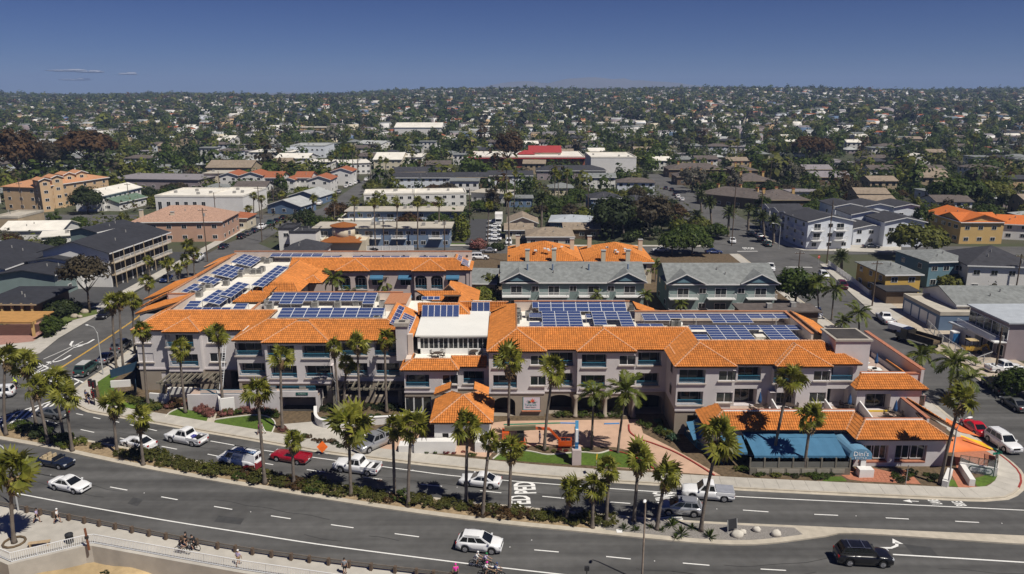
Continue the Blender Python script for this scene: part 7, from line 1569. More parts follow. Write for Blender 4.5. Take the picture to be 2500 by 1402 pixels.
 if solid:
  c_, s_ = math.cos(ang), math.sin(ang); X_ = [a.x + c_ * u - s_ * q for u in (0, w) for q in (0, depth)]; Y_ = [a.y + s_ * u + c_ * q for u in (0, w) for q in (0, depth)]; OCC.append((min(X_) - 1, max(X_) + 1, min(Y_) - (22 if a.y > 400 else 11 if a.y > 260 else 3), max(Y_) + 1))
 return t, w
def gable(t, x, w, d, z, wm, rm, p=.5, y=-1.0):
 """a cross gable on the front of thing t"""
 r = put('roof', roofmesh('gy', w, d, p, .35).mesh('roof', RM[rm]), t, (x - w / 2, y, z)); MB().face([(0, 0, 0), (w, 0, 0), (w / 2, 0, w / 2 * p - .15)]).build('gable_wall', BM[wm], r); MB().bar((-.35, -.38, -.2), (w / 2, -.38, w / 2 * p - .05), .06, .2).bar((w + .35, -.38, -.2), (w / 2, -.38, w / 2 * p - .05), .06, .2).build('fascia', trim_white, r)
t, w = hb('left sage green apartment block with white balconies and two gables behind the hotel', (1226, 686), (1573, 686), 13, 6.2, 'gx', 'grn', 'grey', 2, 15, 2, .42, bal=((.0, .2, (0, 1)), (.26, .47, (0, 1)), (.54, .75, (0, 1)), (.8, 1.0, (0, 1))), chim=(), name='apartment_building', cat='apartments')
gable(t, w * .12, 7.5, 6, 6.3, 'teal', 'grey', .5, -.6); gable(t, w * .88, 7.5, 6, 6.3, 'teal', 'grey', .5, -.6)
for k in (.18, .36, .62, .9): MB().cyl((k * w, 3.6, 1.2), .18, 1.6, 8).build('vent_pipe', MATS['slate_blue_wall'], [c for c in COL.objects if c.parent == t and c.name.startswith('roof')][0])
t, w = hb('right sage green apartment block with white balconies beside the corner street', (1634, 690), (1894, 690), 13, 6.4, 'gx', 'grn', 'grey', 2, 11, 2, .42, bal=((.0, .27, (0, 1)), (.36, .62, (0, 1)), (.73, 1.0, (0, 1))), name='apartment_building', cat='apartments')
gable(t, w * .15, 7.5, 6, 6.5, 'teal', 'grey', .5, -.6); gable(t, w * .85, 7.5, 6, 6.5, 'teal', 'grey', .5, -.6)
for l, A, B, ap in (('left bright orange tiled condominium with white chimneys behind the sage blocks', (1244, 636), (1418, 636), .5), ('right bright orange tiled condominium with white chimneys behind the sage blocks', (1432, 638), (1592, 638), .5)):
 t, w = hb(l, A, B, 17, 5.6, 'hip', 'cream', 'orange', 2, 4, 3, .36, name='condominium', cat='condominium', chim=((.25, -.02, 2.6), (.62, -.04, 2.8), (.12, .75, 3.6), (.92, .6, 3.2)))
 r = [c for c in COL.objects if c.parent == t and c.name.startswith('roof')][0]
 for o in [c for c in COL.objects if c.parent == t and c.name.startswith('roof')]:
  hh = o.data; COL.objects.unlink(o) if False else None
 h_ = min(w, 17) / 2 + .5; rz = -.18 + h_ * .36
 if w >= 17: pl = [[(-.5, -.5, -.18), (w + .5, -.5, -.18), (w + .5 - h_, 8.5, rz), (-.5 + h_, 8.5, rz)], [(-.5, 17.5, -.18), (-.5, -.5, -.18), (-.5 + h_, 8.5, rz)], [(w + .5, -.5, -.18), (w + .5, 17.5, -.18), (w + .5 - h_, 8.5, rz)]]
 else: pl = [[(-.5, -.5, -.18), (w + .5, -.5, -.18), (w / 2, -.5 + h_, rz)], [(-.5, 17.5, -.18), (-.5, -.5, -.18), (w / 2, -.5 + h_, rz), (w / 2, 17.5 - h_, rz)], [(w + .5, -.5, -.18), (w + .5, 17.5, -.18), (w / 2, 17.5 - h_, rz), (w / 2, -.5 + h_, rz)]]
 tile_plane([[(x, y, z + .02) for x, y, z in q] for q in pl], r, tile_m, 'roof_tile', .45, .55, .11, .03, 2, False)
 for k in range(7): MB().box(-.3, .3, -.3, .3, 0, .25).build('skylight', trim_white, r, False, (rb.uniform(.25, .75) * w, rb.uniform(2, 6), rz * rb.uniform(.55, .75)))
wt_ = dict(name='apartment_building', cat='apartments')
hb('front slate blue two storey apartments with white balconies and beige flat roof', (770, 557), (1096, 557), 9, 5.8, 'flat', 'blue', 'beige', 2, 18, 2, ov=.9, bal=((.01, .11, (1,)), (.31, .49, (1,)), (.57, .68, (1,)), (.85, .95, (1,))), **wt_)
hb('rear slate blue two storey apartments behind the front blue block', (848, 516), (1124, 516), 9, 5.8, 'flat', 'blue', 'beige', 2, 13, 2, ov=.9, bal=((.28, .48, (1,)), (.66, .86, (1,))), **wt_)
hb('low white building with red tiled edge between the blue apartments', (822, 541), (905, 541), 14, 3.4, 'para', 'white', 'white', 1, 4, 1)
# round tower house
tw = thing('tower_house', 'cream house with round tower and brown tiled cone roof behind the left wing', 'house', G(838, 612)); tz = terrain(0, 0); MB().box(-6, 7, -2, 9, 0, 3.4).build('wall', BM['cream'], tw); MB().tube([(0, 2, 3.2), (0, 2, 7.0)], 3.3, 20).build('tower_wall', BM['cream'], tw, True); MB().tube([(0, 2, 7.0), (0, 2, 7.15), (0, 2, 8.1)], [3.9, 3.85, .1], 20).build('tower_roof', tile_dark, tw); MB().box(-4.6, 4.6, -1.5, 6.8, 3.4, 3.9).build('terrace_wall', BM['cream'], tw)
put('roof', roofmesh('hip', 11, 5.5, .4, .5).mesh('roof', tile_dark), tw, (-5.5, -3.2, 3.3)); put('window', smallwin(.8, 1.3), tw, (2.2, -.6, 4.8), R(25)); OCC.append((-58, -40, 214, 236))
hb('dark hipped roof house with white walls before the round tower', (690, 612), (785, 612), 10, 3.4, 'hip', 'white', 'dark', 1, 3, 1, .45)
hb('tall white block house with small windows by the dark hipped roof', (679, 560), (716, 560), 8, 6.2, 'para', 'white', 'dark', 2, 1, 1); hb('white block house with terrace door next to the blue apartments', (706, 568), (770, 568), 8, 5.6, 'para', 'white', 'dark', 1, 2, 1, wh=.9)
hb('pink stucco house with rose tiled hip roof on the left street', (318, 541), (540, 539), 18, 6.4, 'hip', 'pink', 'rose', 2, 6, 4, .4, chim=((.42, .2, 2.2), (.02, .4, 2.4)))
hb('small red roofed house behind the pink house', (545, 531), (602, 531), 9, 4, 'hip', 'cream', 'red', 1, 2, 1)
# motel
mt = dict(name='motel', cat='motel')
t, w = hb('long charcoal roofed motel wing with white balconies over carports', (263, 614), (405, 565.5), 16, 8.6, 'gx', 'white', 'char', 3, 0, 0, .3, ov=.9, **mt)
for k in range(6):
 x0, x1 = w * k / 6, w * (k + 1) / 6
 for z in (2.9, 5.75):
  MB().box(x0 + .15, x1 - .15, -.06, -.02, z + .1, z + 2.4).build('balcony_shade_panel', shade_m, t); MB().box(x0, x1, -1.2, 0, z - .12, z).build('balcony', BM['tan'], t); railing(x1 - x0 - .2, 1.0, t, ((x0 + x1) / 2, -1.15, z), 0, trim_white, .25, 'balcony_railing', .06)  # flat dark panel on the solid wall, the balcony recess shade painted in
 MB().box(x0 - .07, x0 + .07, -1.25, -1.1, 0, 8.4).build('post', BM['tan'], t); MB().box(x0 + .3, x1 - .3, -.08, -.02, 0, 2.5).build('carport_shade_panel', shade_m, t)  # carport shade painted as a dark panel, the wall behind is closed
gtan = BM['tan']
for l, A, B, dp, h, wm in (('nearest low charcoal gabled motel roof above the dark green wall', (131, 669), (196, 643), 13, 5.6, 'grn'), ('middle low charcoal gabled motel roof', (192, 638), (249, 617), 12, 6.6, 'white')):
 t, w = hb(l, A, B, dp, h, 'gx', wm, 'char', 2, 3, 0, .16, ov=.7, solid=True, **mt)
hb('broad charcoal roof of the rear motel wing with white vents', (10, 655), (150, 606), 24, 6.4, 'gx', 'white', 'char', 2, 0, 0, .2, ov=.6, **mt); hb('far charcoal roof piece of the motel by the palms', (236, 566), (330, 545), 9, 7.5, 'gx', 'grn', 'char', 2, 0, 0, .2, **mt)
t, w = hb('low motel restaurant with charcoal roof and timber posts at the left edge', (-40, 737), (82, 737), 12, 4.4, 'hip', 'brown', 'char', 1, 5, 2, .14, ov=1.2, name='restaurant', cat='restaurant'); [MB().box(-.2, .2, -.9, -.5, 0, 4.3).build('post', BM['ochre'], t, False, (w * k / 5, 0, 0)) for k in range(6)]
t = thing('canopy', 'orange tan slatted canopy before the motel restaurant at the left edge', 'canopy', G(40, 815)); m = MB(); [MB().box(-8, 5, y, y + .28, 3.0, 3.15).build('slat', M('canopy_slat', (.55, .30, .10), .8, .12, 1), t) for y in np.arange(-2.5, 4.5, .42)]; [MB().box(x - .2, x + .2, -.2, .2, 0, 3.0).build('post', BM['ochre'], t, False, (0, y, 0)) for x in (-6, 4.5) for y in (-1.8, 3.6)]; MB().box(-8, 5, -2.4, -2.2, 2.7, 2.99).build('beam', BM['ochre'], t)
sheet('motel_walk', [G(-60, 900)[:2], G(97, 864)[:2], G(143, 827)[:2], G(240, 770)[:2], G(228, 762)[:2], G(120, 812)[:2], G(80, 835)[:2], G(-60, 850)[:2]], .1, concrete); sheet('motel_plaza', [G(-60, 850)[:2], G(80, 835)[:2], G(150, 808)[:2], G(200, 786)[:2], G(140, 782)[:2], G(-60, 800)[:2]], .09, M('rose_paving', (.36, .20, .16), .9, .1, 1)); sheet('lawn', [G(128, 798)[:2], G(190, 780)[:2], G(238, 768)[:2], G(235, 752)[:2], G(150, 762)[:2]], .12, M('olive_lawn', (.10, .13, .03), .9, .25, 2, detail=8))
for i, (px, py, s) in enumerate(((182, 775, 1.2), (195, 776, .8), (208, 764, 1.4))): tag(MB().ball((0, 0, .25), s * .7, s * .5, s * .45, 8, 5, 0, .15, rb).build('boulder', M('boulder', (.42, .36, .28), .95, .2, 2), None, True, G(px, py, .1)), f'boulder on the motel lawn, {ORD[i]} from the left', 'boulder')
hb('peach three storey apartment house with terracotta roofs at the left', (90, 457), (263, 432), 16, 9.2, 'hip', 'peach', 'peach', 3, 7, 3, .3, **wt_); hb('peach wing with garage at the left end of the apartment house', (22, 454), (88, 457), 18, 9.0, 'hip', 'peach', 'peach', 3, 3, 2, .3, **wt_)
for k, (x, y) in enumerate(((95, 440), (125, 433), (155, 426), (185, 422))): hb(f'small peach dormer house top above the apartment roofs, {ORD[k]} from the left', (x, y), (x + 26, y - 2), 7, 12.2, 'gy', 'peach', 'peach', 4, 1, 1, .4, solid=False)
TBL = [('mauve grey flat roofed building behind the peach apartments', (264, 437), (483, 440), 24, 4.6, 'flat', 'mauve', 'mauve', 1, 9, 2), ('white two storey house with long white gable roof by the peach apartments', (249, 477), (343, 456), 11, 6.2, 'gx', 'white', 'white', 2, 8, 1), ('low green roofed house before the long white gable', (290, 494), (356, 480), 9, 3.4, 'gx', 'white', 'green', 1, 3, 1), ('white flat office with tall dark window bays behind the palms', (378, 480), (592, 481), 24, 6.6, 'para', 'white', 'white', 1, 10, 1), ('taller plain white block at the end of the white office', (592, 481), (650, 460), 14, 7.4, 'para', 'white', 'white', 1, 2, 1),
 ('tan barn like house with gambrel roof behind the white town houses', (504, 408), (612, 408), 18, 6.5, 'gx', 'tan', 'tan', 2, 4, 1), ('flat beige two storey block left of the town houses', (497, 424), (560, 424), 14, 6, 'flat', 'cream', 'beige', 2, 4, 1),
 ('white town house with red gable, first from the left', (536, 428), (580, 428), 14, 6.4, 'gy', 'white', 'red', 2, 2, 2), ('white town house with red gable, second from the left', (586, 428), (640, 428), 14, 6.4, 'gy', 'white', 'red', 2, 3, 2), ('white town house with long red roof, third from the left', (647, 433), (686, 433), 13, 6.4, 'gx', 'white', 'red', 2, 3, 1), ('white town house with red roof, fourth from the left', (690, 438), (718, 438), 12, 6, 'gy', 'white', 'red', 2, 2, 1), ('white town house with brown red roof, fifth from the left', (719, 433), (757, 433), 13, 6.4, 'gx', 'white', 'red', 2, 3, 1), ('white town house with broad gable, last in the row', (752, 438), (806, 438), 14, 6.2, 'gy', 'white', 'red', 2, 2, 2), ('small white house with red roof behind the street palms', (808, 418), (858, 418), 12, 7, 'gy', 'white', 'red', 2, 2, 1),
 ('blue house with light grey gable roof at the street corner', (652, 500), (734, 503), 12, 3.3, 'gy', 'denim', 'lgrey', 1, 3, 2), ('second blue house with light grey roof behind the corner one', (704, 478), (780, 480), 14, 3.3, 'gy', 'denim', 'lgrey', 1, 3, 1), ('white stepped terrace houses with dark openings behind the blue apartments', (888, 476), (1010, 474), 14, 5.6, 'para', 'white', 'white', 2, 6, 1), ('right white stepped terrace house by the utility pole', (1012, 474), (1138, 472), 14, 5.4, 'para', 'white', 'white', 2, 6, 1),
 ('blue and white row house under dark roof, left of the brown one', (955, 433), (1111, 433), 11, 5.6, 'gx', 'pale', 'dark', 2, 9, 1), ('brown row house between the blue white ones', (1112, 432), (1191, 432), 11, 5.6, 'gx', 'brown', 'dark', 2, 5, 1), ('blue and white row house right of the brown one', (1192, 428), (1300, 428), 11, 5.8, 'gx', 'pale', 'dark', 2, 7, 1), ('long dark roofed house row below the school', (1311, 416), (1479, 416), 13, 5, 'hip', 'mauve', 'dark', 2, 7, 1), ('dark roofed house before the school trees', (965, 420), (1080, 418), 12, 5, 'gx', 'brown', 'dark', 1, 5, 1), ('white balcony house with grey roof below the warehouse', (1422, 432), (1503, 432), 9, 5.6, 'gx', 'white', 'grey', 2, 5, 1), ('blue two storey house with dark hip roof and white posts', (1444, 484), (1520, 483), 11, 5.6, 'hip', 'denim', 'dark', 2, 4, 2), ('low dark roofed house right of the blue house', (1520, 492), (1590, 492), 12, 3.6, 'hip', 'denim', 'dark', 1, 3, 1), ('grey blue low house behind the big date palm', (1242, 485), (1300, 485), 9, 3.4, 'flat', 'denim', 'grey', 1, 3, 1), ('white low house with flat roof above the parking lot', (1150, 470), (1230, 474), 12, 3.8, 'flat', 'white', 'beige', 1, 4, 1),
 ('tan gabled house with white eave beside the parking lot', (1240, 543), (1312, 543), 12, 3.4, 'gy', 'cream', 'tan', 1, 3, 1, .38), ('low tan roofed bungalow before the silver roof', (1287, 576), (1400, 576), 11, 3.2, 'hip', 'cream', 'tan', 1, 4, 1), ('low tan roofed bungalow left of the date palm', (1234, 560), (1300, 560), 8, 3.0, 'gx', 'cream', 'tan', 1, 3, 1), ('tan bungalow end by the dark trees', (1378, 558), (1463, 558), 8, 3.2, 'gx', 'brown', 'tan', 1, 3, 1), ('silver roofed house with teal panel wall', (1342, 540), (1443, 542), 13, 3.6, 'hip', 'denim', 'silver', 1, 3, 1, .2),
 ('brown hip roofed condominium with chimneys, far left one', (1634, 413), (1772, 413), 16, 4.4, 'hip', 'brown', 'brown', 1, 6, 1), ('brown hip roofed condominium before the far left one', (1654, 431), (1731, 431), 14, 4.2, 'hip', 'brown', 'brown', 1, 3, 1), ('long brown hip roofed condominium above the date palms', (1702, 470), (1862, 486), 16, 4.6, 'hip', 'brown', 'brown', 1, 7, 1), ('brown hip roofed condominium in the middle of the group', (1800, 441), (1892, 441), 18, 4.4, 'hip', 'brown', 'brown', 1, 4, 1), ('right brown hip roofed condominium above the white terraces', (1853, 487), (1976, 487), 18, 4.4, 'hip', 'brown', 'brown', 1, 5, 1), ('low grey brown roof at the right of the condominium group', (1985, 432), (2077, 432), 14, 4, 'gx', 'brown', 'mauve', 1, 4, 1), ('grey gabled roof at the back of the condominium group', (1965, 413), (2031, 413), 12, 4, 'gx', 'brown', 'mauve', 1, 3, 1), ('small brown roof left of the middle condominium', (1790, 415), (1850, 415), 14, 4.4, 'hip', 'brown', 'brown', 1, 3, 1),
 ('front white house with dark roof and balcony on the crossing', (1974, 540), (2084, 538), 15, 8.4, 'gy', 'pale', 'dark', 3, 3, 3, .22), ('low white garage house beside the front white house', (2085, 557), (2171, 556), 12, 5.2, 'gy', 'pale', 'dark', 2, 3, 1, .2), ('white house with dark roof before the yellow orange roofed house', (2162, 541), (2260, 541), 13, 7.6, 'gy', 'pale', 'dark', 2, 3, 1, .22), ('middle white house of the terrace group', (2080, 523), (2172, 523), 12, 7.8, 'gy', 'pale', 'dark', 2, 3, 1, .2), ('back left white gabled house of the terrace group', (2040, 503), (2108, 503), 13, 8, 'gy', 'pale', 'dark', 2, 2, 1, .2), ('back middle white gabled house of the terrace group', (2110, 504), (2182, 504), 13, 8, 'gy', 'pale', 'dark', 2, 2, 1, .2), ('back right white gabled house of the terrace group', (2184, 505), (2258, 505), 13, 8, 'gy', 'pale', 'dark', 2, 2, 1, .2),
 ('yellow ochre house with orange tiled roof and white windows', (2348, 541), (2446, 541), 12, 6.8, 'gx', 'ochre', 'orange', 2, 3, 2), ('left wing of the yellow ochre house under orange tiles', (2264, 516), (2347, 540), 13, 6.9, 'gx', 'ochre', 'orange', 2, 5, 1), ('white house with orange roofs at the right edge', (2448, 545), (2520, 548), 12, 5, 'gx', 'white', 'orange', 2, 2, 1), ('yellow wooden house with grey hip roof and white windows', (2164, 669), (2249, 668), 13, 5.6, 'hip', 'yel', 'grey', 2, 2, 3, .25), ('teal two storey house with grey roof and deck balcony', (2270, 638), (2384, 635), 13, 6.4, 'hip', 'teal', 'grey', 2, 4, 2, .2), ('white balcony house with black hip roof at the right', (2366, 645), (2540, 650), 15, 6.6, 'hip', 'white', 'dark', 2, 4, 2, .42), ('long grey roofed house behind the modern glass house', (2338, 742), (2540, 742), 13, 4.4, 'gx', 'white', 'grey', 1, 6, 1), ('grey carport roof beside the yellow wooden house', (2166, 712), (2240, 712), 7, 2.8, 'flat', 'brown', 'dark', 1, 0, 0), ('grey low house behind the back wing end', (1152, 689), (1208, 690), 12, 3.2, 'gx', 'cream', 'grey', 1, 2, 1), ('long flat brown roofed shed behind the right deck', (1812, 762), (1998, 762), 5, 3.6, 'flat', 'brown', 'brown', 1, 0, 0), ('small white flat roofed kiosk house on the building site', (2326, 790), (2382, 812), 5, 3.0, 'flat', 'white', 'silver', 1, 2, 1),
 ('tan flat roofed building at the left edge below the peach house', (-20, 532), (44, 532), 14, 5, 'para', 'tan', 'beige', 1, 0, 0), ('white tented roof yard at the left edge', (0, 562), (150, 560), 12, 3, 'gx', 'white', 'white', 1, 0, 0), ('low white roof between the motel and the peach house', (100, 580), (215, 572), 10, 3, 'flat', 'white', 'white', 1, 0, 0), ('small white gabled house behind the motel at the left edge', (-10, 605), (40, 598), 10, 4, 'gy', 'white', 'silver', 1, 1, 1)]
for r_ in TBL:
 l, A, B, dp, h, rf, wm, rm, fl, nc, sc2, *pp = r_
 hb(l, A, B, dp, h, rf, wm, rm, fl, nc, sc2, pp[0] if pp else .32, wh=3.9 if 'bays' in l else 1.25, name='condominium' if 'condominium' in l else 'house', bal=((.08, .34, (1, 2)), (.58, .86, (1, 2))) if 'terrace row' in l or 'balcony on' in l else (), chim=((.2, .4, 3.2), (.5, .55, 3.4), (.8, .4, 3.2)) if wm == 'brown' and rm == 'brown' and rf == 'hip' else ())
for k in range(5): q = [(1858 + 114 * u, 500 + 44 * u) for u in ((k + .04) / 5, (k + .96) / 5)]; t, w = hb(f'white gabled terrace house with balconies, {ORD[k]} from the far end of its row', q[0], q[1], 11, 7.6 + .2 * (k % 2), 'gy', 'white', 'dark', 3, 2, 0, .24, .3, bal=((.15, .85, (1, 2)),))
t, w = hb('flat blue garage block with four white doors and roof terrace', (2207, 722), (2296, 768), 11, 3.3, 'para', 'denim', 'beige', 1, 0, 0, name='garage', cat='garage')
for k in range(4): MB().box(-1.3, 1.3, -.06, .02, .05, 2.5).build('garage_door', trim_white, t, False, (w * (k + .6) / 4.4, 0, 0))
t, w = hb('modern white house with glass upper front and pale flat roof at the right edge', (2371, 747), (2466, 790), 16, 6.6, 'flat', 'mauve', 'silver', 2, 0, 0); [put('window', smallwin(2.2, 2.3), t, (w * (k + .5) / 5, 0, 3.6)) for k in range(5)]; [put('window', smallwin(1.8, 2.0), t, (w * (k + .5) / 4, 0, .5)) for k in range(4)]; MB().box(0, w, -2.2, 0, 3.1, 3.3).build('balcony', trim_white, t); railing(w, 1.0, t, (w / 2, -2.15, 3.3), 0, alu, .3)
# school and warehouse
t, w = hb('red fascia school with white roof decks and crimson gables', (1148, 384), (1428, 384), 42, 6.4, 'para', 'brick', 'white', 2, 14, 2, name='school', cat='school'); rr2 = put('roof', roofmesh('flat', w, 3, .3, .6).mesh('roof', RM['crim']), t, (0, -1.4, 5.6)); put('roof', roofmesh('gx', 20, 14, .5, .5).mesh('roof', RM['crim']), t, (w * .52, 20, 8)); MB().box(0, 20, 0, 14, 0, 8).build('hall', BM['cream'], t, False, (w * .52, 20, 0)); put('roof', roofmesh('hip', 10, 8, .5, .5).mesh('roof', RM['crim']), t, (w * .42, 16, 7.2)); put('roof', roofmesh('gx', 2, 40, .02, .3).mesh('roof', RM['crim']), t, (-1, 0, 6.4))
hb('plain white warehouse right of the red school', (1443, 385), (1554, 385), 34, 9.4, 'para', 'white', 'white', 1, 0, 0, name='warehouse', cat='warehouse'); hb('long white gabled hall far behind the school trees', (963, 311), (1078, 311), 40, 10, 'gx', 'white', 'white', 1, 14, 0, .2, name='hall', cat='hall')
for l, A, B, d, h, wm, rm, rf in (('pale workshop with white gable roof by the far street', (912, 389), (980, 389), 30, 6, 'cream', 'white', 'gx'), ('grey white workshop right of the pale one', (975, 384), (1028, 384), 26, 6, 'white', 'white', 'flat'), ('long white industrial roof left of the far street', (608, 372), (712, 372), 26, 5, 'white', 'white', 'flat'), ('bright white gabled industrial hall', (672, 386), (752, 386), 22, 5, 'white', 'white', 'gx'), ('lilac flat warehouse behind the bright hall', (708, 357), (792, 357), 30, 8, 'pale', 'lgrey', 'para'), ('small lilac warehouse left of the larger one', (640, 367), (704, 367), 20, 6, 'pale', 'lgrey', 'flat'), ('low white roof before the street palms', (748, 396), (808, 396), 16, 4.5, 'white', 'white', 'flat'), ('long grey two storey block at the far left', (192, 318), (320, 318), 22, 7, 'pale', 'mauve', 'flat'), ('grey row house with many dormers at the far left', (28, 348), (146, 348), 20, 8, 'pale', 'lgrey', 'gx'), ('left tan apartment row on the far hill', (106, 284), (142, 284), 24, 9, 'peach', 'peach', 'gx'), ('right tan apartment row on the far hill', (160, 284), (258, 284), 24, 9, 'peach', 'peach', 'gx'), ('white cube building on the far right of the hall', (1456, 301), (1512, 301), 26, 9, 'white', 'white', 'para'), ('white school block with orange roofs far behind', (1148, 311), (1234, 311), 30, 7, 'white', 'white', 'flat'), ('tan flat block on the left middle hill', (712, 312), (802, 312), 26, 8, 'ochre', 'beige', 'flat'), ('grey white sheds left of the far street', (870, 350), (930, 352), 20, 5, 'white', 'lgrey', 'gx'), ('white flat shop by the rusty trees', (830, 400), (905, 398), 22, 6, 'white', 'white', 'flat')):
 hb(l, A, B, d, h, rf, wm, rm, 2, int((B[0] - A[0]) / 12), 0, .2, name='warehouse' if 'ware' in l or 'work' in l or 'ind' in l else 'building')
# fences
def fence(label, pts, h, mat, sp=.16, name='fence', solid=False, rail=True, bar=.05):
 P = [Vector(G(*p)) for p in pts]; t = thing(name, label, 'fence', P[0]); pm_ = MB().box(-.06, .06, -.06, .06, 0, h + .1).mesh('post', mat); n = 0
 for a, b in zip(P, P[1:]):
  L = (b - a).length; d = (b - a) / L; k = max(1, int(L / 2.2)); ang = math.atan2(d.y, d.x)
  key = ('f', round(L / k, 1), h, mat.name, solid)
  if key not in _RAIL:
   s = L / k; m = MB().box(0, s, -.03, .03, h - .1, h).box(0, s, -.03, .03, .12, .2)
   if solid: m.box(0, s, -.02, .02, .2, h - .1)
   else: [m.box(x - bar / 2, x + bar / 2, -.015, .015, .2, h - .1) for x in np.arange(sp / 2, s, sp)]
   _RAIL[key] = m.mesh('panel', mat)
  for i in range(k): put('post', pm_, t, a + d * (L * i / k) - P[0], ang); put('panel', _RAIL[key], t, a + d * (L * i / k) - P[0], ang)
 return t
fence('white picket fence before the slate blue apartments', ((875, 614), (1010, 612)), 1.5, trim_white, .3, bar=.2); fence('white fence along the corner street sidewalk', ((2022, 648), (2080, 690), (2120, 722), (2152, 724)), 1.3, trim_white, .25, bar=.16); fence('long brown timber fence behind the sage green blocks', ((1152, 700), (1225, 702)), 1.8, BM['brown'], solid=True); fence('low white wall at the parking lot entrance', ((1151, 603), (1212, 604)), 1.5, white_wall, solid=True); fence('dark blue fence beside the corner lawn', ((272, 925), (335, 905), (333, 960)), 1.5, M('navy_fence', (.02, .05, .09), .7), solid=True); fence('teal mesh fence along the red kerb ramp to the restaurant', ((1650, 1040), (1700, 1095), (1765, 1135)), 1.1, teal_rail, .2)
fence('chain fence of the building site', ((2262, 800), (2300, 840), (2380, 895), (2420, 880)), 1.6, galv, .5, bar=.02)
sheet('site_ground', [G(2160, 745)[:2], G(2215, 735)[:2], G(2330, 800)[:2], G(2440, 860)[:2], G(2520, 900)[:2], G(2430, 960)[:2], G(2330, 885)[:2], G(2200, 800)[:2]], .1, M('pale_dirt', (.44, .37, .29), .95, .15, 1, detail=8)); sheet('sidewalk', [G(2001, 645)[:2], G(2021, 645)[:2], G(2155, 728)[:2], G(2215, 770)[:2], G(2175, 792)[:2], G(2131, 766)[:2], G(2077, 717)[:2]], .11, concrete)
sheet('sidewalk', [(-86, 135), (-89, 135), (-92, 256), (-89, 256)], .09, concrete); sheet('sidewalk', [G(1870, 588)[:2], G(1960, 612)[:2], G(2200, 618)[:2], G(2200, 600)[:2], G(1985, 598)[:2], G(1850, 560)[:2]], .09, concrete); sheet('sidewalk', [(-62, 224.4), (58, 222.4), (58, 224.6), (-62, 226.8)], .1, concrete); sheet('verge', [(-62, 227), (-12, 226), (-12, 227.5), (-62, 228.5)], .1, lawnm)
# ================================================================== street furniture
wood_p = M('pole_wood', (.12, .085, .06), .95, .2, 1.5, detail=6); dmetal = M('dark_metal', (.03, .03, .032), .5)
for i, (b, t_, arms) in enumerate((((507, 640), (508, 508), 1), ((640, 590), (637, 455), 1), ((57, 520), (44, 445), 1), ((128, 515), (122, 445), 0), ((260, 505), (257, 450), 1), ((317, 505), (314, 447), 1), ((530, 560), (528, 470), 0), ((540, 500), (537, 418), 0), ((670, 520), (667, 462), 1), ((938, 612), (940, 528), 1), ((1086, 612), (1087, 535), 1), ((1147, 545), (1147, 460), 1), ((1435, 528), (1436, 452), 0), ((1786, 600), (1790, 440), 0), ((1855, 560), (1857, 470), 1), ((2018, 645), (2029, 490), 0), ((1947, 682), (1957, 613), 1), ((2129, 748), (2139, 637), 1), ((2478, 720), (2490, 620), 1), ((1878, 470), (1882, 392), 1), ((876, 440), (877, 395), 0), ((2430, 905), (2442, 800), 0))):
 g = G(*b); zt = ZAT(t_[0], t_[1], g[1]); t = thing('utility_pole', f'wooden utility pole, {ORD[i]} of those nearest the hotel streets', 'utility pole', g, 0, 'wooden utility poles'); MB().tube([(0, 0, 0), (0, 0, zt)], [.17, .11], 7).build('pole', wood_p, t)
 if arms: MB().box(-1.2, 1.2, -.06, .06, zt - .7, zt - .55).build('crossarm', wood_p, t); [MB().cyl((x, 0, zt - .55), .05, .18, 6).build('insulator', trim_white, t) for x in (-1.1, -.5, .5, 1.1)]
 if i % 3 == 0: MB().cyl((.3, 0, zt - 2.2), .25, .8, 10).build('transformer', acm, t)
def lamp(label, base, h, reach, ang, col=None, head=.35, z=.13):
 t = thing('street_lamp', label, 'street lamp', G(base[0], base[1], z), R(ang), 'street lamps'); c = col or galv
 MB().tube([(0, 0, 0), (0, 0, h * .86), (reach * .35, 0, h * .97), (reach, 0, h)], [.1, .075, .06, .05], 8).build('pole', c, t); MB().ball((reach + head, 0, h - .02), head * 1.3, .17, .1, 8, 5).build('lamp_head', trim_white, t, True); return t
lamp('curved arm street lamp beside the beach walk palm at the left', (45, 1247), 7.6, 2.8, 150); lamp('grey street lamp over the parking row at the left corner', (252, 915), 8.2, 1.7, 160, None, .3); lamp('street lamp with pale hooked arm in front of the garage', (824, 1008), 5.4, 1.3, 165); lamp('straight lamp post at the restaurant corner', (2314, 1188), 8.4, 1.4, 20); lamp('street lamp over the corner street before the date palms', (1901, 608), 7.5, 1.8, 165); lamp('double headed weathered lamp post rising from the bottom edge', (1567, 1418), 8.6, .3, 250, M('weathered_post', (.30, .24, .19), .8, .3, 2), .25)
def sign(label, base, h, shape_, col, cat='sign', z=.15, rot=0, txt=None):
 t = thing('road_sign', label, cat, G(base[0], base[1], z), R(rot)); MB().cyl((0, 0, 0), .035, h, 6).build('post', galv, t)
 n, r = {'d': (4, .48), 'o': (8, .42)}.get(shape_, (4, .4)); a0 = 0 if shape_ == 'd' else math.pi / n; P = [(r * math.cos(a0 + k * 2 * math.pi / n), -.05, h - .1 + r * math.sin(a0 + k * 2 * math.pi / n)) for k in range(n)]; Q = [(x, -.03, z_) for x, y, z_ in P]; m = MB(); m.face(P); m.face(Q[::-1]); [m.face([P[k], Q[k], Q[(k + 1) % n], P[(k + 1) % n]]) for k in range(n)]; m.build('plate', col, t)
 if txt: put('lettering', text_mesh(txt, .26, lettering_w), t, (0, -.06, h - .1), (R(90), 0, 0))
 return t
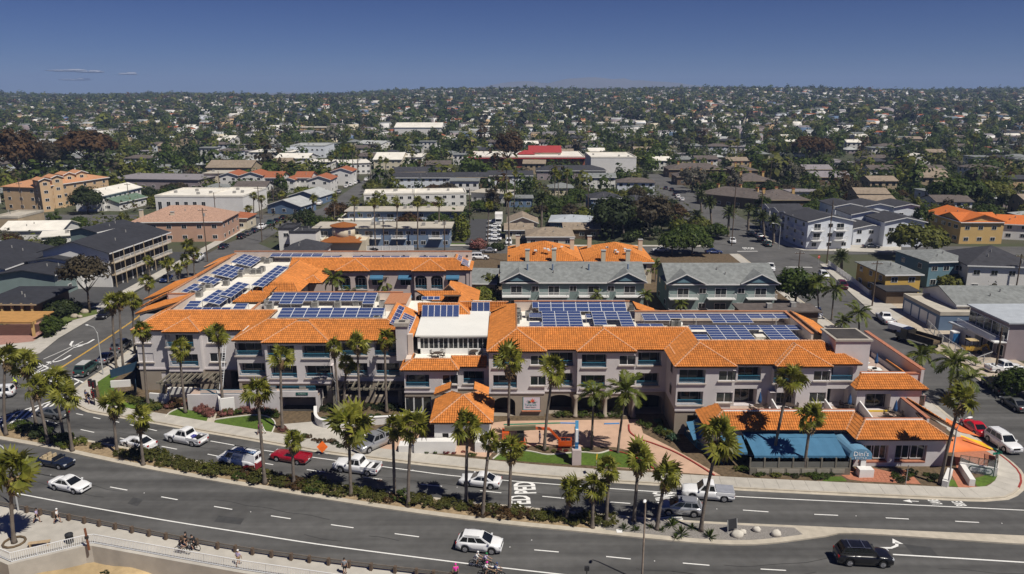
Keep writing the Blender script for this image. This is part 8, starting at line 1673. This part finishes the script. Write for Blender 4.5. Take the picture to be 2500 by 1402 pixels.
yel = M('sign_yellow', (.8, .45, .02), .5, .03); sign('yellow diamond warning sign edge on at the forecourt lawn', (1455, 1164), 2.7, 'd', yel, rot=75); sign('red octagonal stop sign at the corner crossing', (1997, 650), 2.6, 'o', MATS['sign_red'], txt='STOP', rot=25); sign('red octagonal stop sign at the far left street corner', (796, 528), 2.6, 'o', MATS['sign_red'], txt='STOP', rot=-20); sign('small sign on a post before the restaurant terrace', (2211, 1184), 2.5, 's', acm, rot=60)
t = thing('construction_sign', 'orange diamond construction sign on a low stand by the kerb', 'sign', G(789, 1107, .02)); r = .72; P = [(r, -.25, 1.0), (0, -.05, 1.0 + r), (-r, -.25, 1.0), (0, -.42, 1.0 - r)]; m = MB().face(P).face([(x, y + .03, z) for x, y, z in P][::-1]); m.build('plate', M('sign_fluor_orange', (.85, .16, .02), .6), t); MB().bar((-.6, -.3, .03), (.6, .3, .03), .06, .06).bar((-.6, .3, .03), (.6, -.3, .03), .06, .06).bar((0, 0, 0), (0, -.2, .9), .05, .05).build('stand', galv, t)
t = thing('street_name_sign', 'green street name sign on a grey post at the rounded corner', 'sign', G(2424, 1168), R(15)); MB().cyl((0, 0, 0), .05, 3.4, 8).build('post', MATS['sign_green'], t); MB().box(-.6, .6, -.02, .02, 3.1, 3.4).build('plate', M('street_green', (.02, .2, .13), .5), t); MB().box(-.02, .02, -.6, .6, 3.42, 3.7).build('plate', MATS['street_green'], t)
t = thing('monument_sign', 'tall narrow blue and white monument sign on a pink block in the lawn', 'sign', G(1407, 1134)); MB().box(-.55, .55, -.5, .7, 0, 2.1).build('base', MATS['rose_stucco'], t); MB().box(-.16, .16, .0, 1.5, 2.1, 4.6).build('slab', trim_white, t)
MB().hexa([(-.2, -.08, 2.15), (.2, -.08, 2.15), (.2, .02, 2.15), (-.2, .02, 2.15), (-.2, .42, 5.6), (.2, .42, 5.6), (.2, .55, 5.6), (-.2, .55, 5.6)]).build('fin', M('sky_blue_panel', (.10, .34, .58), .5, .05), t); [MB().box(-.21, .21, -.1 + k * .055, -.06 + k * .055, 2.3 + k * .42, 2.55 + k * .42).build('band', paint('band_blue', (.02, .12, .3)), t) for k in range(4)]; MB().box(-.22, -.16, .5, 1.1, 4.0, 4.5).build('emblem', MATS['sign_red'], t)
t = thing('traffic_signal', 'black traffic signal on a post at the left corner sidewalk', 'traffic signal', G(232, 992)); MB().cyl((0, 0, 0), .08, 4.2, 8).build('post', dmetal, t)
for z, x in ((3.6, -.25), (3.4, .3), (1.9, .15)):
 h = MB().box(x - .2, x + .2, -.2, .2, z - .5, z + .6).build('signal_head', dmetal, t); [MB().cyl((x, -.22, z - .35 + k * .32), .11, .03, 8).build('lens', lampr, h) for k in range(3)]
t = thing('easel_sign', 'dark steel framed sign leaning on the gravel of the median', 'sign', G(1790, 1300, .16)); MB().hexa([(-.7, -.1, .3), (.5, .3, .3), (.5, .33, .3), (-.7, -.07, .3), (-.6, .25, 1.3), (.5, .6, 1.3), (.5, .63, 1.3), (-.6, .28, 1.3)]).build('panel', dmetal, t); [MB().bar((x, y, 0), (x, y + .4, 1.3), .05, .05).build('leg', galv, t) for x, y in ((-.6, -.2), (.45, .15))]
for i, (px, py, s) in enumerate(((1800, 1309, 1.1), (1813, 1303, .7), (1847, 1297, .8), (1894, 1307, .95))): tag(MB().ball((0, 0, .2), s * .6, s * .45, s * .42, 9, 6, 0, .14, rb).build('boulder', M('pale_boulder', (.58, .54, .47), .95, .12, 2), None, True, G(px, py, .16)), f'pale boulder on the median gravel, {ORD[i]} from the left', 'boulder')
tag(MB().box(-.3, .3, -.3, .3, 0, .03).build('drain_cover', trim_white, None, False, G(1512, 1297, .157)), 'small square white drain frame in the median sand', 'drain cover')
# guardrail and railings of the beach walk
gr_ = thing('guardrail', 'dark guardrail on short timber posts between road and beach walk', 'guardrail', (gl[0][0], gl[0][1], 0)); o0 = Vector(gr_.location); A = offset(gl, -.45); dist = 0; pmesh = MB().box(-.12, .12, -.16, .16, 0, .78).mesh('post', wood_p)
for i in range(0, len(A) - 1, 2):
 if A[i][0] > 12: break
 a = math.atan2(*(A[i + 1] - A[i])[::-1]); put('post', pmesh, gr_, Vector((*A[i], .1)) - o0, a); j = min(i + 2, len(A) - 1); p, q = [Vector((*A[k] + np.array([0, .18]), 0)) - o0 for k in (i, j)]; MB().bar(p + Vector((0, 0, .66)), q + Vector((0, 0, .66)), .08, .17).bar(p + Vector((0, 0, .38)), q + Vector((0, 0, .38)), .08, .1).build('rail', M('rail_steel', (.16, .14, .12), .6), gr_)
wl = [(p[0], p[1] + .25) for p in wall_l[:-1]]; rw = MB()
for p, q in zip(wall_l, wall_l[1:]): rw.hexa([(p[0], p[1] - .3, -3), (q[0], q[1] - .3, -3), (q[0], q[1] + .12, -3), (p[0], p[1] + .12, -3), (p[0], p[1] - .3, .25), (q[0], q[1] - .3, .25), (q[0], q[1] + .12, .25), (p[0], p[1] + .12, .25)])
tag(rw.build('retaining_wall', concrete), 'concrete retaining wall between the beach walk and the sand', 'wall')
t = thing('walk_railing', 'pale metal railing with close bars along the beach walk edge', 'railing', (wl[0][0], wl[0][1], .13)); o0 = Vector(t.location)
for p, q in zip(wl, wl[1:]):
 p, q = Vector((*p, .13)), Vector((*q, .13)); L = (q - p).length; k = max(1, int(L / 2)); a = math.atan2(q.y - p.y, q.x - p.x)
 for i in range(k): railing(L / k, 1.1, t, p.lerp(q, (i + .5) / k) - o0, a, alu, .17, 'panel', .035)
t = thing('wooden_post', 'leaning rusty brown post at the railing bend', 'post', G(218, 1343, .1)); MB().bar((0, 0, 0), (-.25, .2, 2.3), .16, .16).build('post', M('rust_post', (.20, .08, .04), .9, .2, 3), t); MB().box(-.3, .02, .0, .2, 1.2, 1.5).build('plate', dmetal, t)
t = thing('trash_can', 'black slatted trash can on the beach walk', 'trash can', G(171, 1325, .13)); MB().cyl((0, 0, 0), .32, .85, 12).build('bin', dmetal, t); [MB().box(.31, .36, -.03, .03, .05, .82).build('slat', dmetal, t, False, None, R(30 * k)) for k in range(12)]; MB().tube([(0, 0, .85), (0, 0, 1.0), (0, 0, 1.12)], [.4, .38, .12], 12).build('lid', dmetal, t)
t = thing('bench', 'pale timber bench facing the sand on the beach walk', 'bench', G(97, 1333, .13), R(14)); bw = M('bench_wood', (.45, .33, .2), .85, .15, 3); [MB().box(-1, 1, -.25 + k * .17, -.1 + k * .17, .42, .46).build('slat', bw, t) for k in range(3)]; [MB().box(x - .06, x + .06, -.25, .25, 0, .42).build('leg', bw, t) for x in (-.8, .8)]
tag(MB().tube([(1.0 * math.cos(a * .5236), 1.0 * math.sin(a * .5236), .12) for a in range(13)], .12, 5).build('planter_ring', soil, None, False, G(35, 1326, .12)), 'round planter edge at the foot of the beach walk palm', 'planter')
t = thing('ladder', 'long aluminium ladder leaning on the left front of the hotel', 'ladder', G(532, 1000)); m = MB(); [m.bar((x, 0, 0), (x + .3, 3.4, 8.6), .06, .06) for x in (0, .45)]; m.build('rail', alu, t)['kind'] = 'stuff'; m = MB(); [m.bar((k / 26 * .3, k / 26 * 3.4, k / 26 * 8.6), (.45 + k / 26 * .3, k / 26 * 3.4, k / 26 * 8.6), .04, .04) for k in range(1, 26)]; m.build('rung', alu, t)['kind'] = 'stuff'
# ================================================================== people
SKIN = M('skin', (.42, .25, .17), .6, .05, 4); HAIR = M('dark_hair', (.03, .02, .015), .7); CL = {k: M('cloth_' + k, c, .9, .08, 3) for k, c in (('lilac', (.45, .38, .55)), ('white', (.75, .74, .72)), ('black', (.015, .015, .017)), ('pink', (.75, .05, .38)), ('grey', (.25, .26, .28)), ('lime', (.55, .75, .03)), ('red', (.5, .03, .04)), ('blue', (.06, .09, .2)), ('tan', (.4, .3, .18)), ('green', (.03, .25, .08)))}
def skinned(name, V, E, Rr, mat, parent, sub=1):
 me = bpy.data.meshes.new(name); me.from_pydata(V, E, []); me.materials.append(mat); o = put(name, me, parent); o.modifiers.new('skin', 'SKIN').use_smooth_shade = True
 for i, r in enumerate(Rr): d = me.skin_vertices[0].data[i]; d.radius = (r, r); d.use_root = i == 0
 s = o.modifiers.new('sub', 'SUBSURF'); s.levels = s.render_levels = sub; return o
def person(label, at, face, pose, shirt, legs, cap=None, z=.13, xyz=None, long_=False, sc_=1.0):
 g = xyz or G(at[0], at[1], z); t = thing('person', label, 'person', g, R(face), None, sc_); ride = pose == 'ride'; w = pose == 'walk'; hz_ = .92; ln = .28 if ride else .03
 ch_, nk, hd = (ln * .75, 0, 1.33), (ln, 0, 1.47), (ln * 1.2 + .02, 0, 1.60); V = [(0, 0, hz_), (ln * .4, 0, 1.12), ch_, nk, hd, (hd[0], 0, 1.70)]; E = [(0, 1), (1, 2), (2, 3), (3, 4), (4, 5)]; Q = [.125, .115, .135, .05, .098, .07]
 for s in (1, -1):
  i = len(V); sw = (.22 * s if w else .04);
  el, wr = ((ln + .22, s * .24, 1.12), (ln + .46, s * .2, 1.02)) if ride else ((ch_[0] - sw * .5, s * .27, 1.10), (ch_[0] - sw * .3 + .1 * (w), s * .27, .86))
  V += [(ch_[0], s * .19, 1.38), el, wr, (wr[0] + (.08 if ride else .02), wr[1], wr[2] - (.02 if ride else .08))]; E += [(2, i), (i, i + 1), (i + 1, i + 2), (i + 2, i + 3)]; Q += [.065, .045, .035, .03]
  for f in range(5): a = (f - 2) * .014; V.append((V[i + 3][0] + (.07 - abs(f - 2) * .008 if ride else a), V[i + 3][1] + (a if ride else 0.012 * (f == 0)), V[i + 3][2] - (.02 if ride else .075 - abs(f - 2) * .008))); E.append((i + 3, len(V) - 1)); Q.append(.009)
  j = len(V); kn, an = ((.36, s * .12, .72 - .1 * s), (.16, s * .12, .34 - .1 * s)) if ride else ((.20 * s if w else .03, s * .1, .50), (.30 * s - .12 if w else 0, s * .1, .09 + (.06 if w and s < 0 else 0)))
  V += [(0, s * .1, hz_ - .06), kn, an, (an[0] + .15, an[1], an[2] - .045)]; E += [(0, j), (j, j + 1), (j + 1, j + 2), (j + 2, j + 3)]; Q += [.10, .066, .042, .035]
  if s == 1: L1_ = (i, j)
 skinned('body', V, E, Q, SKIN, t); a, j, b, k = L1_[0], L1_[1], L1_[0] + 13, L1_[1] + 13
 mid = lambda p, q, u: tuple(V[p][n] * (1 - u) + V[q][n] * u for n in range(3))
 skinned('shirt', [V[0], V[1], V[2], V[a], mid(a, a + 1, .75), V[b], mid(b, b + 1, .75), (V[3][0] - .01, 0, V[3][2] - .05)], [(0, 1), (1, 2), (2, 3), (3, 4), (2, 5), (5, 6), (2, 7)], [.15, .14, .158, .082, .062, .082, .062, .07], CL[shirt], t)
 u = .95 if long_ else .8; P_ = [V[0], V[j], mid(j, j + 1, u), V[k], mid(k, k + 1, u)]; E_ = [(0, 1), (1, 2), (0, 3), (3, 4)]; Q_ = [.145, .118, .085, .118, .085]
 if long_: P_ += [mid(j + 1, j + 2, .9), mid(k + 1, k + 2, .9)]; E_ += [(2, 5), (4, 6)]; Q_ += [.058, .058]
 skinned('trousers' if long_ else 'shorts', P_, E_, Q_, CL[legs], t)
 MB().ball((hd[0] - .015, 0, 1.655), .115, .105, .095, 10, 6).build('cap' if cap else 'hair', CL[cap] if cap else HAIR, t, True); m = MB(); [m.ball((hd[0] + .092, y, 1.615), .012, .016, .01, 6, 4) for y in (-.035, .035)]; m.box(hd[0] + .085, hd[0] + .125, -.012, .012, 1.57, 1.6).box(hd[0] + .08, hd[0] + .1, -.025, .025, 1.535, 1.545); m.build('face', HAIR, t); [MB().box(V[n][0] - .1, V[n][0] + .07, V[n][1] - .045, V[n][1] + .045, V[n][2] - .05, V[n][2] + .03).build('shoe', CL['black'], t) for n in (j + 3, k + 3)]
 return t
_BK = []
def bike(label, at, face, z=.008, name='bicycle', col='black'):
 t = thing(name, label, name.replace('_', ' '), G(at[0], at[1], z), R(face)); r = .34
 for x in (-.52, .55): o = put('wheel', MB().tube([(r * math.cos(a * .3927), 0, r * math.sin(a * .3927)) for a in range(17)], .035, 6).mesh('wheel', tyre_m), t, (x, 0, r + .03)); m = MB(); [m.bar((0, 0, 0), (r * math.cos(a * .785), 0, r * math.sin(a * .785)), .008, .008) for a in range(8)]; m.build('spokes', alu, o)
 m = MB(); [m.bar(a, b, .045, .045) for a, b in (((-.52, 0, .37), (-.12, 0, .32)), ((-.12, 0, .32), (.4, 0, .85)), ((-.25, 0, .82), (.4, 0, .85)), ((-.12, 0, .32), (-.28, 0, .95)), ((-.52, 0, .37), (-.25, 0, .8)), ((.55, 0, .37), (.38, 0, 1.0)))]; m.build('frame', CL[col], t); MB().bar((.36, -.3, 1.03), (.36, .3, 1.03), .035, .035).build('handlebar', dmetal, t); MB().box(-.42, -.14, -.08, .08, .93, .99).build('saddle', dmetal, t); return t
for a in (('person walking in a lilac tank top and dark shorts on the beach walk', (92, 1276), 5, 'walk', 'lilac', 'black'), ('person walking in white cap and pale top behind the lilac one', (142, 1277), 5, 'walk', 'white', 'black', 'white'), ('person in lavender shirt and white cap walking beside the railing', (583, 1381), 60, 'walk', 'lilac', 'tan', 'white'), ('person in grey shirt standing by the guardrail at the bottom', (842, 1402), 90, 'stand', 'grey', 'black'),
          ('person in blue shirt, left in the group of three at the corner', (212, 978), 250, 'stand', 'blue', 'tan'), ('person in dark clothes, middle in the group of three at the corner', (219, 985), 255, 'walk', 'black', 'blue'), ('person in red shirt, right in the group of three at the corner', (227, 976), 240, 'stand', 'red', 'black'), ('person in pink top walking on the hotel sidewalk', (634, 1061), 190, 'walk', 'pink', 'blue'), ('person in grey top and white trousers on the hotel sidewalk', (642, 1060), 190, 'walk', 'grey', 'white', None, .13, None, True), ('person in black tank top standing between the parked bicycles', (455, 1336), 0, 'stand', 'black', 'black', 'black'), ('person holding the boom lift basket rail in the forecourt', (1318, 1082), 180, 'stand', 'blue', 'blue', None, .6, None, True)): person(*a)
for l, bl_, at, face, sh, lg, cap, sz in (('cyclist in lime vest crossing the intersection', 'black bicycle under the cyclist in lime vest', (38, 948), 190, 'lime', 'black', 'lime', .008), ('cyclist in lilac shirt and green helmet beside the white suv', 'bicycle of the cyclist in green helmet', (1187, 1388), -7, 'lilac', 'black', 'green', .008), ('child cyclist in white helmet behind the green helmet', 'bicycle of the child in white helmet', (1166, 1384), -7, 'white', 'grey', 'white', .008), ('cyclist in pale top and pink helmet at the bottom edge', 'bicycle of the cyclist in pink helmet', (1188, 1410), -7, 'white', 'black', 'pink', .008), ('cyclist in dark blue at the bottom edge beside the pink helmet', 'bicycle of the cyclist in dark blue', (1212, 1412), -7, 'blue', 'tan', 'blue', .008), ('seated rider in black top on the left bicycle of the walk group', 'left black bicycle of the walk group', (446, 1352), -12, 'black', 'grey', None, .13), ('seated rider in black on the right bicycle of the walk group', 'right black bicycle of the walk group', (472, 1343), 165, 'black', 'black', None, .13)):
 b = bike(bl_, at, face, sz); x, y, z = b.location; f = R(face); person(l, at, face, 'ride', sh, lg, cap, sz, (x - .28 * math.cos(f), y - .28 * math.sin(f), sz + .02), False, .98)
person('person in pink hood cut off by the bottom edge', (1113, 1416), 100, 'stand', 'pink', 'black', 'pink')
t = thing('box_sign', 'black box on a post at the bottom edge', 'meter', G(1432, 1420, .1)); MB().cyl((0, 0, 0), .05, 1.2, 6).build('post', dmetal, t); MB().box(-.22, .22, -.12, .12, 1.2, 1.6).build('box', dmetal, t)
# ================================================================== the town to the horizon
OCC += [(-300, 300, 0, 60), (-92, -58, 90, 226), (-89, -75, 226, 262), (-88, -64, 256, 310), (-80, -64, 310, 430), (62, 86, 200, 228), (66, 82, 228, 430), (-72, 66, 60, 206), (-64, 230, 204, 229), (-235, -86, 254, 286), (-14, 4, 215, 285), (-125, -86, 120, 225), (84, 130, 95, 205)]
rt_ = random.Random(99)
def vis(x, y): return abs(x) < y * .70 + 25
WALLS = [white_wall, BM['cream'], BM['tan'], BM['pale'], white_wall, BM['peach'], BM['mauve'], BM['white'], BM['denim'], white_wall]
ROOFS = [RM['grey'], RM['brown'], RM['lgrey'], RM['white'], RM['tan'], RM['dark'], RM['red'], RM['grey'], RM['mauve'], RM['brown']]
FH = []
for i in range(12):
 w, d, h = rt_.uniform(9, 17), rt_.uniform(8, 12), rt_.choice([3, 3.2, 3.4, 5.6, 6]); kind = rt_.choice(['gx', 'hip', 'gx', 'flat', 'gy', 'hip']); m = MB().box(0, w, 0, d, -1.5, h)
 if kind == 'gx': m.face([(0, 0, h), (0, d / 2, h + d * .15), (0, d, h)]); m.face([(w, 0, h), (w, d, h), (w, d / 2, h + d * .15)])
 if kind == 'gy': m.face([(0, 0, h), (w, 0, h), (w / 2, 0, h + w * .15)])
 for f in range(2 if h > 5 else 1):
  for k in range(int(w / 3)): x = w * (k + .5) / int(w / 3); m.box(x - .7, x + .7, -.05, .02, .9 + f * 2.8, 2.1 + f * 2.8, 1)
  for y in (d * .3, d * .7): m.box(-.05, .02, y - .6, y + .6, .9 + f * 2.8, 2.1 + f * 2.8, 1); m.box(w - .02, w + .05, y - .6, y + .6, .9 + f * 2.8, 2.1 + f * 2.8, 1)
 FH.append((m.mesh('house', [WALLS[i % 10], glass]), roofmesh(kind, w, d, .3, .5).mesh('roof', ROOFS[(i * 7) % 10]), w, d, h, kind))
cand = []
for j in range(232, 2500, 21):
 n = int((j * 1.56 + 50) / 27)
 for i in range(n):
  x = -(j * .78 + 25) + 27 * (i + rt_.uniform(.15, .85)); y = j + rt_.uniform(0, 10); cand.append((x, y))
rr3 = lambda: rt_.choice([0, 0, 0, R(90), R(180), R(4), R(-5)])
nh = 0; far_h = []
for x, y in cand:
 if rt_.random() < (.18 if y < 500 else .38 if y < 900 else .46) or taken(x, y, 9): continue
 k = rt_.randrange(12); wa, ro, w, d, h, kind = FH[k]; a = rr3()
 if nh < 210 and y < 900:
  nh += 1; o = tag(put('house', wa, None, (x, y, terrain(x, y)), a), 'pale flat roofed house among trees of the far neighbourhood' if kind == 'flat' else ('terracotta' if ro in (RM['red'], RM['peach']) else 'dark' if ro in (RM['dark'], RM['brown'], RM['grey']) else 'light') + ' pitched roof house among trees of the far neighbourhood', 'house', ('flat roofed houses' if kind == 'flat' else ('terracotta' if ro in (RM['red'], RM['peach']) else 'dark' if ro in (RM['dark'], RM['brown'], RM['grey']) else 'light') + ' roofed houses') + ' of the far neighbourhood')
  put('roof', ro, o, (0, 0, h)); OCC.append((x - 3, x + w, y - 3, y + d))
 else: far_h.append((x, y, k, a))
# all the houses beyond, one mass
V = []; F = []; MI = []; mats_ = WALLS + ROOFS
for x, y, k, a in far_h:
 w, d, h = FH[k][2:5]; z = terrain(x, y); c, s = math.cos(a), math.sin(a); p = [(x + c * u - s * v, y + s * u + c * v) for u, v in ((0, 0), (w, 0), (w, d), (0, d), (0, d / 2), (w, d / 2))]; i = len(V)
 V += [(*q, z - 1.5) for q in p[:4]] + [(*q, z + h) for q in p[:4]] + [(*q, z + h + d * .16) for q in p[4:]]; wi = rt_.randrange(10); ri = 10 + rt_.randrange(10)
 for f, mi in (((0, 1, 5, 4), wi), ((1, 2, 6, 5), wi), ((2, 3, 7, 6), wi), ((3, 0, 4, 7), wi), ((4, 5, 9, 8), ri), ((6, 7, 8, 9), ri)): F.append(tuple(i + q for q in f)); MI.append(mi)
me = arrays_mesh('distant_houses', V, F, mats_); me.polygons.foreach_set('material_index', MI); struct(put('distant_houses', me), 'stuff')
# trees: the nearest as things, the rest one mass
def sp(y): return 8.5 if y < 430 else 11.5 if y < 800 else 13
tc = []; y = 216.0
while y < 2750:
 s = sp(y); x = -(y * .78 + 30)
 while x < y * .78 + 30:
  q = (x + rt_.uniform(0, s), y + rt_.uniform(0, s))
  if rt_.random() < .80 and not (q[1] < 1000 and taken(q[0], q[1], 1.5)): tc.append(q)
  x += s
 y += s
tc.sort(key=lambda p: p[1]); COLS = ['green', 'green', 'dark', 'olive', 'dark', 'green', 'rust', 'grey', 'lime', 'brown', 'olive', 'green']
forms = ['round', 'round', 'wide', 'tall', 'round', 'airy']; NT = 290; rest = []; cnt = {}
DESC = {'green': 'green', 'dark': 'dark green', 'olive': 'olive green', 'rust': 'rusty brown', 'grey': 'bare grey', 'lime': 'yellow green', 'brown': 'brown'}
for i, (x, y) in enumerate(tc):
 if i < NT:
  f = rt_.choice(forms); c = rt_.choice(COLS); s = rt_.uniform(.7, 1.35); hs = rt_.choice([.45, .55, .65])
  broad(f'{DESC[c]} garden tree between the houses behind the hotel', x, y, f, c, s, hs, f'{DESC[c]} garden trees between the houses')
 else: rest.append((x, y))
def scatter(pts, K, leaf, r):
 P = np.array([(x, y, terrain(x, y)) for x, y in pts]); n = len(P); rad = r.uniform(2.3, 5.3, n) * np.where(r.random(n) < .08, 1.6, 1); hz = rad * r.uniform(.7, 1.25, n)
 d = r.normal(size=(n, K, 3)); d /= np.linalg.norm(d, axis=2)[:, :, None]; q = d * (r.random((n, K, 1)) ** .35) * np.stack([rad, rad, hz], 1)[:, None] * (1 + .25 * np.sin(d[:, :, :1] * 6 + r.uniform(0, 6, (n, 1, 1)))); c = P[:, None] + q; c[:, :, 2] += (hz * 1.05)[:, None] + .5
 nm = d * 1.1 + r.normal(size=d.shape) * .28 + [0, 0, .45]; nm /= np.linalg.norm(nm, axis=2)[:, :, None]; a = np.cross(nm, r.normal(size=nm.shape)); a /= np.linalg.norm(a, axis=2)[:, :, None]; b = np.cross(nm, a); s = leaf * (rad / 3.5)[:, None, None] * r.uniform(.6, 1.3, (n, K, 1)); a *= s; b *= s * .7
 Vt = np.stack([c - a, c - b, c + a, c + b], 2).reshape(-1, 3); ti = np.clip(np.repeat(r.random(n), K) * .75 + r.random(n * K) * .25, 0, 1)
 return Vt, ti, np.repeat(r.choice(len(COLS), n, p=np.array([11, 11, 6, 11, 6, 10, 3, 3, 5, 4, 8, 7]) / 85), K)
ra = np.random.default_rng(5); A_ = scatter([p for p in rest if p[1] < 900], 80, .85, ra); B_ = scatter([p for p in rest if p[1] >= 900], 30, 1.6, ra)
Vt = np.concatenate([A_[0], B_[0]]); n = len(Vt) // 4; me = arrays_mesh('distant_trees', Vt, np.arange(n * 4).reshape(n, 4), [LEAF[c] for c in COLS], np.concatenate([A_[1], B_[1]])); me.polygons.foreach_set('material_index', np.concatenate([A_[2], B_[2]]).astype(np.int32)); struct(put('distant_trees', me), 'stuff')
# shrubs and low growth filling the gardens behind the hotel
V = []; T = [];
gpts = [(rt_.uniform(-1, 1) * (y * .7 + 20), y) for y in [rt_.uniform(206, 480) for _ in range(4200)]]; gpts = [p for p in gpts if not taken(p[0], p[1], .6)]
Vg, tg_, ig = scatter(gpts, 26, .62, ra); Vg = Vg.reshape(-1, 4, 3); base = np.repeat(np.array([(x, y, terrain(x, y)) for x, y in gpts]), 26, 0)[:, None]; Vg = base + (Vg - base) * [.62, .62, .5]; n = len(Vg)
me = arrays_mesh('garden_undergrowth', Vg.reshape(-1, 3), np.arange(n * 4).reshape(n, 4), [LEAF[c] for c in COLS], tg_); me.polygons.foreach_set('material_index', ig.astype(np.int32)); struct(put('garden_undergrowth', me), 'stuff')
# far skyline palms
for i in range(26):
 y = rt_.uniform(420, 1500); x = rt_.uniform(-.62, .62) * y; z = terrain(x, y); h = rt_.uniform(11, 19); tree_at('fan_palm', 'tall palm rising above the roofs of the far town', 'palm tree', (x, y, z), z + h, x + rt_.uniform(-.5, .5), FANC[i % 4], 1.5, .25, 'palms above the far town')
for i, (px, py, w, l) in enumerate(((160, 173, 520, 'largest of the thin pale clouds low at the left'), (215, 176, 380, 'second thin cloud right of the largest low cloud'), (185, 195, 420, 'thin flat cloud under the largest low cloud'), (312, 181, 220, 'small puff of cloud right of the low cloud strip'))):
 z = ZAT(px, py, 22000); tag(put('cloud', MB().ball((0, 0, 0), w, 300, 26, 14, 7, 0, .25, rt_).ball((w * .5, 0, 10), w * .5, 250, 34, 12, 6, 0, .25, rt_).mesh('cloud', M('cloud', (.42, .43, .45), 1, .02, .001), True), None, (GX(px, 22000, z), 22000, z)), l, 'cloud')
# the air over the town
hz = struct(MB().box(-6800, 6800, -120, 10400, -70, 232).build('haze', None), 'stuff')
hm = bpy.data.materials.new('haze'); hm.use_nodes = True; hm.node_tree.nodes.clear(); pv = hm.node_tree.nodes.new('ShaderNodeVolumePrincipled'); pv.inputs['Density'].default_value = 1.4e-4; pv.inputs['Color'].default_value = (.45, .62, 1, 1); ho = hm.node_tree.nodes.new('ShaderNodeOutputMaterial'); hm.node_tree.links.new(pv.outputs[0], ho.inputs['Volume']); hz.data.materials.clear(); hz.data.materials.append(hm)
